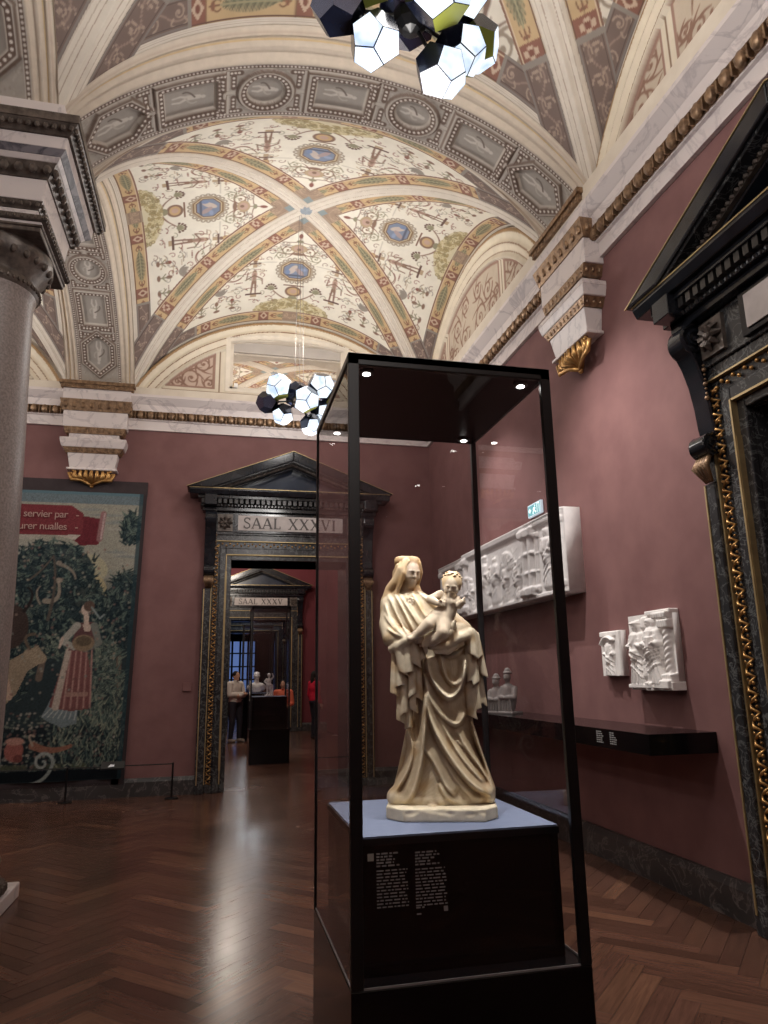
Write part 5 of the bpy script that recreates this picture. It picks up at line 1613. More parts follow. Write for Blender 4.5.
def rfig(c, x, z0, h, turn=1, g=1.0, arms='fold', crown=False, wide=1.0, seed=0, book=False, halo=False):
    """robed figure in relief, height h standing at (x, z0); the head turns to +x or -x"""
    r = np.random.default_rng(seed); s = h; w = .115 * s * wide; K = dict(gain=g * .85)
    X = lambda u: x + u * w
    Z = lambda v: z0 + v * s
    if halo: c.cap((x, Z(.885)), (x, Z(.885)), .10 * s, .10 * s, gain=.22 * g)
    # body: bell-shaped gown, torso, shoulders
    for u in (-.75, -.3, .3, .75): c.cap((X(u * 1.15), Z(.02)), (X(u * .55), Z(.56)), w * .62, w * .55, **K)
    c.cap((X(0), Z(.45)), (X(.05 * turn), Z(.74)), w * .98, w * .86, **K); c.cap((X(-.55), Z(.755)), (X(.55), Z(.755)), .052 * s, .052 * s, base=.02 * s * g, **K)
    bs = w * .62 * g
    # arms
    ha = []
    for sg in (-1, 1):
        sh = (X(sg * .85), Z(.75)); el = (X(sg * 1.22), Z(.585))
        hd = {'fold': (X(sg * .15), Z(.63)), 'raise': (X(sg * 1.3), Z(.80)) if sg == turn else (X(.1), Z(.56)), 'give': (X(sg * .30), Z(.56))}[arms]
        c.cap(sh, el, .05 * s, .046 * s, base=bs * .35, **K); c.cap(el, hd, .044 * s, .028 * s, base=bs * .8, **K)
        # sleeve hanging from the forearm
        mx = ((el[0] + hd[0]) / 2, (el[1] + hd[1]) / 2)
        c.cap(mx, (mx[0] + sg * .02 * s, Z(.44)), .04 * s, .022 * s, base=bs * .55, **K); c.cap(el, (el[0] - sg * .01 * s, Z(.36)), .034 * s, .02 * s, base=bs * .2, **K)
        for q in range(4): c.cap(hd, (hd[0] - sg * .028 * s, hd[1] + (.018 - .012 * q) * s), .008 * s, .006 * s, base=bs * 1.05 + .012 * s, gain=g)
        ha.append(hd)
    c.blur(1)
    # folds: long vertical pleats, then the mantle swung across, V folds at the chest
    for k in range(9):
        u = (k - 4) / 4.0
        c.fold(bez((X(u * .6), Z(.52)), (X(u * .95 + turn * .15), Z(.3)), (X(u * 1.5), Z(.02)), 8), .021 * s, .026 * s * g * (1 if k % 2 else .7))
        c.fold(bez((X(u * .6 + .12), Z(.48)), (X(u * .95 + turn * .15 + .15), Z(.3)), (X(u * 1.5 + .17), Z(.02)), 8), .012 * s, -.022 * s * g)
    for k in range(4):
        zz = .57 - .10 * k
        c.fold(bez((X(-turn * 1.1), Z(zz + .03)), (X(-turn * .1), Z(zz - .02)), (X(turn * 1.2), Z(zz - .17)), 10), .022 * s, .020 * s * g)
        c.fold(bez((X(-turn * 1.1), Z(zz)), (X(-turn * .1), Z(zz - .05)), (X(turn * 1.2), Z(zz - .20)), 10), .014 * s, -.012 * s * g)
    for k in range(4):
        c.fold([(X(-.6 + .2 * k), Z(.77)), (X(-.1 + .06 * k), Z(.60))], .014 * s, .016 * s * g); c.fold([(X(.6 - .2 * k), Z(.77)), (X(.1 - .06 * k), Z(.62))], .012 * s, .013 * s * g)
    for sg in (-1, 1):
        for k in range(3): c.fold([(X(sg * (.7 + .2 * k)), Z(.70)), (X(sg * (.95 + .12 * k)), Z(.58))], .012 * s, .016 * s * g)
    if book:
        bx, bz = X(turn * -.3), Z(.60)
        c.hrect(bx - .045 * s, bx + .055 * s, bz - .075 * s, bz + .085 * s, bs * 1.35 + .02 * s); c.fold([(bx + .005 * s, bz - .07 * s), (bx + .005 * s, bz + .08 * s)], .008 * s, -.02 * s)
    # head
    hx, hz = x + turn * .018 * s, Z(.885); hb = .045 * s * g
    c.cap((x, Z(.78)), (hx, Z(.84)), .032 * s, .030 * s, base=.02 * s * g, **K)
    c.cap((hx, hz - .022 * s), (hx, hz + .022 * s), .046 * s, .056 * s, base=hb, **K)
    top = hb + .05 * s * g
    for sg in (-1, 1):
        c.path(bez((hx + sg * .015 * s, hz + .065 * s), (hx + sg * .075 * s, hz + .04 * s), (hx + sg * .058 * s, hz - .055 * s), 6), .018 * s, .013 * s, base=hb * .9, gain=g)
        c.fold([(hx + turn * .012 * s + sg * .010 * s, hz + .014 * s), (hx + turn * .012 * s + sg * .030 * s, hz + .012 * s)], .012 * s, -.016 * s * g)
    c.fold([(hx + turn * .016 * s, hz + .02 * s), (hx + turn * .02 * s, hz - .014 * s)], .011 * s, .016 * s * g); c.fold([(hx + turn * .002 * s, hz - .028 * s), (hx + turn * .03 * s, hz - .028 * s)], .006 * s, -.008 * s * g)
    c.cap((hx + turn * .01 * s, hz - .045 * s), (hx + turn * .012 * s, hz - .08 * s), .028 * s, .012 * s, base=hb * .9, gain=g)
    for k in range(5): c.fold([(hx + turn * .01 * s + (k - 2) * .010 * s, hz - .04 * s), (hx + turn * .012 * s + (k - 2) * .006 * s, hz - .085 * s)], .005 * s, .006 * s)
    if crown:
        c.cap((hx - .05 * s, hz + .062 * s), (hx + .05 * s, hz + .062 * s), .016 * s, .016 * s, base=top * .95, gain=g)
        for k in range(5): c.cap((hx + (k - 2) * .024 * s, hz + .065 * s), (hx + (k - 2) * .028 * s, hz + .10 * s), .011 * s, .006 * s, base=top * .9, gain=g)

def rcolumn(c, x, z0, z1, r, g=1.0, twist=False, rings=True):
    c.cap((x, z0), (x, z1), r, r, gain=g)
    if twist:
        n = int((z1 - z0) / (r * 1.1))
        for k in range(n):
            z = z0 + (k + .5) * (z1 - z0) / n; c.fold([(x - r, z - r * .8), (x + r, z + r * .8)], r * .5, r * .32)
    elif rings:
        for z in (z0 + .03, z0 + (z1 - z0) * .33, z0 + (z1 - z0) * .66): c.cap((x - r, z), (x + r, z), r * .45, r * .45, base=r * .6 * g, gain=g)
    for z, k in ((z0, 1.7), (z1, 1.8)):
        c.hrect(x - r * k, x + r * k, z - r * .7, z + r * .7, r * 1.3 * g)
        for q in range(5): c.cap((x + (q - 2) * r * .6, z - r * .4), (x + (q - 2) * r * .7, z + r * .7), r * .3, r * .4, base=r * 1.1 * g, gain=g)

def rwing(c, x, z, L, a, sg, g=1.0):
    for k in range(12):
        t = a - sg * .55 + sg * (k * .085); l = L * (1 - .035 * k)
        c.path(bez((x, z), (x + l * .55 * math.cos(t) , z + l * .55 * math.sin(t) + .06 * L), (x + l * math.cos(t), z + l * math.sin(t)), 8), .02 * L, .026 * L, base=.006 + .003 * (k % 2) + .002 * k, gain=g * .7)
    for k in range(6): c.cap((x + .1 * L * k * math.cos(a) * .8, z + .1 * L * k * math.sin(a) * .8), (x + .1 * L * k * math.cos(a) + .05, z + .1 * L * k * math.sin(a) - .01), .04 * L, .04 * L, base=.012, gain=.6)

def rborder(c, top, bot, g):
    x0, x1, z0, z1 = c.xs[0], c.xs[-1], c.ys[0], c.ys[-1]
    c.hrect(x0, x1, z1 - top, z1, .03); c.hrect(x0, x1, z1 - top * .35, z1 - .004, .05); c.hrect(x0, x1, z0, z0 + bot, .03); c.hrect(x0, x1, z0 + bot * .8, z0 + bot, .04)
    n = int((x1 - x0) / .042)
    for k in range(n):
        x = x0 + (k + .5) * (x1 - x0) / n
        c.cap((x, z1 - top * .85), (x, z1 - top * .5), .013, .017, base=.03, gain=g); c.cap((x, z0 + bot * .35), (x, z0 + bot * .35), .012, .012, base=.03, gain=.6)

RT, RZ0, RZ1 = .17, 2.29, 3.105
def big_relief(label, ya, yb, which):
    w = yb - ya; h = RZ1 - RZ0 - (.03 if which == 'a' else 0)
    root = thing('wall_relief', label, 'relief', (WX, (ya + yb) / 2, RZ0), -PI / 2, 'slabs of the large carved marble relief')
    c = Canvas(-w / 2, w / 2, 0, h, .0075, (200, 200, 200))
    rborder(c, .085, .05, 1.0)
    if which == 'a':
        rcolumn(c, w / 2 - .09, .08, h - .12, .055, 1); rcolumn(c, -w / 2 + .08, .08, h - .12, .04, 1)
        rfig(c, -.05, .07, .6, 1, .8, 'fold', seed=1); c.cap((.2, .1), (.2, .3), .07, .04, gain=.5)
    if which == 'b':
        rcolumn(c, w / 2 - .07, .08, h - .12, .055, 1); rcolumn(c, -w / 2 + .07, .08, h - .12, .05, 1)
        # enthroned group: two seated figures and the child between them, thrones and drapery
        rfig(c, -.26, .07, .62, 1, .9, 'fold', True, 1.25, 2); rfig(c, .08, .07, .56, -1, .9, 'give', False, 1.25, 3); rfig(c, -.085, .20, .34, 1, 1.3, 'raise', False, 1.0, 4); rfig(c, -.50, .06, .44, 1, .8, 'give', False, 1.1, 8)
        rwing(c, .22, .36, .46, .70, 1, .8); rfig(c, .36, .05, .46, -1, .9, 'fold', False, 1.1, 9)
        # kneeling angels with raised wings
        for x, sg in ((.70, -1), (-.76, 1)):
            rwing(c, x - sg * .02, .30, .30, 1.57 + sg * .55, -sg, .8); rfig(c, x, .03, .46, sg, .9, 'give', False, 1.2, 14); c.cap((x - sg * .02, .08), (x - sg * .15, .08), .06, .035, gain=.7)
        # hanging cloth and foliage in the ground between them
        for k in range(9): c.fold(bez((-.62 + k * .15, .62), (-.55 + k * .15, .5), (-.6 + k * .16, .36), 6), .02, .012, floor=-1)
        for k in range(40):
            x, z = .3 + (k * .137) % .6, .1 + (k * .093) % .55; c.fold([(x, z), (x + .03, z + .02)], .012, .008, floor=-1)
    if which == 'c':
        for x in (-w / 2 + .08,): rcolumn(c, x, .08, h - .12, .055, 1)
        rcolumn(c, -.22, .1, h - .16, .028, 1); rcolumn(c, .28, .1, h - .16, .03, 1); rcolumn(c, .40, .08, h - .12, .035, 1, rings=False)
        rfig(c, .03, .09, .62, -1, .85, 'raise', seed=6, halo=True); c.path(bez((.12, .5), (.26, .62), (.22, .3), 8), .035, .03, base=.03, gain=.6)
    c.blur(1)
    slab('carved_slab', c, RT, RELIEFGREY, root)
big_relief('narrow far slab of the large grey carved relief, next to the room corner', 8.90, 9.92, 'a')
big_relief('wide middle slab of the large grey relief, with seated group and wings', 6.86, 8.90, 'b')
big_relief('near end slab of the large grey relief, standing angel between columns', 6.04, 6.86, 'c')

def small_relief():
    root = thing('wall_relief', 'small rectangular white relief of one bearded figure on the rose wall', 'relief', (WX, 5.60, 1.525), -PI / 2)
    c = Canvas(-.165, .165, 0, .375, .004, (0, 0, 0))
    c.hrect(.10, .165, 0, .375, .02); c.hrect(.105, .115, 0, .375, .008, 'set')
    c.hrect(-.165, .10, .33, .375, .012)
    rfig(c, -.03, -.04, .385, 1, .8, 'give', False, 1.25, 7)
    c.cap((-.12, .30), (.03, .34), .02, .02, gain=.6); c.path(bez((-.13, .27), (-.05, .36), (.05, .30)), .012, base=.03, gain=1)
    c.blur(1); slab('carved_slab', c, .05, PLASTER, root)
small_relief()

def pair_relief():
    root = thing('wall_relief', 'high white relief of two robed standing men beside a twisted column', 'relief', (WX, 5.0, 1.43), -PI / 2)
    W = .59
    c = Canvas(-W / 2, W / 2, 0, .57, .004, (0, 0, 0))
    c.hrect(-W / 2, W / 2, 0, .035, .05); c.hrect(-.02, .04, 0, .05, .08); c.hrect(W / 2 - .12, W / 2, 0, .06, .09)
    rcolumn(c, W / 2 - .065, .07, .47, .038, 1.1, True)
    c.hrect(.10, W / 2, .515, .57, .05)
    for k in range(6): c.cap((.12 + k * .03, .525), (.12 + k * .031, .55), .014, .018, base=.05, gain=.8)
    rfig(c, -.175, .03, .50, 1, 1.35, 'fold', True, 1.15, 11); rfig(c, .045, .03, .52, -1, 1.4, 'give', False, 1.2, 12, book=True)
    c.cap((-.04, .47), (-.04, .52), .035, .03, base=.02); c.cap((-.03, .3), (-.03, .46), .04, .035, base=0)
    c.cap((-.02, .10), (-.02, .16), .045, .04, base=.03); c.cap((-.02, .19), (-.02, .2), .022, .022, base=.05)
    c.blur(1)
    # ragged silhouette: drop background at the upper left and left edge
    o = slab('carved_group', c, .055, PLASTER, root)
    b = MB(); b.box(-W / 2, W / 2, -.075, 0, -.012, .02); b.box(-.03, .05, -.12, 0, -.016, .02); b.box(W / 2 - .13, W / 2 + .008, -.12, 0, -.012, .05)
    b.build('base_ledge', PLASTER, root, bevel=.004)
    b = MB(); b.box(-.02, W / 2 + .006, -.085, 0, .552, .585); b.build('canopy', PLASTER, root, bevel=.006)
pair_relief()

# taken as a reflection in the case glass, added as a solid wall sign
def reflected_exit_sign():
    root = thing('reflected_exit_sign', 'reflected green and white exit sign, added on the wall above the large grey relief', 'exit sign', (WX, 6.97, 3.30), -PI / 2)
    m = MB(); m.box(-.165, .165, -.03, 0, -.07, .07); m.build('housing', M_emit('sign_white', (.7, .85, .95), .6), root, bevel=.004)
    g = MB(); g.box(-.15, .15, -.032, -.03, -.055, .055); pn = g.build('green_panel', M_emit('sign_green', (.16, .45, .50), .65), root)
    r = MB()     # running figure, arrow and doorway
    y = -.0335
    def st(P, w):
        for a, b in zip(P[:-1], P[1:]):
            dx, dz = b[0] - a[0], b[1] - a[1]; L = math.hypot(dx, dz); nx, nz = -dz / L * w / 2, dx / L * w / 2
            r.add([(a[0] + nx, y, a[1] + nz), (b[0] + nx, y, b[1] + nz), (b[0] - nx, y, b[1] - nz), (a[0] - nx, y, a[1] - nz)], [(0, 1, 2, 3)])
    st([(.02, .02), (.0, -.01), (-.03, -.03), (-.02, -.05)], .016); st([(0, -.01), (.03, -.025), (.05, -.045)], .016); st([(-.03, .0), (.0, .018), (.04, .005)], .012); r.ball((.028, y, .036), .011, 8, 5, (1, .05, 1))
    SW = M_emit('sign_figure_white', (.9, 1, .98), 1.1)
    r.build('running_figure', SW, pn)
    r = MB(); st([(.08, -.05), (.08, .05), (.13, .05), (.13, -.05)], .012); r.build('doorway_symbol', SW, pn)
    r = MB(); st([(-.13, 0), (-.07, 0)], .014); st([(-.09, .025), (-.13, 0), (-.09, -.025)], .014); r.build('arrow', SW, pn)
reflected_exit_sign()

# ------------------------------------------------------------------ black ledge along the right wall
def ledge():
    Y0, Y1 = 4.43, 9.6; X0 = 2.83
    root = thing('wall_ledge', 'long black wall-mounted ledge under the small white reliefs', 'ledge', (WX, (Y0 + Y1) / 2, 1.01))
    yc = (Y0 + Y1) / 2
    m = MB(); m.box(X0 - WX, 0, Y0 - yc, Y1 - yc, 0, .137); m.build('ledge_board', BLACKPANEL, root, bevel=.002)
    r = np.random.default_rng(9)
    for yb, w in ((5.12, .085), (4.93, .085), (5.62, .06)):
        t = MB()
        for k in range(6):
            z = .118 - k * .015; x = 0
            while x < w * (1 if k > 1 else .7):
                l = r.uniform(.012, .03); t.box(X0 - WX - .0012, X0 - WX, yb - yc - x - l * .85, yb - yc - x, z - .008, z); x += l + .004
        t.build('exhibit_text', WHITETEXT, root)
ledge()

# ------------------------------------------------------------------ small figures in marble (busts, statuette)
def white_shade(V, cols, C): return cols
def reflected_bust_pair():  # busts taken as a glass reflection, added as a dim solid group
    root = thing('reflected_sculpture', 'pale reflected half-figure group, added as a solid on the far part of the black ledge', 'reflected_sculpture', (3.02, 7.4, 1.147), -1.0)
    s = SDF((-.2, -.14, -.01), (.2, .14, .5), .006)
    for x, h, t in ((-.075, .40, .3), (.075, .46, -.2)):
        s.ell((x, 0, h * .32), (.085, .075, h * .34), .02); s.ell((x, 0, h * .55), (.08, .055, .06), .02)
        s.cone((x, 0, h * .6), (x, -.01, h * .74), .026, .024, .01); s.ell((x, -.012, h * .82), (.038, .044, .05), .01)
        s.cone((x, -.05, h * .83), (x, -.058, h * .79), .006, .009, .006); s.ell((x, .0, h * .92), (.05, .052, .02), .006); s.ell((x, .0, h * .96), (.034, .036, .035), .008)
        for sg in (-1, 1):
            s.chain([(x + sg * .08, 0, h * .56), (x + sg * .095, -.04, h * .36), (x + sg * .02, -.085, h * .36)], [.032, .03, .02], .01)
        for k in range(5): s.cone((x + (k - 2) * .03, -.07, h * .3), (x + (k - 2) * .036, -.075, .01), .012, .014, .008)
    s.box((0, 0, .01), (.18, .1, .012), .004, .004)
    s.build('carved_group', GREYPLASTER, root)
reflected_bust_pair()

def head_bust():
    root = thing('bust', 'white marble portrait bust in the far glass case', 'bust', (1.09, 19.75, 1.206), 0)
    s = SDF((-.28, -.2, -.02), (.28, .2, .56), .009)
    s.ell((0, .02, .12), (.25, .13, .13), .03); s.cone((0, 0, .2), (0, -.005, .34), .065, .055, .03)
    s.ell((0, -.02, .42), (.075, .092, .105), .02); s.ell((0, .01, .47), (.08, .085, .06), .01)
    s.cone((0, -.105, .43), (0, -.122, .395), .010, .014, .01)
    for sg in (-1, 1):
        s.ell((sg * .03, -.10, .435), (.016, .012, .010), .006, op='sub'); s.ell((sg * .078, 0, .41), (.012, .022, .032), .006); s.ell((sg * .12, -.06, .17), (.08, .06, .06), .03)
    s.ell((0, -.10, .37), (.024, .012, .007), .004); s.ell((0, -.09, .335), (.026, .02, .018), .012)
    s.box((0, 0, .025), (.10, .09, .025), .006, .02)
    s.build('portrait', PLASTER, root)
head_bust()

def statuette():
    root = thing('statuette', 'small white standing nude statuette on the plinth of the second glass case', 'statuette', (1.03, 14.40, 1.219), .1)
    s = SDF((-.14, -.1, -.01), (.14, .1, .46), .005)
    s.box((0, 0, .012), (.075, .06, .014), .004, .003)
    for sg, y in ((-1, -.01), (1, .012)):
        s.chain([(sg * .03, y - .01, .03), (sg * .03, y, .11), (sg * .026, 0, .2)], [.018, .022, .032], .012); s.ell((sg * .03, y - .025, .03), (.016, .03, .012), .006)
    s.ell((0, 0, .21), (.055, .042, .04), .02); s.ell((0, 0, .28), (.05, .038, .06), .02); s.cone((0, 0, .33), (0, -.004, .36), .018, .018, .012); s.ell((0, -.006, .392), (.03, .034, .04), .006); s.ell((0, .004, .405), (.033, .034, .03), .004)
    s.chain([(-.05, 0, .32), (-.085, -.01, .27), (-.05, -.04, .235)], [.018, .016, .012], .008); s.chain([(.05, 0, .32), (.085, -.02, .36), (.06, -.03, .42)], [.018, .015, .012], .008)
    s.chain([(.075, .02, .02), (.07, .02, .2)], [.022, .018], .01)
    s.build('figure', PLASTER, root)
statuette()

# ------------------------------------------------------------------ far glass cases
def far_case(label, x0, x1, y0, y1, zb, zp, zt, board=BLUEBOARD):
    root = thing('display_case', label, 'display case', ((x0 + x1) / 2, (y0 + y1) / 2, 0))
    hx, hy = (x1 - x0) / 2, (y1 - y0) / 2
    m = MB(); m.box(-hx, hx, -hy, hy, 0, zb); m.build('base', BLACKPANEL, root)
    m = MB(); m.box(-hx + .05, hx - .05, -hy + .06, hy - .06, zb, zp - .006); m.build('pedestal', BLACKPANEL, root)
    m = MB(); m.box(-hx + .05, hx - .05, -hy + .06, hy - .06, zp - .006, zp); m.build('board', board, root)
    for sx in (-1, 1):
        for sy in (-1, 1):
            m = MB(); m.box(*sorted((sx * hx, sx * (hx - .03))), *sorted((sy * hy, sy * (hy - .03))), zb, zt); m.build('frame_post', BLACKMETAL, root)
    m = MB(); m.box(-hx, hx, -hy, hy, zt - .05, zt); m.build('top_panel', BLACKMETAL, root)
    e = .01
    for P in ([(-hx, -hy + e), (hx, -hy + e)], [(-hx, hy - e), (hx, hy - e)], [(-hx + e, -hy), (-hx + e, hy)], [(hx - e, -hy), (hx - e, hy)]):
        m = MB(); (a, b), (c, d) = P; m.add([(a, b, zb), (c, d, zb), (c, d, zt - .05), (a, b, zt - .05)], [(0, 1, 2, 3)]); m.build('glass_pane', GLASSFAR, root)
    return root
far_case('black glass case with small white statuette in the room beyond the doorway', .66, 1.41, 14.05, 14.85, .617, 1.215, 2.92)
far_case('black glass case holding the white bust, behind the statuette case', .70, 1.48, 19.35, 20.15, .6, 1.18, 2.95)

# ------------------------------------------------------------------ people in the next room
PAL = [(190, 150, 128), (206, 200, 192), (44, 42, 50), (34, 28, 26), (40, 36, 38), (186, 32, 58), (214, 110, 84), (150, 140, 130)]
def person(label, loc, rotz, H, top, bottom, hair, arms='crossed', long_hair=False, h=.0085):
    """figure facing local -y; body one surface, clothing and hair as children"""
    root = thing('person', label, 'person', loc, rotz)
    k = H / 1.74
    P = lambda x, y, z: (x * k, y * k, z * k)
    lo, hi = (-.36 * k, -.34 * k, -.01), (.36 * k, .26 * k, 1.78 * k)
    hands = {'crossed': [((-.20, .02, 1.42), (-.25, -.05, 1.16), (.06, -.17, 1.17)), ((.20, .02, 1.42), (.25, -.05, 1.15), (-.07, -.20, 1.13))],
             'down': [((-.20, .02, 1.42), (-.25, .03, 1.13), (-.24, -.06, .90)), ((.20, .02, 1.42), (.25, .03, 1.13), (.24, -.06, .90))],
             'bag': [((-.20, .02, 1.42), (-.25, .04, 1.14), (-.20, -.14, 1.02)), ((.20, .02, 1.42), (.25, .03, 1.13), (.16, -.17, 1.06))]}[arms]
    legs = [[(-.10, 0, .93), (-.105, -.02, .50), (-.11, .03, .08)], [(.10, 0, .93), (.12, -.05, .50), (.135, -.03, .08)]]
    def skeleton(s, g, what):
        if what in ('all', 'legs'):
            for L in legs: s.chain([P(*p) for p in L], [(.088 + g) * k, (.06 + g) * k, (.045 + g) * k], .03)
            s.ell(P(0, .01, .96), ((.165 + g) * k, (.115 + g) * k, (.12 + g) * k), .03)
        if what in ('all', 'torso'):
            s.ell(P(0, .01, 1.10), ((.15 + g) * k, (.105 + g) * k, (.16 + g) * k), .04); s.ell(P(0, .01, 1.30), ((.175 + g) * k, (.11 + g) * k, (.16 + g) * k), .04)
            s.cone(P(-.17, .02, 1.42), P(.17, .02, 1.42), (.058 + g) * k, (.058 + g) * k, .03)
            for A in hands: s.chain([P(*p) for p in A], [(.055 + g) * k, (.045 + g) * k, (.032 + g) * k], .015)
    s = SDF(lo, hi, h)
    skeleton(s, -.004, 'all')
    s.cone(P(0, .015, 1.44), P(0, 0, 1.55), .055 * k, .052 * k, .02)
    s.ell(P(0, -.015, 1.625), (.072 * k, .09 * k, .112 * k), .015)
    s.cone(P(0, -.105, 1.63), P(0, -.118, 1.60), .009 * k, .013 * k, .008); s.ell(P(0, -.098, 1.565), (.024 * k, .01 * k, .006 * k), .004); s.ell(P(0, -.085, 1.53), (.026 * k, .02 * k, .018 * k), .01)
    for sg in (-1, 1):
        s.ell(P(sg * .03, -.103, 1.642), (.016 * k, .012 * k, .009 * k), .005, op='sub'); s.ell(P(sg * .03, -.092, 1.642), (.011 * k, .011 * k, .009 * k), .002); s.ell(P(sg * .074, 0, 1.615), (.011 * k, .02 * k, .03 * k), .005)
    for A in hands:      # palms, four fingers, thumb
        w = Vector(A[2]); e = Vector(A[1]); d = (w - e).normalized(); side = d.cross(Vector((0, 0, 1))); side = side.normalized() if side.length > .1 else Vector((1, 0, 0))
        up = side.cross(d).normalized(); c = w + d * .05
        s.cone(P(*w), P(*(c + d * .03)), .03 * k, .034 * k, .01)
        for q in range(4):
            b = c + d * .035 + up * (.024 - .016 * q); L = (.065, .075, .07, .055)[q]; m1 = b + d * L * .5; tip = b + d * L - side * .015
            s.chain([P(*b), P(*m1), P(*tip)], [.0095 * k, .009 * k, .0075 * k], .003)
        tb = w + d * .025 + up * .026; s.chain([P(*tb), P(*(tb + d * .03 + up * .022)), P(*(tb + d * .06 + up * .02))], [.012 * k, .011 * k, .009 * k], .004)
    for L in legs: s.cone(P(L[2][0], L[2][1] + .02, .035), P(L[2][0], L[2][1] - .14, .03), .034 * k, .03 * k, .02)
    s.build('body', FIGURE, root, [PAL[0]] * 8)
    def cloth(name, f, col, cut):
        t = SDF(lo, hi, h); f(t); Z = t.ax[2][None, None, :]
        t.D = np.maximum(t.D, np.maximum(cut[0] * k - Z, Z - cut[1] * k)); return t.build(name, FIGURE, root, [PAL[col]] * 8)
    cloth('trousers', lambda t: skeleton(t, .014, 'legs'), bottom, (.09, 1.02))
    def top_f(t):
        skeleton(t, .02, 'torso')
        t.ell(P(0, .01, 1.0), (.185 * k, .13 * k, .13 * k), .03)
        t.cone(P(0, .015, 1.47), P(0, .005, 1.50), .07 * k, .066 * k, .01)
        for q in range(5): t.chain([P(-.15, -.10 + .01 * q, 1.05 + .05 * q), P(0, -.135, 1.02 + .045 * q), P(.15, -.10 + .01 * q, 1.05 + .05 * q)], [.008, .012, .008], .01)
        for A in hands: t.ell(P(*A[2]), (.032 * k,) * 3, .01)
    cloth('top', top_f, top, (.90, 1.525))
    def shoe_f(t):
        for L in legs:
            t.cone(P(L[2][0], L[2][1] + .03, .045), P(L[2][0], L[2][1] - .15, .04), .046 * k, .042 * k, .02); t.cone(P(L[2][0], L[2][1], .05), P(L[2][0], L[2][1], .11), .05 * k, .052 * k, .02)
    cloth('shoes', shoe_f, 7 if top == 1 else 4, (0, .13))
    def hair_f(t):
        t.ell(P(0, .012, 1.655), (.085 * k, .095 * k, .098 * k), .01); t.ell(P(0, -.085, 1.60), (.06 * k, .05 * k, .085 * k), .012, op='sub')
        if long_hair: t.ell(P(0, .07, 1.52), (.085 * k, .05 * k, .16 * k), .03)
    cloth('hair', hair_f, hair, (1.3 if long_hair else 1.56, 1.9))
    return root
person('man in a white sweater and dark trousers with folded arms, beyond the doorway', (.53, 19.1, 0), .75, 1.74, 1, 2, 3, 'crossed')
person('dark-haired person in an orange top, half hidden behind the statuette case', (1.60, 17.6, 0), -.25, 1.50, 6, 4, 3, 'bag', True)
person('person in a red top and dark trousers at the right edge of the doorway', (2.60, 19.4, 0), 1.9, 1.72, 5, 2, 3, 'down', True)

# ------------------------------------------------------------------ third room with a blue evening window
m = MB(); m.box(-3.2, WX + .6, YB2 + .6, 36, 6.0, 6.1); m.box(-3.3, -3.2, YB2 + .6, 36, 0, 6); m.box(WX, WX + .6, YB2 + .6, 36, 0, 6)
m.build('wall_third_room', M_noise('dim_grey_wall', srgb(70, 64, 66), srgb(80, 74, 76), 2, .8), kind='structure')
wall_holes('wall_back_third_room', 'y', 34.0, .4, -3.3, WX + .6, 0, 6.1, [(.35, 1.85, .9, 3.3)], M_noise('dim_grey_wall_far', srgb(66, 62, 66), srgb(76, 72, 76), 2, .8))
w2 = link('window_2', None); w2.location = (1.1, 34.1, .9); w2['kind'] = 'structure'
m = MB(); m.box(-.75, .75, .15, .17, 0, 2.4); m.build('pane', M_emit('evening_blue_glass', (.16, .26, .60), .55), w2)
m = MB()
for x in (-.71, -.36, 0, .36, .71): m.box(x - .045, x + .045, 0, .08, 0, 2.4)
for z in (.03, .62, 1.2, 1.8, 2.37): m.box(-.75, .75, 0, .08, z - .03, z + .03)
m.build('mullions', BLACKMETAL, w2)
d4 = doorway('door_4', Mb(DCX + .34, 28.5, 0), '', detail=False)
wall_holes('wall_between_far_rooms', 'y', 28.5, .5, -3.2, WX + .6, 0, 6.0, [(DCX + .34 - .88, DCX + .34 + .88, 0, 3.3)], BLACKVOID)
# ------------------------------------------------------------------ the Madonna statue (local x right, y away from viewer, z up)
def axes(fwd, up=(0, 0, 1)):
    """local frame whose -y looks along fwd; returns row-major 3x3 (columns = axes)"""
    f = Vector(fwd).normalized(); y = -f; x = y.cross(Vector(up)).normalized(); z = x.cross(y).normalized()
    return [[x[0], y[0], z[0]], [x[1], y[1], z[1]], [x[2], y[2], z[2]]]
def at(c, M, p):
    return tuple(c[i] + M[i][0] * p[0] + M[i][1] * p[1] + M[i][2] * p[2] for i in range(3))

F1 = lambda zx, zy: ((zx - 297) * .00126, (965 - zy) * .00122)          # readings of the whole figure
F2 = lambda zx, zy: ((zx / 6.4 - 62) * .0043, (267 - zy / 6.4) * .00415)  # readings of the upper part
F3 = lambda zx, zy: ((zx / 5.39 - 62) * .0043, (172 - zy / 5.39) * .00415)  # readings of the lower part

SP = [(231, 219, 193), (188, 174, 158), (204, 180, 146), (204, 188, 166), (150, 124, 92)]   # robe, flesh, veil/crown, child, dark crevice

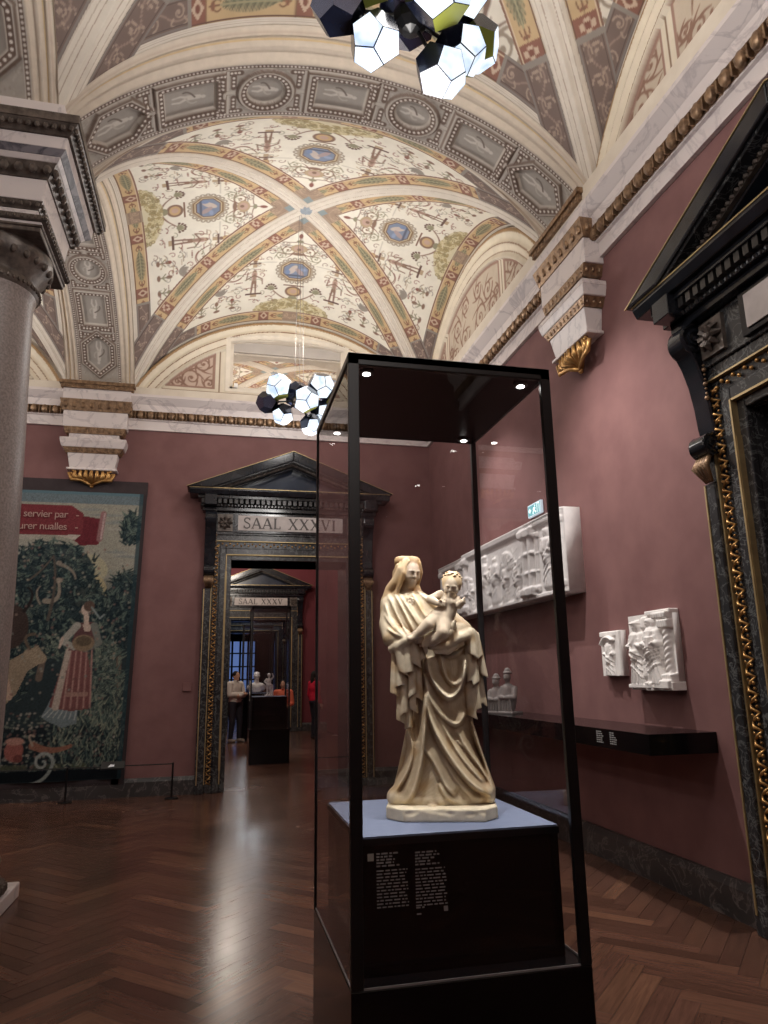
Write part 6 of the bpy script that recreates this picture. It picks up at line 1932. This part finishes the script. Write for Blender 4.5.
def face(s, c, M, k, col, top=.86):
    """features on a head of half-height k centred at c"""
    E = lambda p, r, kk, op='add': s.ell(at(c, M, [q * k for q in p]), [q * k for q in r], kk, col, op, rot=M)
    E((0, 0, .12), (.72, .84, top), .004); E((0, -.16, -.38), (.52, .60, .52), .02 * k / .06)
    for sg in (-1, 1):
        E((sg * .30, -.83, .06), (.16, .14, .11), .012 * k / .06, 'sub')       # sockets
        E((sg * .29, -.66, .05), (.135, .14, .10), .003)                        # eyeballs / lids
        s.chain([at(c, M, (sg * .46 * k, -.70 * k, .13 * k)), at(c, M, (sg * .30 * k, -.815 * k, .19 * k)), at(c, M, (sg * .12 * k, -.83 * k, .16 * k))], [.035 * k, .05 * k, .04 * k], .02 * k / .06 * .4, col)
        s.chain([at(c, M, (sg * .42 * k, -.70 * k, .02 * k)), at(c, M, (sg * .29 * k, -.80 * k, -.01 * k)), at(c, M, (sg * .16 * k, -.76 * k, .03 * k))], [.02 * k, .028 * k, .02 * k], .003, col)
        E((sg * .36, -.52, -.28), (.22, .22, .20), .02 * k / .06)                # cheeks
    s.cone(at(c, M, (0, -.80 * k, .12 * k)), at(c, M, (0, -.955 * k, -.20 * k)), .050 * k, .070 * k, .008 * k / .06, col)
    for sg in (-1, 1): E((sg * .075, -.86, -.22), (.05, .06, .045), .005)
    E((0, -.79, -.44), (.20, .085, .05), .004); E((0, -.74, -.53), (.15, .09, .05), .006); E((0, -.82, -.487), (.17, .07, .015), .003, 'sub')
    E((0, -.60, -.76), (.23, .20, .17), .022 * k / .06)

def madonna():
    root = thing('statue', 'painted stone Madonna with the child on her arm, standing in the tall glass case', 'statue', (.913, 2.945, PZ + .001), -.305)
    root.scale = (.90, .92, .99)
    h = .0034
    s = SDF((-.30, -.23, -.004), (.30, .20, 1.12), h)
    R = 0
    # ---- body under the drapery
    s.loft([(.03, .0, .215, .135, .01), (.06, .002, .222, .135, .01), (.10, .004, .212, .125, .01), (.15, .008, .19, .118, .01), (.20, .010, .17, .112, .012), (.26, .008, .155, .106, .015), (.32, .004, .146, .102, .015),
            (.40, .008, .136, .10, .015), (.50, .018, .13, .10, .015), (.60, .018, .135, .098, .015), (.68, -.010, .142, .094, .012), (.75, -.065, .140, .088, .01), (.80, -.105, .128, .082, .01),
            (.845, -.135, .112, .074, .01), (.875, -.145, .092, .062, .012), (.895, -.148, .06, .05, .015)], .01, R, p=2.15)
    s.ell((-.20, .01, .845), (.055, .058, .055), .035, R); s.ell((-.085, .015, .848), (.06, .056, .05), .035, R)
    # ---- neck and head, bent towards the child
    hc = (-.118, -.022, .992); HM = axes((.50, -.80, -.30), (.08, -.05, 1))
    s.cone((-.145, .012, .86), (-.13, .0, .955), .045, .040, .015, 1)
    face(s, hc, HM, .066, 1, .64)
    # hair masses beside the face, veil over the crown and down to the shoulders
    veil = [at(hc, HM, (0, .25 * .063, .45 * .063))]
    s.ell(at(hc, HM, (0, .020, .000)), (.063, .063, .052), .006, 2, rot=HM)
    s.chain([at(hc, HM, (-.034, -.014, .046)), at(hc, HM, (-.056, -.012, .005)), at(hc, HM, (-.062, .002, -.05)), (-.212, -.010, .915), (-.232, .0, .87)], [.014, .020, .024, .026, .026], .012, 2)
    s.chain([at(hc, HM, (-.044, -.016, .042)), at(hc, HM, (-.050, -.030, -.005)), at(hc, HM, (-.054, -.022, -.055)), (-.185, -.035, .89)], [.010, .013, .012, .010], .006, 2)
    s.chain([at(hc, HM, (.040, -.012, .042)), at(hc, HM, (.058, -.004, .0)), at(hc, HM, (.056, .018, -.06)), (-.075, .02, .88)], [.010, .014, .018, .022], .012, 2)
    s.chain([at(hc, HM, (0, .045, .02)), at(hc, HM, (0, .072, -.03)), (-.155, .055, .88), (-.16, .06, .80)], [.04, .045, .05, .055], .02, 2)
    for q in range(6):      # wavy hair strands
        a = -.028 - .005 * q
        s.chain([at(hc, HM, (a, -.028 + .006 * q, .050 - .003 * q)), at(hc, HM, (a - .018, -.028 + .006 * q, .02)), at(hc, HM, (a - .014, -.026 + .008 * q, -.02)), at(hc, HM, (a - .020, -.018 + .008 * q, -.058))], [.005, .006, .006, .005], .003, 2)
    # crown circlet, nearly level on the bent head
    cx_, cy_, cz_ = hc[0] - .010, hc[1] + .022, hc[2] + .040
    for dz, rr, rad in ((0, .055, .009), (.009, .055, .009), (.017, .054, .007)):
        s.chain([(cx_ + rr * math.cos(t), cy_ + rr * 1.02 * math.sin(t), cz_ + dz - .05 * rr * math.cos(t)) for t in np.linspace(0, 2 * PI, 26)], [rad] * 26, .005, 2)
    s.ell((cx_, cy_, cz_ + .002), (.054, .054, .022), .006, 2)
    # ---- arms in wide sleeves
    s.chain([(-.205, .005, .84), (-.222, -.03, .765), (-.205, -.075, .705), (-.135, -.125, .700)], [.050, .046, .044, .028], .02, R)
    s.chain([(-.055, .01, .84), (.06, .01, .78), (.125, -.045, .725), (.06, -.12, .715)], [.05, .05, .046, .034], .025, R)
    ins = s.D < 0
    FM = np.where(ins.any(1), s.ax[1][ins.argmax(1)], np.nan).astype(f32)
    for _ in range(3):      # fill outside the silhouette, then soften
        pad = np.pad(FM, 4, constant_values=np.nan)
        st = np.stack([pad[i:i + FM.shape[0], j:j + FM.shape[1]] for i in (0, 4, 8) for j in (0, 4, 8)])
        import warnings
        with warnings.catch_warnings():
            warnings.simplefilter('ignore'); mean = np.nanmean(st, 0)
        FM = np.where(np.isnan(FM), mean, .5 * FM + .5 * mean)
    def fr(x, z, push=0.0, lo=-.14):
        i = int(np.clip(round((x - s.lo[0]) / s.h), 0, s.n[0] - 1)); kk = int(np.clip(round((z - s.lo[2]) / s.h), 0, s.n[2] - 1))
        y = FM[i, kk]
        return (lo if np.isnan(y) else float(y)) + push
    def fold(pts, r, proud=.5, k=.010, col=R, Fm=F3, op='add', ylo=-.10):
        P = []; 
        for i, p in enumerate(pts):
            x, z = Fm(*p); rr = r[i] if hasattr(r, '__len__') else r
            y = fr(x, z, lo=ylo); P.append((x, y + rr * (1 - 2 * proud) + rr * 0, z))
        s.chain(P, r if hasattr(r, '__len__') else [r] * len(P), k, col, op)
        return P
    def bezp(*a, n=9):
        a = list(a)
        if len(a) == 3: return bez(a[0], a[1], a[2], n)
        out = []      # Catmull-Rom through the points
        Pn = [a[0]] + a + [a[-1]]
        for i in range(1, len(Pn) - 2):
            for q in range(n // 2):
                t = q / (n // 2); p0, p1, p2, p3 = Pn[i - 1:i + 3]
                out.append(tuple(.5 * ((2 * p1[j]) + (-p0[j] + p2[j]) * t + (2 * p0[j] - 5 * p1[j] + 4 * p2[j] - p3[j]) * t * t + (-p0[j] + 3 * p1[j] - 3 * p2[j] + p3[j]) * t ** 3) for j in (0, 1)))
        out.append(a[-1]); return out
    # ---- chest: mantle edges, folds running to the clasp, brooch
    # ---- lower drapery: main modelling folds (ridges) and hollows
    # painted as a relief map over the front: crisp crests with concave flanks, one flank wide and one steep
    HX_, HZ_ = s.ax[0][:, None], s.ax[2][None, :]
    HM_ = np.zeros((s.n[0], s.n[2]), f32)
    def ridge(P, h, wl, wr, e0=.2, e1=.2, Fm=F3, pw=1.7, n=10):
        Q = np.array([Fm(*q) for q in bezp(*P, n=n)], f32); N = len(Q) - 1
        best = np.full(HM_.shape, 9, f32); val = np.zeros(HM_.shape, f32)
        for q in range(N):
            a_, b_ = Q[q], Q[q + 1]; ab = b_ - a_; L2 = float(ab @ ab) + 1e-12
            t = np.clip(((HX_ - a_[0]) * ab[0] + (HZ_ - a_[1]) * ab[1]) / L2, 0, 1)
            dx = HX_ - a_[0] - t * ab[0]; dz = HZ_ - a_[1] - t * ab[1]; d = np.sqrt(dx * dx + dz * dz)
            side = ab[0] * dz - ab[1] * dx      # >0: left of travel
            u = (q + t) / N; tp = np.clip(u / e0, 0, 1) if e0 > 0 else 1.0
            tp = tp * (np.clip((1 - u) / e1, 0, 1) if e1 > 0 else 1.0)
            w = np.where(side > 0, wl, wr)
            v = h * np.sqrt(np.maximum(tp, 0)) * np.clip(1 - d / w, 0, 1) ** pw
            m = d < best; val = np.where(m, v, val); best = np.where(m, d, best)
        return val
    def up(*a_, **k_):
        v = ridge(*a_, **k_); np.copyto(HM_, np.maximum(HM_, v) + .25 * np.minimum(np.maximum(HM_, 0), v))
    def down(*a_, **k_): HM_[:] = HM_ - ridge(*a_, **k_)
    # swags below the child
    up([(275, 120), (292, 210), (340, 292), (398, 335), (455, 300), (490, 215), (505, 100)], .044, .050, .016, .12, .12)
    up([(355, 90), (366, 180), (396, 245), (440, 268), (480, 225), (497, 130)], .034, .040, .012, .15, .15)
    up([(258, 200), (285, 330), (350, 425), (440, 470), (500, 390)], .030, .040, .016, .2, .25)
    up([(330, 60), (400, 120), (470, 100), (520, 40)], .020, .022, .012)
    # long diagonal folds to the right
    up([(255, 280), (280, 420), (325, 530), (410, 660), (505, 765), (612, 832)], .044, .060, .020, .15, .02)
    up([(330, 420), (395, 550), (470, 660), (580, 775)], .024, .040, .016, .25, .1)
    up([(430, 500), (480, 590), (560, 700), (622, 800)], .020, .034, .014, .3, .1)
    up([(505, 430), (545, 560), (590, 690), (628, 815)], .024, .040, .018, .2, .02)
    # folds to the left
    up([(268, 300), (262, 430), (246, 560), (222, 690), (165, 830), (60, 885)], .046, .020, .060, .15, .02)
    up([(150, 480), (186, 590), (150, 710), (50, 850)], .026, .016, .040, .2, .05)
    up([(205, 440), (214, 580), (170, 740), (110, 850)], .020, .014, .030, .25, .15)
    # turned mantle edge at the centre and folds of the gown on the ground
    up([(240, 470), (246, 580), (290, 650), (330, 720), (365, 780), (410, 820)], .026, .060, .007, .25, .1)
    up([(325, 760), (365, 825), (440, 862), (540, 900)], .030, .030, .014, .2, .02)
    up([(300, 660), (312, 770), (300, 860)], .012, .014, .014, .3, .2)
    up([(350, 640), (420, 760), (520, 850)], .016, .030, .012, .3, .1)
    # hollows
    down([(285, 680), (272, 770), (282, 880)], .030, .040, .040, .3, .05)
    down([(430, 130), (438, 190), (425, 240)], .022, .040, .040, .3, .3)
    down([(235, 330), (225, 450), (205, 560)], .018, .024, .030, .2, .3)
    down([(425, 545), (468, 592)], -.012, .010, .006, .3, .3)
    down([(505, 330), (500, 440), (530, 520)], .014, .024, .024, .2, .3)
    # chest
    for P, h_, wl, wr in (([(60, 310), (110, 470), (215, 620)], .016, .03, .012), ([(95, 300), (160, 420), (250, 600)], .018, .026, .010), ([(140, 320), (200, 430), (290, 560)], .016, .024, .010), ([(45, 390), (60, 520), (170, 590)], .018, .030, .012),
                          ([(240, 280), (300, 340), (420, 440)], .018, .03, .012), ([(225, 300), (270, 400), (330, 500)], .014, .02, .010), ([(40, 460), (80, 560), (190, 620)], .016, .02, .010), ([(185, 330), (230, 450), (300, 540)], .012, .016, .008), ([(60, 560), (110, 610), (190, 630)], .014, .02, .01)):
        up(P, h_, wl, wr, Fm=F2)
    for _ in range(3):
        q = np.pad(HM_, 1, mode='edge'); HM_[:] = (q[:-2, 1:-1] + q[2:, 1:-1] + q[1:-1, :-2] + q[1:-1, 2:] + 4 * HM_) / 8
    yw = np.clip((.06 - s.ax[1]) / .10, 0, 1); yw = (yw * yw * (3 - 2 * yw)).astype(f32)
    zk = (np.clip((.915 - s.ax[2]) / .05, 0, 1) * np.clip((s.ax[2] - .035) / .07, .25, 1) * 1.12).astype(f32)
    s.D -= (HM_ * zk[None, :])[:, None, :] * yw[None, :, None]
    s.D *= .8
    ins = s.D < 0
    bx, bz = F2(222, 388); by = s.front(bx, bz) + .002
    s.ell((bx, by, bz), (.021, .010, .021), .003, R)
    for q in range(8): s.ell((bx + .015 * math.cos(q * PI / 4), by - .009, bz + .015 * math.sin(q * PI / 4)), (.006,) * 3, .002, 3)
    s.ell((bx, by - .010, bz), (.007,) * 3, .002, 3)
    fx, fz = F3(285, 878); s.ell((fx, -.125, fz), (.026, .03, .016), .006, R)
    # hem ripples on the ground
    for q in range(9):
        x = -.20 + q * .05; s.ell((x, -.098 + .025 * abs(q - 4) / 4, .062), (.034, .03, .018), .012, R)
    s.ell((-.205, -.06, .075), (.035, .045, .03), .02, R); s.ell((.205, -.05, .085), (.035, .05, .03), .02, R)
    # ---- cascades of pleats falling from both forearms: flared tubes cut flat at the hem and hollowed
    fl = [0]
    def flute(a, b, ra, rb, dy=0.0, hollow=.5, y=None, lean=0.0):
        fl[0] += 1; tilt = (.55, -.45, .2, -.6)[fl[0] % 4]
        x0, z0 = F3(*a); x1, z1 = F3(*b)
        y0 = (fr(x0, z0, lo=-.10) if y is None else y) + dy; y1 = y0 + lean
        s.cone((x0, y0, z0), (x1, y1, z1 - .02), ra, rb, .006, R, zcut=(z1, x1, tilt))
        s.cone((x0 + (x1 - x0) * .7, y1 - .006, z1 + (z0 - z1) * .30), (x1, y1 - .008, z1 - .02), rb * .12, rb * hollow, .004, 4, 'sub')
    yl = -.095; fl = [0]
    for a, b, ra, rb, dy in (((130, 60), (118, 455), .020, .021, .012), ((165, 60), (165, 490), .019, .020, .018), ((195, 60), (195, 400), .018, .021, .0), ((150, 60), (140, 415), .018, .019, -.004),
                             ((100, 50), (88, 315), .020, .023, .004), ((128, 60), (122, 270), .018, .020, -.018), ((222, 80), (222, 335), .018, .022, .0), ((195, 90), (190, 320), .017, .020, -.018),
                             ((120, 60), (150, 208), .024, .022, -.030), ((165, 50), (180, 200), .022, .022, -.036), ((205, 50), (222, 165), .022, .022, -.032), ((245, 50), (255, 135), .018, .018, -.022)):
        flute(a, b, ra, rb, dy, y=yl)
    # rippled hems of the sleeve
    s.chain([(F3(75, 75)[0], -.10, F3(75, 75)[1]), (F3(120, 55)[0], -.135, F3(120, 60)[1]), (F3(160, 35)[0], -.15, F3(160, 35)[1]), (F3(215, 10)[0], -.15, F3(215, 12)[1]), (F3(255, 30)[0], -.14, F3(255, 30)[1])], [.016, .018, .018, .016, .012], .010, R)
    s.chain([(F3(245, 30)[0], -.145, F3(245, 30)[1]), (F3(270, 60)[0], -.15, F3(270, 60)[1]), (F3(275, 95)[0], -.14, F3(275, 95)[1])], [.014, .014, .008], .006, 3)
    yr = -.055
    for a, b, ra, rb, dy in (((505, 30), (528, 440), .020, .024, .010), ((530, 30), (555, 400), .020, .024, .018), ((550, 30), (590, 372), .020, .022, .03), ((545, 20), (545, 270), .020, .024, -.014), ((570, 40), (603, 225), .018, .022, .012),
                             ((520, 10), (525, 250), .018, .02, -.018), ((535, 0), (545, 120), .024, .026, -.030), ((560, 10), (575, 130), .020, .024, -.016)):
        flute(a, b, ra, rb, dy, y=yr)
    s.chain([(F3(300, 60)[0], -.12, F3(300, 60)[1]), (F3(390, 55)[0], -.135, F3(390, 62)[1]), (F3(470, 20)[0], -.12, F3(470, 20)[1]), (F3(530, 0)[0], -.08, F3(530, 0)[1])], [.018, .020, .022, .024], .012, R)
    s.chain([(F3(330, 85)[0], -.115, F3(330, 90)[1]), (F3(400, 90)[0], -.13, F3(400, 95)[1]), (F3(480, 60)[0], -.115, F3(480, 55)[1])], [.012, .013, .012], .008, R)
    # ---- back and side folds
    for q in range(9):
        a = (q + .5) / 9 * PI; xx, yy = math.cos(a), math.sin(a)
        s.chain([(.0 + xx * .13, .015 + yy * .10, .60), (.005 + xx * .135, .015 + yy * .10, .35), (.0 + xx * .20, .012 + yy * .125, .06)], [.014, .018, .026], .014, R)
    for q in range(5): s.chain([(-.22 + q * .04, .06, .86 - abs(q - 2) * .01), (-.16 + q * .05, .085, .62)], [.012, .016], .012, R)
    # ---- her hand holding the child's foot
    hx, hz = F2(228, 632)
    s.ell((hx, -.150, hz), (.030, .020, .017), .006, 1)
    for q in range(4):
        b = (hx + .012 + q * .002, -.160 + q * .004, hz + .012 - q * .009); s.chain([b, (hx + .034, -.172 + q * .003, hz + .010 - q * .009), (hx + .052, -.162 + q * .003, hz + .004 - q * .008)], [.0085, .008, .0065], .003, 1)
    s.chain([(hx + .004, -.150, hz + .012), (hx + .026, -.168, hz + .024), (hx + .044, -.172, hz + .022)], [.009, .0085, .007], .003, 1)
    # painted shade: crevices darkened in the vertex colours to deepen the folds
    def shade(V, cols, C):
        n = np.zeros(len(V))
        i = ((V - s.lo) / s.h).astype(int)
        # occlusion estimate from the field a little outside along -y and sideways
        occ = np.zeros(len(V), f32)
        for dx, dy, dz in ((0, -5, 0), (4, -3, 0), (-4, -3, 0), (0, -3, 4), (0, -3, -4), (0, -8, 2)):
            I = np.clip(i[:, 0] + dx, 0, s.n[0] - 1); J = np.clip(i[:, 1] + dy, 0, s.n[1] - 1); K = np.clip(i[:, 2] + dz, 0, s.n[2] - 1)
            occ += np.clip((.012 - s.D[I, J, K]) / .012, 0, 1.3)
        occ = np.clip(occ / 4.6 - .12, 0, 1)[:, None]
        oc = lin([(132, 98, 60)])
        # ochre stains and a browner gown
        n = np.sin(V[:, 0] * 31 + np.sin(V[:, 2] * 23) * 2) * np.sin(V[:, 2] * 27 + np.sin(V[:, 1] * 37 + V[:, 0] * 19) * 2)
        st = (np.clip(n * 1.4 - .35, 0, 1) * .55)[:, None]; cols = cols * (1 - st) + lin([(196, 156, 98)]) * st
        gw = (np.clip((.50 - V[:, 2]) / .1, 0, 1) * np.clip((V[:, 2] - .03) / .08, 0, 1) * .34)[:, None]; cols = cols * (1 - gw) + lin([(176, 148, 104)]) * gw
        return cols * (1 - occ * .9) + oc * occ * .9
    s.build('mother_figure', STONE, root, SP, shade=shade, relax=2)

    # ---- the child, carved separately
    c = SDF((-.13, -.225, .66), (.14, -.02, .98), .0026)
    K = 3
    cc = F2(514, 304); hcC = (cc[0], -.125, cc[1]); CM = axes((-.12, -.92, -.30), (.12, 0, 1))
    face(c, hcC, CM, .050, K)
    c.ell(at(hcC, CM, (0, .012, .014)), (.046, .047, .045), .004, 2, rot=CM)
    for q in range(34):     # curls
        a = q * 2.4; t = .25 + .75 * (q / 34.0)
        if math.sin(a) < -.2 and t > .55: continue
        c.ell(at(hcC, CM, (.044 * math.cos(a) * math.sin(t * 1.6), .012 + .044 * math.sin(a) * math.sin(t * 1.6) * .95, .016 + .045 * math.cos(t * 1.6))), (.0095, .0095, .004), .004, 2)
    for sg in (-1, 1): c.ell(at(hcC, CM, (sg * .037, .004, -.004)), (.006, .010, .013), .003, K)
    pt = lambda zx, zy, y: (F2(zx, zy)[0], y, F2(zx, zy)[1])
    c.cone(pt(496, 385, -.115), pt(504, 338, -.115), .022, .020, .008, K)
    c.ell(pt(488, 425, -.115), (.044, .038, .042), .02, K); c.ell(pt(470, 480, -.115), (.044, .042, .040), .02, K); c.ell(pt(430, 508, -.115), (.05, .046, .042), .02, K)
    for q in (-1, 1): c.ell(pt(488 + q * 24, 412, -.148), (.016, .010, .013), .01, K)
    # arms
    c.chain([pt(435, 358, -.11), pt(365, 388, -.13), pt(418, 418, -.155)], [.021, .018, .013], .008, K)
    c.chain([pt(545, 392, -.11), pt(560, 430, -.14), pt(585, 412, -.16)], [.020, .017, .012], .008, K)
    for (wx, wy, sg) in ((424, 420, 1), (590, 408, 1)):
        b0 = pt(wx, wy, -.158); c.ell(b0, (.012, .010, .010), .004, K)
        for q in range(4): c.chain([(b0[0] + .006, b0[1] - .004, b0[2] + .007 - .005 * q), (b0[0] + .018, b0[1] - .008, b0[2] + .007 - .005 * q), (b0[0] + .026, b0[1] - .004, b0[2] + .004 - .005 * q)], [.0048, .0044, .0036], .002, K)
        c.chain([(b0[0], b0[1] - .004, b0[2] + .008), (b0[0] + .010, b0[1] - .012, b0[2] + .014)], [.005, .004], .002, K)
    # legs
    c.chain([pt(410, 505, -.125), pt(348, 552, -.165), pt(300, 590, -.168), pt(248, 632, -.165)], [.036, .028, .022, .014], .010, K)
    c.chain([pt(450, 520, -.130), pt(442, 605, -.172), pt(400, 640, -.165), pt(350, 668, -.15)], [.036, .030, .022, .014], .010, K)
    c.chain([pt(248, 632, -.165), pt(215, 640, -.178)], [.014, .011], .006, K)
    for q in range(5): c.ell(pt(207 - q * 2, 634 + q * 5, -.182 + .002 * q), (.006, .006, .005), .002, K)
    c.chain([pt(350, 668, -.15), pt(322, 690, -.16)], [.014, .010], .006, K)
    # swaddling cloth under the child
    for a, b, d, r in (((470, 560), (400, 640), (300, 680), .012), ((500, 560), (440, 660), (340, 700), .012), ((420, 580), (350, 620), (290, 650), .010), ((520, 540), (500, 620), (420, 690), .012)):
        c.chain([pt(*p, -.135) for p in bez(a, b, d, 8)], [r] * 9, .008, 0)
    c.chain([pt(420, 600, -.145), pt(360, 630, -.155), pt(320, 665, -.155), pt(300, 700, -.15)], [.012, .014, .014, .010], .006, 3)
    c.build('child_figure', STONE, root, SP, relax=1)
    # ---- base slab
    b = SDF((-.27, -.24, -.002), (.28, .18, .075), .004)
    b.box((.0, -.030, .023), (.240, .182, .023), .006, .002, 0)
    for (x, y, a) in ((-.265, -.230, .78), (.27, -.235, -.6), (-.262, .165, -.78), (.262, .165, .78)):
        b.box((x, y, .03), (.085, .062, .06), .004, .004, 0, 'sub', rot=[[math.cos(a), math.sin(a) * -1, 0], [math.sin(a), math.cos(a), 0], [0, 0, 1]])
    r = np.random.default_rng(4)
    for q in range(16): b.ell((r.uniform(-.2, .2), -.214, r.uniform(.025, .045)), (r.uniform(.01, .02), .006, .007), .006, 0, 'sub')
    b.build('base_slab', STONE, root, SP)
    return root
madonna()
# ------------------------------------------------------------------ lights
def lamp(kind, name, loc, power, col=(1, 1, 1), size=.2, target=None, **kw):
    d = bpy.data.lights.new(name, kind); d.energy = power; d.color = col
    if kind == 'AREA': d.size = size
    elif kind != 'SUN': d.shadow_soft_size = size
    for k, v in kw.items(): setattr(d, k, v)
    o = link(name, d); o.location = loc
    if target is not None:
        o.rotation_euler = (Vector(target) - Vector(loc)).to_track_quat('-Z', 'Y').to_euler()
    return o
WARM = (1.0, .90, .78); NEUT = (1, .96, .92); COOL = (.86, .93, 1.0)
# chandelier light on the vaults and downwards
for (x, y, z) in (CH1, CH2, (1.0, -2.6, 4.8), (-4.7, 3.0, 4.9), (-4.7, 8.65, 5.0)):
    lamp('SPOT', 'chandelier_uplight', (x, y, z + .70), 92, NEUT, .35, (x, y + .001, z + 3), spot_size=math.radians(168), spot_blend=.25)
    lamp('POINT', 'chandelier_glow', (x, y, z + .75), 88, NEUT, .35)
    lamp('POINT', 'chandelier_downlight', (x, y, z - .66), 34, NEUT, .16)
# track spots washing the right wall and its reliefs from high on the left
lamp('SPOT', 'wall_spot', (1.75, 5.4, 5.4), 500, NEUT, .03, (WX, 5.0, 1.7), spot_size=math.radians(80), spot_blend=1.0)
lamp('SPOT', 'wall_spot', (1.9, 8.3, 5.4), 430, NEUT, .03, (WX, 7.6, 2.6), spot_size=math.radians(62), spot_blend=.8)
lamp('SPOT', 'tapestry_spot', (-1.2, 7.0, 5.6), 110, NEUT, .1, (-2.2, BY, 2.4), spot_size=math.radians(60), spot_blend=.8)
# spots in the case ceiling
for (x, y) in ((CX0 + .09, CY0 + .09), (CX1 - .09, CY0 + .09), (CX0 + .09, CY1 - .09), (CX1 - .09, CY1 - .09)):
    lamp('SPOT', 'case_spot', (x, y, 2.715), 62 if y < 3 else 26, (1, .965, .91), .012, (.94, 3.0, 1.5), spot_size=math.radians(62), spot_blend=.5)
# added spots without fixtures, brightening the bust and statuette in the far cases
lamp('SPOT', 'far_case_fill', (.8, 14.2, 2.85), 14, NEUT, .02, (1.03, 14.4, 1.3), spot_size=math.radians(60), spot_blend=.5)
lamp('SPOT', 'far_case_fill', (.9, 19.45, 2.85), 30, NEUT, .02, (1.09, 19.75, 1.3), spot_size=math.radians(60), spot_blend=.5)
# next rooms
lamp('POINT', 'next_room_light', (.4, 15.0, 5.2), 190, WARM, .4)
lamp('POINT', 'next_room_light', (.4, 19.8, 5.2), 170, WARM, .4)
lamp('POINT', 'next_room_vault_fill', (1.0, 14.0, 6.3), 60, WARM, .3)  # added fill without a fixture, brightens the vault behind the lunette window
lamp('POINT', 'far_room_light', (1.4, 28.0, 4.2), 90, COOL, .4)
w = bpy.data.worlds.new('world'); SC.world = w; w.use_nodes = True
w.node_tree.nodes['Background'].inputs[0].default_value = (.02, .02, .022, 1)
